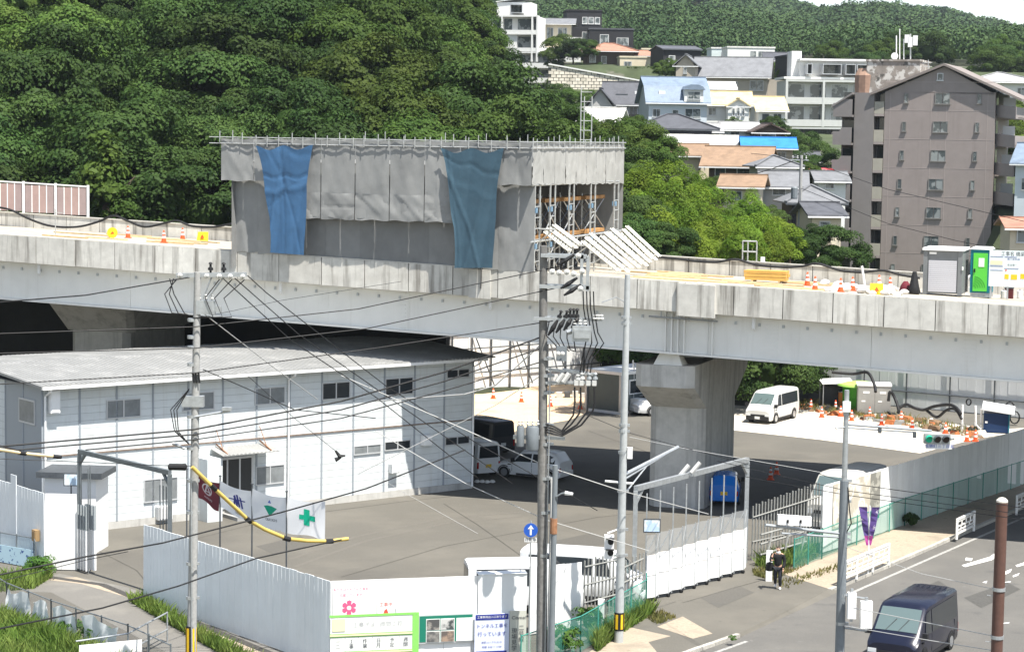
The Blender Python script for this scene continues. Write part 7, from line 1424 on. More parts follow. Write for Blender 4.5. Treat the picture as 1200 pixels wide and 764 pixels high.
house_('dim house with a brown roof edge among the bright trees', 868, 240, 185, 3, 5, 1.6, 'gx', .8, W_cream, R_brown, [(.6, 1.6, .4, 1.2)], -.2, .6)
house_('grey tiled house roof beside the town utility pole', 918, 232, 190, 3.6, 5, 1.0, 'gx', 1.2, W_grey, R_tile, [(.8, 2, .2, .9)], -.1, .5)
house_('dark house with a hipped grey tiled roof left of the brown apartment block', 955, 262, 182, 4.0, 5, 1.8, 'hip', 1.4, W_black, R_tile, wrow(2, .5, 3.4, .7, 1.5, .4), .05, .7)
house_('cream walled house with a dark lean-to roof at the foot of the apartment block', 968, 284, 172, 2.4, 5, 2.2, 'gx', .8, W_cream, R_slate, [(.6, 1.5, .9, 1.7)], .12, .5)
house_('low dark tiled roof behind the hipped roof left of the apartments', 975, 224, 205, 2.6, 5, 1.0, 'gx', .7, W_white, R_tile, [(.6, 1.5, .2, .8)], 0, .5)
house_('pale grey modern house with a flat roof between the black house and the stepped apartments', 650, 53, 430, 6.4, 8, 4.2, 'gx', 1.1, W_cream, R_tile, [(1.6, 2.9, .8, 3.4), (3.8, 5.6, .8, 3.4)], -.05, 1.0, extra=lambda r, mbx: mbx('terrace', W_white, -.6, 7, -2.4, -.02, -1.6, -.6))
house_('tall black house with dark flat boxes high on the hill', 684, 62, 440, 7.2, 9, 8.4, 'flat', 0, W_black, W_black, wrow(3, 3.2, 6.8, 5.8, 7.2, .25) + wrow(3, 3.2, 6.8, 1.8, 4.2, .2), .06)
house_('black flat roofed wing with pale balcony right of the tall black house', 716, 62, 436, 9.0, 8, 4.6, 'flat', 0, W_black, R_slate, [(2.2, 4.0, .8, 3.6), (5.6, 8, .8, 3.0)], .0, extra=lambda r, mbx: balc(r, mbx, 4.6, 9.0, .4, W_black, 1.4))
house_('house with a terracotta roof over a dark upper floor', 713, 80, 405, 9.6, 8, 3.2, 'hip', 1.6, W_brown, R_red, [(1.2, 2.4, 1.0, 2.4), (3.4, 4.4, .8, 2.2), (6.8, 8.6, 1, 2.2)], -.05, .9, extra=lambda r, mbx: (balc(r, mbx, -.3, 10.6, -.3, W_black, 1.5, .8), mbx('garage', W_white, 3.2, 8.2, -1.2, -.05, -3.2, -.9)))
house_('low terracotta roof right of the terracotta roof house', 750, 74, 408, 4.6, 6, 1.4, 'gx', .9, W_cream, R_red, [(1, 2, .4, 1.0)], 0, .6)
house_('plain cream flat roofed box behind the terracotta roofs', 768, 74, 430, 5.5, 7, 2.6, 'flat', 0, W_cream, W_cream, [(1, 2, .8, 1.8)], 0)
house_('black barn-like building on the skyline of houses', 799, 80, 390, 7.0, 9, 3.4, 'gx', .6, W_black, R_slate, [(1, 2.2, 1, 2.2)], .2, .3)
house_('distant white flat building above the large beige house', 880, 72, 430, 9.5, 8, 2.6, 'flat', 0, W_white, R_white, wrow(3, 4.6, 9, .6, 2.0, .4), .05)
house_('second distant low white building with a pale flat roof', 852, 68, 440, 6.4, 7, 1.8, 'flat', 0, wallm('wall_pale_mint', (.55, .62, .62)), R_white, [(2, 4, .4, 1.2)], .05)
house_('black walled tall house beside the white concrete apartments', 931, 96, 330, 2.6, 8, 3.8, 'flat', 0, W_black, W_black, [(.8, 1.6, 1.5, 2.5)], .1)
house_('white villa with a hipped grey roof behind the brown apartment block', 1176, 128, 300, 9.4, 9, 3.8, 'hip', 1.4, W_white, R_lgrey, [(2.4, 3.4, 1.9, 3.0), (3.7, 4.7, 1.9, 3.0), (6.5, 7.6, 1.9, 3)], -.05, .7)
house_('pale blue walled house with a blue slate roof at the right picture edge', 1222, 236, 205, 5.4, 7, 3.6, 'gx', 1.8, wallm('wall_ice', (.55, .60, .64)), R_blue, [(.6, 1.5, 1.0, 2.2)], -.4, .5)
house_('cream house with an orange brown eave at the right picture edge', 1206, 300, 165, 3.0, 6, 2.2, 'gx', .5, W_cream, R_red, [(.5, 1.4, 1.0, 2.2)], -.1, .5)
house_('small brown eaved house squeezed left of the town utility pole', 890, 236, 192, 3.2, 4, 1.2, 'gx', .9, W_cream, R_dbrown, [(.6, 1.6, .3, 1.0)], -.15, .6)
house_('small white walled house under a pale grey roof above the brown roofs', 826, 166, 250, 3.4, 5, 1.2, 'gx', .8, W_white, R_lgrey, [(.8, 2.0, .3, 1.0)], .08, .5)
house_('grey hipped roof house tucked below the blue sheet roof', 912, 212, 206, 3.6, 5, 1.4, 'hip', 1.0, W_grey, R_tile, [(.8, 2.2, .4, 1.1)], .1, .6)
house_('plain white box house left of the low white villa wing', 668, 64, 418, 4.2, 6, 3.0, 'flat', 0, W_white, W_white, [(.8, 2.0, .8, 2.0), (2.6, 3.6, .8, 2.0)], .0)
house_('cream garage block under the black flat roofed wing', 742, 82, 398, 5.0, 5, 2.2, 'flat', 0, W_cream, W_cream, [(.8, 2.2, .5, 1.5)], .05)
house_('white house with a slate roof right of the large beige house', 915, 90, 345, 5.0, 6, 2.6, 'gx', 1.2, W_white, R_slate, [(.8, 2.0, .8, 1.8), (3.0, 4.2, .8, 1.8)], -.1, .5)
house_('low cream house before the dark stone wall', 935, 203, 244, 4.4, 5, 1.4, 'gx', .9, W_cream, R_slate, [(.8, 2.0, .4, 1.1)], .0, .6)
# concrete apartments
def deckblock(r, x0, x1, z0, z1, nf, m_, fins=(), dep=1.5, ph=.95, wins=3):
    """storeys of recessed balconies: back wall, slabs, parapets, fins, glazing"""
    def mbx(nm, mm, *b): q = MB(); q.box(*b); return q.build(nm, mm, r)
    mbx('wall', m_, x0, x1, dep, dep + 8, z0 - 3, z1); fh_ = (z1 - z0)/nf
    for k in range(nf + 1): mbx('slab', m_, x0, x1, 0, dep - .002, z0 + k*fh_ - .18, z0 + k*fh_ + .12)
    for k in range(nf): mbx('parapet', m_, x0 + .02, x1 - .02, .02, .14, z0 + k*fh_ + .122, z0 + k*fh_ + ph)
    for f in (x0, x1, *fins): mbx('fin', m_, f - .16, f + .16, -.03, dep - .004, z0 - 2, z1 + .1)
    for k in range(nf):
        for i in range(wins): a = x0 + (x1 - x0)*(i + .12)/wins; b = x0 + (x1 - x0)*(i + .9)/wins; f = MB(); f.box(a, b, dep - .08, dep - .005, z0 + k*fh_ + .15, z0 + k*fh_ + fh_ - .45); fo = f.build('window', M_alu, r); g = MB(); g.quad((a + .06, dep - .09, z0 + k*fh_ + .2), (b - .06, dep - .09, z0 + k*fh_ + .2), (b - .06, dep - .09, z0 + (k + 1)*fh_ - .52), (a + .06, dep - .09, z0 + (k + 1)*fh_ - .52)); g.build('pane', M_wing, fo)
W_conc = wallm('wall_pale_concrete', (.50, .51, .49))
c = P(921, 148, 300); r = T('apartment_building', 'pale concrete apartment building with gridded balconies above a dark stone wall', 'building', c, .03); ORG[r.name] = Vector(); deckblock(r, 0, 12.2, .2, 6.4, 2, W_conc, (5.2,), 1.4, .75, 4)
q = MB(); q.box(-.4, 12.4, .3, 9, 6.58, 6.9); q.build('roof', W_white, r)
q = MB(); q.box(2.2, 12.4, 2.5, 9, 6.91, 9.2); q.build('upper_wall', W_white, r); q = MB(); q.box(2.0, 12.6, 1.6, 9.2, 9.21, 9.5); q.build('upper_roof', W_white, r); q = MB(); q.box(1.2, 2.6, 4, 8, 6.9, 10.6); q.build('stair_tower', W_white, r)
for k, (a, b) in enumerate(((2.8, 3.5), (5.0, 7.6), (8.2, 9.6), (9.8, 11.6))): hwin(r, a, b, 7.3, 8.7, y=2.46)
c = P(581, 113, 420); r = T('apartment_building', 'stepped white apartment building with recessed balconies at the edge of the wood', 'building', c, -.18); ORG[r.name] = Vector()
deckblock(r, 4.0, 10.6, 0, 8.6, 3, W_white, (), 1.6, .8, 2)
def mbx2(nm, mm, *b): q = MB(); q.box(*b); return q.build(nm, mm, r)
mbx2('wall', W_white, -1.5, 3.98, .4, 10, -3, 12); 
r_ = r
deckblock(r, -1.5, 8.0, 8.75, 15.6, 2, W_white, (1.0, 7.0), 1.8, .7, 2); mbx2('upper_wall', W_white, -.6, 6.2, 3, 10, 15.7, 18.4); hwin(r, 2.6, 5.0, 16.2, 17.8, y=2.96); q = MB(); q.prism([(-.8, 2.7, 18.4), (6.4, 2.7, 19.4), (6.4, 2.7, 19.55), (-.8, 2.7, 18.55)], (0, 8, 0)); q.build('roof', W_white, r)
for z in (1.0, 3.8, 6.6): hwin(r, 1.4, 3.2, z, z + 1.2, y=.36)
mbx2('plinth', W_black, 3, 17, -1.6, -.4, -3.0, -.4)
# brown apartment block with gabled front
AP = P(1103, 200, 212); AX = Vector((.94, -.343, 0)); AN = Vector((-.343, -.94, 0)); AANG = math.atan2(AX.y, AX.x)
def As(px, py, off=0.): p = W(px, py, AP, AN); return (p - AP).dot(AX), p.z
xl, _ = As(1034, 220); xr, _ = As(1163, 220); _, ze = As(1040, 108); _, za = As(1107, 76); xm = As(1107, 76)[0]
r = T('apartment_building', 'tall brown tiled apartment block with a gabled front and stacked balconies', 'building', Vector((AP.x, AP.y, 0)), AANG); ORG[r.name] = Vector()
M_apt = mk('brown_tile_wall', (.27, .232, .218), .6, noise=(1.2, .05), bump=(12, .25, .02, (1, 1, 3)), streak=(1.4, (.17, .14, .13), .55, .8, .4)); M_aptd = mk('brown_grey_wall', (.20, .185, .18), .7, noise=(1.2, .05)); M_pale = mk('pale_joint', (.34, .29, .27), .7); M_par = mk('olive_parapet', (.34, .32, .27), .7, noise=(1.5, .06)); M_rail = mk('brown_parapet', (.31, .27, .255), .7, noise=(1.5, .05))
mbx2('wall', M_apt, xl, xr, 0, 11, -1, ze); q = MB(); q.prism([(xl, 0, ze), (xr, 0, ze - .2), (xm, 0, za - .2)], (0, 11, 0)); q.build('gable', M_apt, r)
q = MB(); q.prism([(xl - 1.4, -.55, ze - .35), (xm, -.55, za - .12), (xm, -.55, za + .12), (xl - 1.4, -.55, ze - .1)], (0, 12, 0)); q.prism([(xm, -.55, za - .12), (xr + 2.6, -.55, ze - .85), (xr + 2.6, -.55, ze - .6), (xm, -.55, za + .12)], (0, 12, 0)); q.build('roof', mk('apt_roof', (.22, .19, .175), .7), r)
fl = [As(1098, 20 + y/2.463)[1] for y in (236, 318, 401, 484, 566, 649, 731)]
for k, z in enumerate(fl):
    dx = -k*.03*0
    for (px, w_, h_) in ((1059.5, .44, 1.0), (1102, 1.5, 1.15), (1145, .44, 1.0)):
        x = As(px - k*1.6, 200)[0]; hwin(r, x - w_/2, x + w_/2, z - h_/2, z + h_/2, n=2 if w_ > 1 else 1, frame=mk('bronze_frame', (.20, .19, .18), .5))
    mbx2('floor_joint', M_pale, xl, xr, -.012, -.002, z + 1.58, z + 1.64)
for px in (1046, 1094, 1112, 1160): x = As(px - 5, 200)[0]; mbx2('wall_joint', M_pale, x - .03, x + .03, -.016, -.004, -1, ze - .1)
x = As(1102, 90)[0]; hwin(r, x - .3, x + .3, As(1102, 95)[1], As(1102, 86)[1], n=1)
x0b = As(1023, 200)[0]
mbx2('side_wall', M_aptd, x0b - 2.6, xl - .02, 1.6, 10, -1, ze - .1); mbx2('side_wall', M_aptd, x0b - 2.0, x0b - .05, -.2, 1.58, -1, ze - .1)
for z in fl:
    mbx2('balcony', M_par, x0b - .02, xl - .05, -.1, .04, z - 1.55, z - .35); mbx2('slab', M_rail, x0b - .02, xl - .05, -.12, 1.58, z - 1.8, z - 1.56); mbx2('opening', M_glass, x0b + .1, xl - .15, 1.5, 1.59, z - 1.5, z + .85)
# stepped balconies of the left wing
xw = As(978, 200)[0]
for k, z in enumerate(fl):
    zz = z - .4; q = MB(); q.prism([(xw - .05 - k*.0, -1.2, zz - 1.5), (x0b - 2.05, -1.2, zz - 1.5), (x0b - 2.05, -1.2, zz + .25), (x0b - 3.0, -1.2, zz + .25), (x0b - 3.3, -1.2, zz - .15), (x0b - 3.9, -1.2, zz - .15), (x0b - 4.1, -1.2, zz - .4), (xw - .05, -1.2, zz - .4)], (0, .15, 0)); q.build('balcony', M_aptd, r)
    mbx2('slab', M_aptd, xw, x0b - 2.05, -1.03, 1.5, zz - 1.5, zz - 1.3); mbx2('balcony', M_aptd, xw, xw + .12, -1.04, 1.5, zz - 1.29, zz - .4); mbx2('opening', M_glass, x0b - 3.4, x0b - 2.1, 1.48, 1.59, zz - 1.2, zz + 1.0)
mbx2('side_wall', M_aptd, xw + .3, x0b - 2.62, 1.6, 9, -1, ze - 1.2)
q = MB(); q.prism([(xw - .2, -1.3, ze - 1.6), (x0b - 2.05, -1.3, ze - .3), (x0b - 2.05, -1.3, ze - .1), (xw - .2, -1.3, ze - 1.4)], (0, 10, 0)); q.build('roof', M_aptd, r)
M_stain = mk('stained_white_render', (.27, .24, .21), .9, noise=(1.5, .2), patch=[(1.1, (.55, .53, .49), .52, .58), (.9, (.10, .095, .085), .60, .66)])
tz0, tz1 = As(1010, 104)[1], As(1035, 70)[1]; mbx2('roof_tower', M_stain, As(1004, 100)[0], As(1068, 100)[0], 5, 11, ze - 3, tz1); mbx2('tower_cap', M_stain, As(1003, 100)[0], As(1069, 100)[0], 4.9, 11.1, tz1, tz1 + .2)
q = MB(); q.lathe([(1.3, 0), (1.35, 2.2), (1.0, 2.9)], 12, (As(1003, 100)[0], 6.2, ze - .4)); q.build('roof_tower', mk('tan_render', (.34, .22, .16), .8, noise=(2, .2)), r)
# right end balconies
for k, z in enumerate(fl):
    w2 = 2.1; q = MB(); q.prism([(xr + .02, 1.0, z - 1.75), (xr + w2, -.8, z - 1.95), (xr + w2, -.8, z - .75), (xr + .02, 1.0, z - .55)], (0, .14, 0)); q.build('balcony', M_rail, r)
    mbx2('slab', M_rail, xr + .01, xr + w2, 1.2, 10, z - 1.92, z - 1.72); mbx2('balcony', M_rail, xr + w2 - .14, xr + w2, -.62, 10, z - 1.9, z - .75); mbx2('opening', M_glass, xr + .003, xr + .04, .6, 2.2, z - 1.6, z + .7)
    mbx2('lattice_screen', M_alu, xr + .4, xr + 1.6, 3, 3.06, z - 1.6, z + .2); mbx2('pillar', M_apt, xr + w2 - .3, xr + w2 - .02, 9, 9.4, z - 1.7, z + 1.0)
# antennas and phone masts on the roof
am = T('antenna_mast', 'cluster of white phone antennas on poles above the apartment roof tower', 'antenna', Vector((AP.x, AP.y, 0)), AANG); ORG[am.name] = Vector()
def ant(x, y0, y1, rr, m_=M_pipe, nm='whip'): a = As(x, y0); b = As(x, y1); q = MB(); q.tube([(a[0], 7, a[1]), (b[0], 7, b[1])], rr, 6); q.build(nm, m_, am)
ant(1036, 71, 38, .07, M_white); ant(1040, 71, 30, .06, M_white); ant(1045, 71, 42, .06, M_white); ant(1053, 73, 36, .08, M_pipe, 'mast')
for x, y0, y1 in ((1049, 37, 47), (1053, 40, 52), (1059, 38, 50)): a, b = As(x, y1), As(x, y0); q = MB(); q.box(a[0] - .22, a[0] + .22, 6.7, 6.95, a[1], b[1]); q.build('panel_antenna', M_white, am)
a = As(1035, 63); q = MB(); q.disc((a[0], 6.5, a[1]), (0, 1, 0), .36, .12, 16); q.build('dish', M_white, am); q = MB(); q.tube([(a[0], 7, a[1] - 1), (a[0], 7, a[1] + .2)], .06, 6); q.build('whip', M_pipe, am)
tvp = As(1078, 80); tv = T('television_antenna', 'thin television antenna on the left slope of the apartment roof', 'antenna', Vector((AP.x, AP.y, 0)), AANG); ORG[tv.name] = Vector(); zt0 = As(1078, 84)[1]; zt1 = As(1078, 68)[1]; q = MB(); q.tube([(tvp[0], 5, zt0 - 1), (tvp[0], 5, zt1)], .04, 5); q.build('mast', M_pipe, tv)
for z in (zt1 - .3, zt1 - .7): q = MB(); q.tube([(tvp[0] - .4, 5, z), (tvp[0] + .4, 5, z)], .03, 5); q.build('element', M_pipe, tv)
# retaining walls built of separate blocks
def blockwall(label, p0, p1, z0, z1a, z1b, nx, nz_, m_, depth=.35):
    d = p1 - p0; d.z = 0; r = T('retaining_wall', label, 'retaining wall', (p0.x, p0.y, 0)); ang = math.atan2(d.y, d.x); L_ = d.length; u = d.normalized(); bw_, bh = L_/nx, (max(z1a, z1b) - z0)/nz_; src = None
    q = MB(); q.hexa([(0, .1, z0 - 3), (L_, .1, z0 - 3), (L_, 1, z0 - 3), (0, 1, z0 - 3), (0, .1, z1a), (L_, .1, z1b), (L_, 1, z1b), (0, 1, z1a)]); o = q.build('backing', MC['dark_joint_concrete'], r); o.rotation_euler = (0, 0, ang)
    for k in range(nz_):
        for i in range(nx):
            x = (i + .5*(k % 2))*bw_; z = z0 + k*bh
            if z + bh*.6 > z1a + (z1b - z1a)*x/L_ or x + bw_ > L_ + .1: continue
            if src is None: b = MB(); b.hexa([(.03, 0, .03), (bw_ - .03, 0, .03), (bw_ - .03, .3, .03), (.03, .3, .03), (.05, .03, bh - .03), (bw_ - .04, .03, bh - .03), (bw_ - .04, .3, bh - .03), (.05, .3, bh - .03)]); src = b.build('stone_block', m_, r); o = src
            else: o = inst(src, r)
            w_ = u*x; o.location = (w_.x, w_.y, z); o.rotation_euler = (rnd.uniform(-.03, .03), 0, ang); o.scale = (rnd.uniform(.92, 1.0), 1, rnd.uniform(.93, 1))
    q = MB(); q.bar((0, .3, z1a + .1), (L_, .3, z1b + .1), 1.0, .25); o = q.build('coping', W_white, r); o.rotation_euler = (0, 0, ang); return r
a, b = P(642, 120, 385), P(775, 120, 385); blockwall('bright stone block retaining wall stepping down below the terracotta roof house', a, b, P(700, 126, 385).z, P(642, 76, 385).z, P(775, 100, 385).z, 21, 13, mk('pale_stone', (.62, .57, .48), .9, noise=(2, .12), rand=.12, patch=(.9, (.45, .42, .34), .55, .7)))
a, b = P(928, 170, 290), P(1010, 170, 286); blockwall('dark stone block retaining wall below the concrete apartments', a, b, P(960, 196, 290).z, P(928, 151, 290).z, P(1010, 152, 286).z, 15, 10, mk('dark_stone', (.075, .075, .075), .95, noise=(2, .2), rand=.25))
q = MB(); hb = P(735, 92, 392); he = P(795, 88, 392)
hd = T('hedge', 'clipped green hedge beside the terracotta roof house', 'hedge', hb); out = []
n = 2600; C = np.stack([NR.uniform(0, (he - hb).x, n), NR.uniform(-.8, .8, n), NR.uniform(0, 1.9, n)], 1); N = unit(n); N[:, 2] = np.abs(N[:, 2]); N[:, 1] -= .6; N /= np.linalg.norm(N, axis=1)[:, None]; np_mesh('foliage', leaf_quads(C, N, .5), 4, F_mid, hd)
# town trees and shrubs
tt = [(655, 62, 405, .8, 'm'), (672, 62, 402, .7, 'd'), (688, 60, 400, .55, 'm'), (780, 84, 360, .5, 'm'), (793, 85, 350, .45, 'm'), (745, 155, 250, .5, 'm'), (720, 160, 236, .45, 'd'), (735, 172, 222, .6, 'm'), (752, 196, 205, .6, 'm'), (860, 150, 258, .3, 'm'), (935, 180, 262, .7, 'd'), (948, 190, 250, .7, 'd'), (925, 195, 240, .55, 'd'), (960, 203, 222, .5, 'd'), (925, 205, 214, .4, 'm'), (945, 212, 210, .4, 'm'), (905, 88, 345, .5, 'm'), (912, 95, 335, .4, 'l'), (1190, 150, 260, .8, 'm'), (1196, 165, 240, .7, 'l'), (1184, 170, 235, .6, 'm'), (838, 226, 198, .35, 'm'), (905, 268, 168, .35, 'd'), (975, 300, 150, .55, 'd'), (655, 120, 330, .7, 'd'), (640, 122, 325, .6, 'd'), (668, 122, 318, .55, 'm'), (690, 118, 310, .35, 'm'), (652, 100, 398, .45, 'm'), (668, 88, 402, .4, 'd'), (682, 86, 404, .4, 'm'), (700, 84, 404, .4, 'd'), (735, 86, 400, .4, 'm'), (650, 74, 404, .4, 'd'), (770, 100, 372, .4, 'd'), (786, 104, 350, .4, 'm'), (822, 120, 300, .3, 'd'), (905, 152, 262, .4, 'd'), (850, 172, 240, .25, 'd'), (740, 168, 240, .4, 'd'), (906, 182, 236, .35, 'm'), (945, 246, 186, .25, 'd'), (900, 256, 176, .28, 'm')]
tl = ['round', 'bushy', 'small', 'spreading', 'dense']
for i, (px, py, y, s, k) in enumerate(tt):
    c = P(px, py, y); tree('garden_tree', {'m': 'mid green garden tree among the hillside houses', 'd': 'dark green garden tree among the hillside houses', 'l': 'bright green garden tree among the hillside houses'}[k], rnd.choice({'l': CR_lime, 'd': CR_dark, 'm': CR_mid}[k]), (c.x, y, c.z - 3.6*s), s*.9, 1, None, 'garden trees among the houses', zoff=4.0)
for i in range(16): x = 62 + i*3.2; y = rnd.uniform(395, 440); tree('hill_tree', 'green tree behind the houses right of the apartment roof tower', rnd.choice(CR_dark + CR_mid), (x, y, 27 + (y - 395)*.12), rnd.uniform(.7, 1.0), 1., None, 'trees behind the apartment roof tower', trunk=False)
for i in range(0):   # trees along the town's upper edge below the mountain
    px = rnd.uniform(610, 1230); y = rnd.uniform(455, 540); x = (px - 600)/2500*y; z = tz(y) if y < 480 else mzf(x, y); tree('hill_tree', 'green tree at the foot of the far mountain behind the houses', rnd.choice(CR_dark + CR_mid), (x, y, z), rnd.uniform(.7, 1.1), 1., None, 'trees at the foot of the far mountain', trunk=False)
# town utility pole, red car
c = P(937, 262, 176); r = T('utility_pole', 'utility pole with a transformer standing among the hillside houses', 'utility pole', c); z1 = P(937, 182, 176).z - c.z
ipart(r, 'shaft', M_conc, lambda q: q.tube([(0, 0, -2), (0, 0, z1)], [.18, .13], 10)); ipart(r, 'crossarm', M_steel, lambda q: q.bar((-.9, 0, z1 - .4), (.6, 0, z1 - .4), .1, .1)); ipart(r, 'transformer', M_tank, lambda q: q.lathe([(.26, 0), (.28, .1), (.28, .9), (.2, 1.0)], 12, (-.5, 0, z1 - 3.6)))
for x in (-.7, -.3, .4): insulator(r, (x, 0, z1 - .35), .3, .08)
c = P(968, 214, 214); vehicle('parked_car', 'dark red car parked among the houses left of the brown apartment block', 'car', c, math.radians(12), wagon(4.2, 1.7, 1.45), M_cred, [(-.25, .75, .25), (-1.62, -.33)], (-1.3, 1.32), (6, 5))
for lab, pts in (('upper wire crossing in front of the brown apartment block', [(880, 180, 172), (937, 186, 176), (1040, 222, 168), (1210, 262, 150)]), ('lower wire crossing in front of the brown apartment block', [(937, 220, 176), (1040, 262, 168), (1120, 282, 160), (1210, 300, 150)])): wire(lab, pts, .028)
wire('wire from the town utility pole to the brown roof house', [(858, 212, 200), (905, 198, 186), (937, 186, 176)], .05)
# ================================================================ YARDS UNDER AND BEHIND THE VIADUCT
cn = [(963, 489), (979, 481), (985, 488), (998, 493), (1019, 489), (1033, 498), (1056, 494), (1069, 503), (1108, 508), (950, 479), (1133, 517), (1143, 517)]
for i, (x, y) in enumerate(cn): cone(G(x, y), f'{ORDS[i]} orange cone along the back edge of the pale yard', 'orange cones along the pale yard', rz=rnd.uniform(-.2, .2))
for i, (x, y) in enumerate([(578, 467), (611, 471), (645, 476), (680, 479)]): cone(G(x, y), ['leftmost orange cone on the sandy yard behind the office', 'second orange cone on the sandy yard behind the office', 'orange cone on the sandy yard just right of the utility pole', 'orange cone on the sandy yard by the dark container cabin'][i], 'orange cones on the sandy yard')
for i, (x, y) in enumerate([(903, 562), (910, 556)]): cone(G(x, y), f'{ORDS[i]} dim orange cone in the shade behind the barred fence', 'dim cones behind the barred fence')
# dark container cabin with pale roof
a = G(687, 481); b = G(727, 486); d = b - a; r = T('container_cabin', 'dark grey container cabin with a pale roof behind the utility pole', 'cabin', a, math.atan2(d.y, d.x)); L_ = d.length; h = P(690, 432, a.y).z
M_cab = mk('cabin_grey_green', (.10, .125, .125), .5, noise=(2, .06)); q = MB(); q.box(0, L_, 0, 6, .18, h - .2); q.build('wall', M_cab, r); q = MB(); q.box(-.08, L_ + .08, -.08, 6.1, h - .198, h); q.build('roof', M_white, r); q = MB(); q.box(-.02, L_ + .02, -.02, 6.02, 0, .178); q.build('base_rail', M_white, r)
for x in (0, L_): q = MB(); q.box(x - .08, x + .08, -.1, .06, .18, h - .2); q.build('corner_post', M_alu, r)
q = MB(); q.box(L_ + .005, L_ + .06, .8, 2.2, h*.45, h*.8); f = q.build('window', M_white, r); q = MB(); q.box(L_ + .062, L_ + .08, .9, 2.1, h*.48, h*.77); q.build('pane', M_glass, f); q = MB(); q.box(L_ + .01, L_ + .7, 1.0, 1.8, h*.18, h*.36); q.build('air_conditioner', M_white, r)
sp0 = G(742, 484); r = T('scaffold_stair', 'steel scaffold stair beside the dark container cabin', 'stair', sp0)
for x in (0, .9, 1.6):
    for y in (0, 1.5): q = MB(); q.tube([(x, y, 0), (x, y, 3.3)], .05, 6); q.build('post', M_steel, r)
for k in range(7): q = MB(); q.box(.05, 1.55, .1 + k*.2, .3 + k*.2, .25 + k*.4, .3 + k*.4); q.build('tread', M_steel, r)
# white boxes, gear by the sand yard
s_ = G(652, 466); r = T('parts_pile', 'small pile of grey boxes on the sandy yard right of the utility pole', 'pile', s_)
for k in range(5): q = MB(); x = k*.55; q.box(x, x + .4, rnd.uniform(-.2, .2), .5, 0, rnd.uniform(.3, .6)); q.build('box', (M_alu, M_dsteel, M_insw)[k % 3], r)
# green tank, machine cabinet, parasol roof
g = G(1003, 483); r = T('green_tank', 'bright green cylindrical tank with a pale green lid behind the cones', 'tank', g); M_lim = mk('lime_tank', (.08, .42, .03), .4, noise=(2, .08)); R_ = 1.15; h = P(1010, 452, g.y + 1).z
ipart(r, 'shell', M_lim, lambda q: q.lathe([(R_, 0), (R_, h*.5), (R_*1.02, h*.52), (R_, h*.54), (R_, h)], 20, (.4, R_, 0)), smooth=30); ipart(r, 'lid', mk('pale_lime', (.35, .60, .12), .45), lambda q: q.lathe([(R_*1.3, h), (R_*1.25, h + .12), (R_*.3, h + .3), (.05, h + .32)], 20, (.4, R_, 0)), smooth=30); ipart(r, 'hatch', M_black, lambda q: q.disc((.75, -.03 + .06, h*.42), (.3, -1, 0), .22, .1, 12))
ipart(r, 'drip_pipe', M_lim, lambda q: q.tube([(.1, -.02, 0), (.1, -.02, h)], .07, 6))
g = G(1006, 488); b = G(1041, 490); r = T('machine_cabinet', 'grey steel machine cabinet with white labels beside the green tank', 'cabinet', g + Vector((0, .6, 0)), -.12); wd = 2.15; h = 1.95
q = MB(); q.box(0, wd, 0, 1.6, .12, h); q.build('case', mk('cabinet_steel', (.40, .40, .38), .4, .4, noise=(2, .08)), r)
for k in range(2): x0 = .06 + k*wd/2; q = MB(); q.box(x0, x0 + wd/2 - .1, -.03, -.002, .2, h - .1); dd = q.build('door', mk('cabinet_door', (.38, .38, .36), .4, .4, noise=(2, .08)), r); q = MB(); q.box(x0 + .3, x0 + .7, -.045, -.032, h - .5, h - .35); q.build('label_plate', M_white, dd); q = MB(); q.box(x0 + .2, x0 + .45, -.045, -.032, .9, 1.0); q.build('vent', M_white, dd)
q = MB(); q.box(-.05, wd + .05, -.08, 1.66, h + .002, h + .09); q.build('lid', M_white, r); q = MB(); q.box(.1, wd - .1, .1, 1.5, 0, .119); q.build('skid', M_dsteel, r)
g = G(982, 480); r = T('canopy_shelter', 'white topped shelter over dark gear left of the green tank', 'shelter', g); h = P(985, 449, g.y).z
q = MB(); q.prism([(-1.1, 0, h - .1), (1.0, 0, h), (1.0, 1.8, h + .1), (-1.1, 1.8, h)], (0, 0, .08)); q.build('roof', M_white, r)
for x, y in ((-1, .1), (.9, .1), (-1, 1.7), (.9, 1.7)): q = MB(); q.tube([(x, y, 0), (x, y, h)], .04, 5); q.build('post', M_steel, r)
q = MB(); q.box(-.9, .7, .5, 1.6, 0, 1.5); q.build('tarp_cover', mk('dark_cover', (.05, .055, .06), .8, bump=(3, .5, .1)), r)
g = G(986, 480); r = T('plywood_drum', 'orange brown drum beside the green tank', 'drum', g + Vector((.15, .2, 0))); ipart(r, 'drum_body', mk('orange_drum', (.60, .25, .07), .6, noise=(3, .1)), lambda q: q.lathe([(.34, 0), (.36, .1), (.34, .55), (.36, .6), (.34, 1.15)], 14)); ipart(r, 'rim', M_steel, lambda q: q.lathe([(.37, 1.151), (.37, 1.2)], 14))
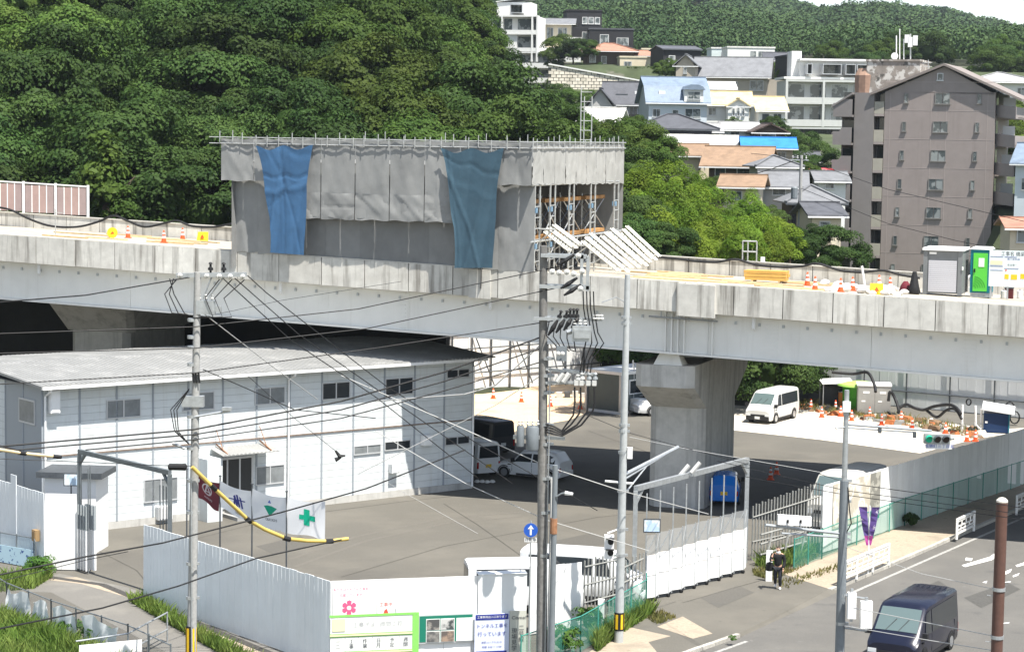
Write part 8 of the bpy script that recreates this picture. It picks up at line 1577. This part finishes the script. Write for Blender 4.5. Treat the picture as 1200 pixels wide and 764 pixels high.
# debris strip along the back of the pale yard
M_deb = [mk('debris_%s' % n, c, .9, noise=(3, .25)) for n, c in (('brown', (.20, .13, .08)), ('pale', (.50, .47, .40)), ('black', (.03, .03, .03)), ('rust', (.36, .13, .05)), ('grey', (.22, .22, .21)))]
mb = MB(); lump = [(-.5, -.2, 0), (.45, -.3, 0), (.5, .25, 0), (-.4, .3, 0), (-.38, -.1, .3), (.3, -.2, .22), (.35, .15, .34), (-.25, .2, .26)]
for k in range(170):
    px = rnd.uniform(930, 1150); py = 474 + (px - 930)*.155 + rnd.uniform(-4, 6); p = G(px, py); a_ = rnd.uniform(0, 6); s = rnd.uniform(.25, 1.0); sy, sz_ = rnd.uniform(.5, 1), rnd.uniform(.5, 1.3); mb.mi = rnd.choice((0, 0, 1, 2, 3, 4))
    mb.hexa([(p.x + s*(x*math.cos(a_) - y*sy*math.sin(a_)), p.y + s*(x*math.sin(a_) + y*sy*math.cos(a_)), s*sz_*z) for x, y, z in lump])
tag(mb.build('debris_heap', M_deb), 'long strip of mixed debris lumps behind the cones of the pale yard', 'debris', kind='stuff')
grass('weeds', 'dry weeds growing through the debris strip of the pale yard', [([(930, 472), (965, 474), (1050, 487), (1150, 506), (1140, 512), (1040, 495), (940, 480)], 1500)], 1, .4, F_dry)
def gtube(label, pts, r, mat=M_black, name='black_hose', cat='hose'):
    P_ = [P(*p) for p in pts]; o = []
    for i in range(len(P_) - 1):
        p0, p1, p2, p3 = P_[max(i - 1, 0)], P_[i], P_[i + 1], P_[min(i + 2, len(P_) - 1)]
        for k in range(5): u = k/5; o.append(.5*((2*p1) + (p2 - p0)*u + (2*p0 - 5*p1 + 4*p2 - p3)*u*u + (3*p1 - p0 - 3*p2 + p3)*u**3))
    o.append(P_[-1]); q = MB(); q.tube(o, r, 7); return tag(q.build(name, mat, smooth=60), label, cat)
gtube('black hose arching from the machine cabinet down to the ground', [(1041, 470, 133), (1043, 459, 133), (1048, 465, 133), (1053, 480, 132.5), (1052, 484, 132.5)], .10)
gtube('long wavy black hose lying over the debris before the white fence', [(1054, 478, 132), (1062, 474, 132), (1072, 478, 131.5), (1083, 480, 131.5), (1095, 476, 131), (1112, 474, 130.5), (1121, 478, 130), (1126, 485, 129.5)], .10)
gtube('lower wavy black hose looping under the long hose by the white fence', [(1085, 480, 131.5), (1094, 487, 131), (1100, 488, 131), (1110, 480, 130.5), (1120, 480, 130), (1127, 491, 129.5)], .09)
gtube('thick black pipe bending down from the girder beside the green tank', [(975, 436, 137), (1000, 438, 137), (1014, 436, 136.5), (1020, 440, 136), (1025, 452, 135.5), (1026, 459, 135)], .10)
for k, (x, y) in enumerate(((1128, 478), (1143, 481), (1150, 483))):
    p = P(x, y, 131); r = T('white_pipe', f'{ORDS[k]} white upright pipe by the blue shed', 'pipe', (p.x, p.y, 0)); ipart(r, 'pipe', M_white, lambda q: q.tube([(0, 0, 0), (0, 0, p.z + .2)] if k != 1 else [(0, 0, p.z + .3), (.05, 0, .5), (.25, 0, .25), (.5, 0, .25)], .07, 7)); ipart(r, 'collar', M_insw, lambda q: q.tube([(0, 0, .4), (0, 0, .55)], .10, 8))
# navy shed with white roof
g = G(1152, 507); r = T('tool_shed', 'small navy and teal shed with a tilted white roof by the pale yard', 'shed', g, -.25); h = P(1155, 484, g.y).z; wd = 1.5
q = MB(); q.box(0, wd, 0, 1.4, .05, h); q.build('wall', mk('navy_shed', (.012, .035, .10), .5), r); q = MB(); q.box(wd + .002, wd + .06, -.02, 1.4, .05, h); q.build('side_wall', M_teal, r); q = MB(); q.prism([(-.1, -.2, h + .22), (wd + .35, -.2, h - .02), (wd + .35, -.2, h + .06), (-.1, -.2, h + .30)], (0, 1.9, .25)); q.build('roof', M_white, r); q = MB(); q.box(.1, .25, -.03, -.002, h*.5, h*.6); q.build('handle', M_white, r)
# coils hung on the back fence
for k, (x, y) in enumerate(((1183, 478), (1189, 489), (1135, 471))):
    p = P(x, y, 134.5); q = MB(); R_ = .3 if k < 2 else .15
    for j in range(3): q.tube([p + Vector((R_*math.cos(t*.5236), -.05*j, R_*1.3*math.sin(t*.5236))) for t in range(13)], .04, 5, False)
    tag(q.build('cable_coil', M_black), ['upper black cable coil hung on the white back fence near the shed', 'lower black cable coil hung on the white back fence near the shed', 'small black coil hung on the white back fence by the pipes'][k], 'coil')
# dark skip left of the debris, clutter in the shade near the vans
g = G(945, 470); r = T('skip', 'dark grey skip under the trees beyond the white van', 'skip', g + Vector((-1.5, 1, 0))); q = MB(); q.hexa([(0, 0, 0), (3.4, 0, 0), (3.4, 1.6, 0), (0, 1.6, 0), (-.3, -.1, 1.2), (3.7, -.1, 1.2), (3.7, 1.7, 1.2), (-.3, 1.7, 1.2)]); q.build('bin', M_dsteel, r); q = MB(); q.box(-.35, 3.75, -.16, -.1, 1.1, 1.24); q.build('rim', M_steel, r)
g = G(566, 566); r = T('rubbish_bags', 'pale crumpled bags by the office corner at the foot of the downpipe', 'bags', g); 
for k in range(4): q = MB(); q.lathe([(.08, 0), (.16, .03), (.15, .09), (.08, .15), (.02, .16)], 6, (k*.26 - .3, rnd.uniform(-.2, .2), 0)); q.build('bag', M_bag, r, smooth=60)
# low frame in front of the barred fence, horizontal pipes
a, b = G(884, 662), G(935, 650)
r = T('pipe_trestle', 'rusty grey pipe trestle in the weeds behind the person', 'trestle', a)
for z in (.5, .95, 1.35): wb(r, 'rail', M_bar, lambda q: q.tube([a + Vector((.2, -.3, z)), b + Vector((.3, -.3, z + .15))], .045, 6))
for k in range(3): p = a + (b - a)*(.1 + k*.4); wb(r, 'leg', M_bar, lambda q: q.tube([p + Vector((.2, -.6, 0)), p + Vector((.5, -.2, 1.4))], .04, 6))
# leaning plank stack of the truck yard
# ================================================================ AIR
hz_m = bpy.data.materials.new('haze_air'); hz_m.use_nodes = True; N_ = hz_m.node_tree.nodes; N_.remove(N_['Principled BSDF'])
pv = N_.new('ShaderNodeVolumePrincipled'); pv.inputs['Color'].default_value = (.80, .90, 1, 1); pv.inputs['Density'].default_value = .00008; pv.inputs['Anisotropy'].default_value = .2
hz_m.node_tree.links.new(pv.outputs[0], N_['Material Output'].inputs['Volume'])
mb = MB(); mb.box(-2560, 2560, -260, 2700, -1.2, 190); o = mb.build('haze', hz_m); o['kind'] = 'stuff'
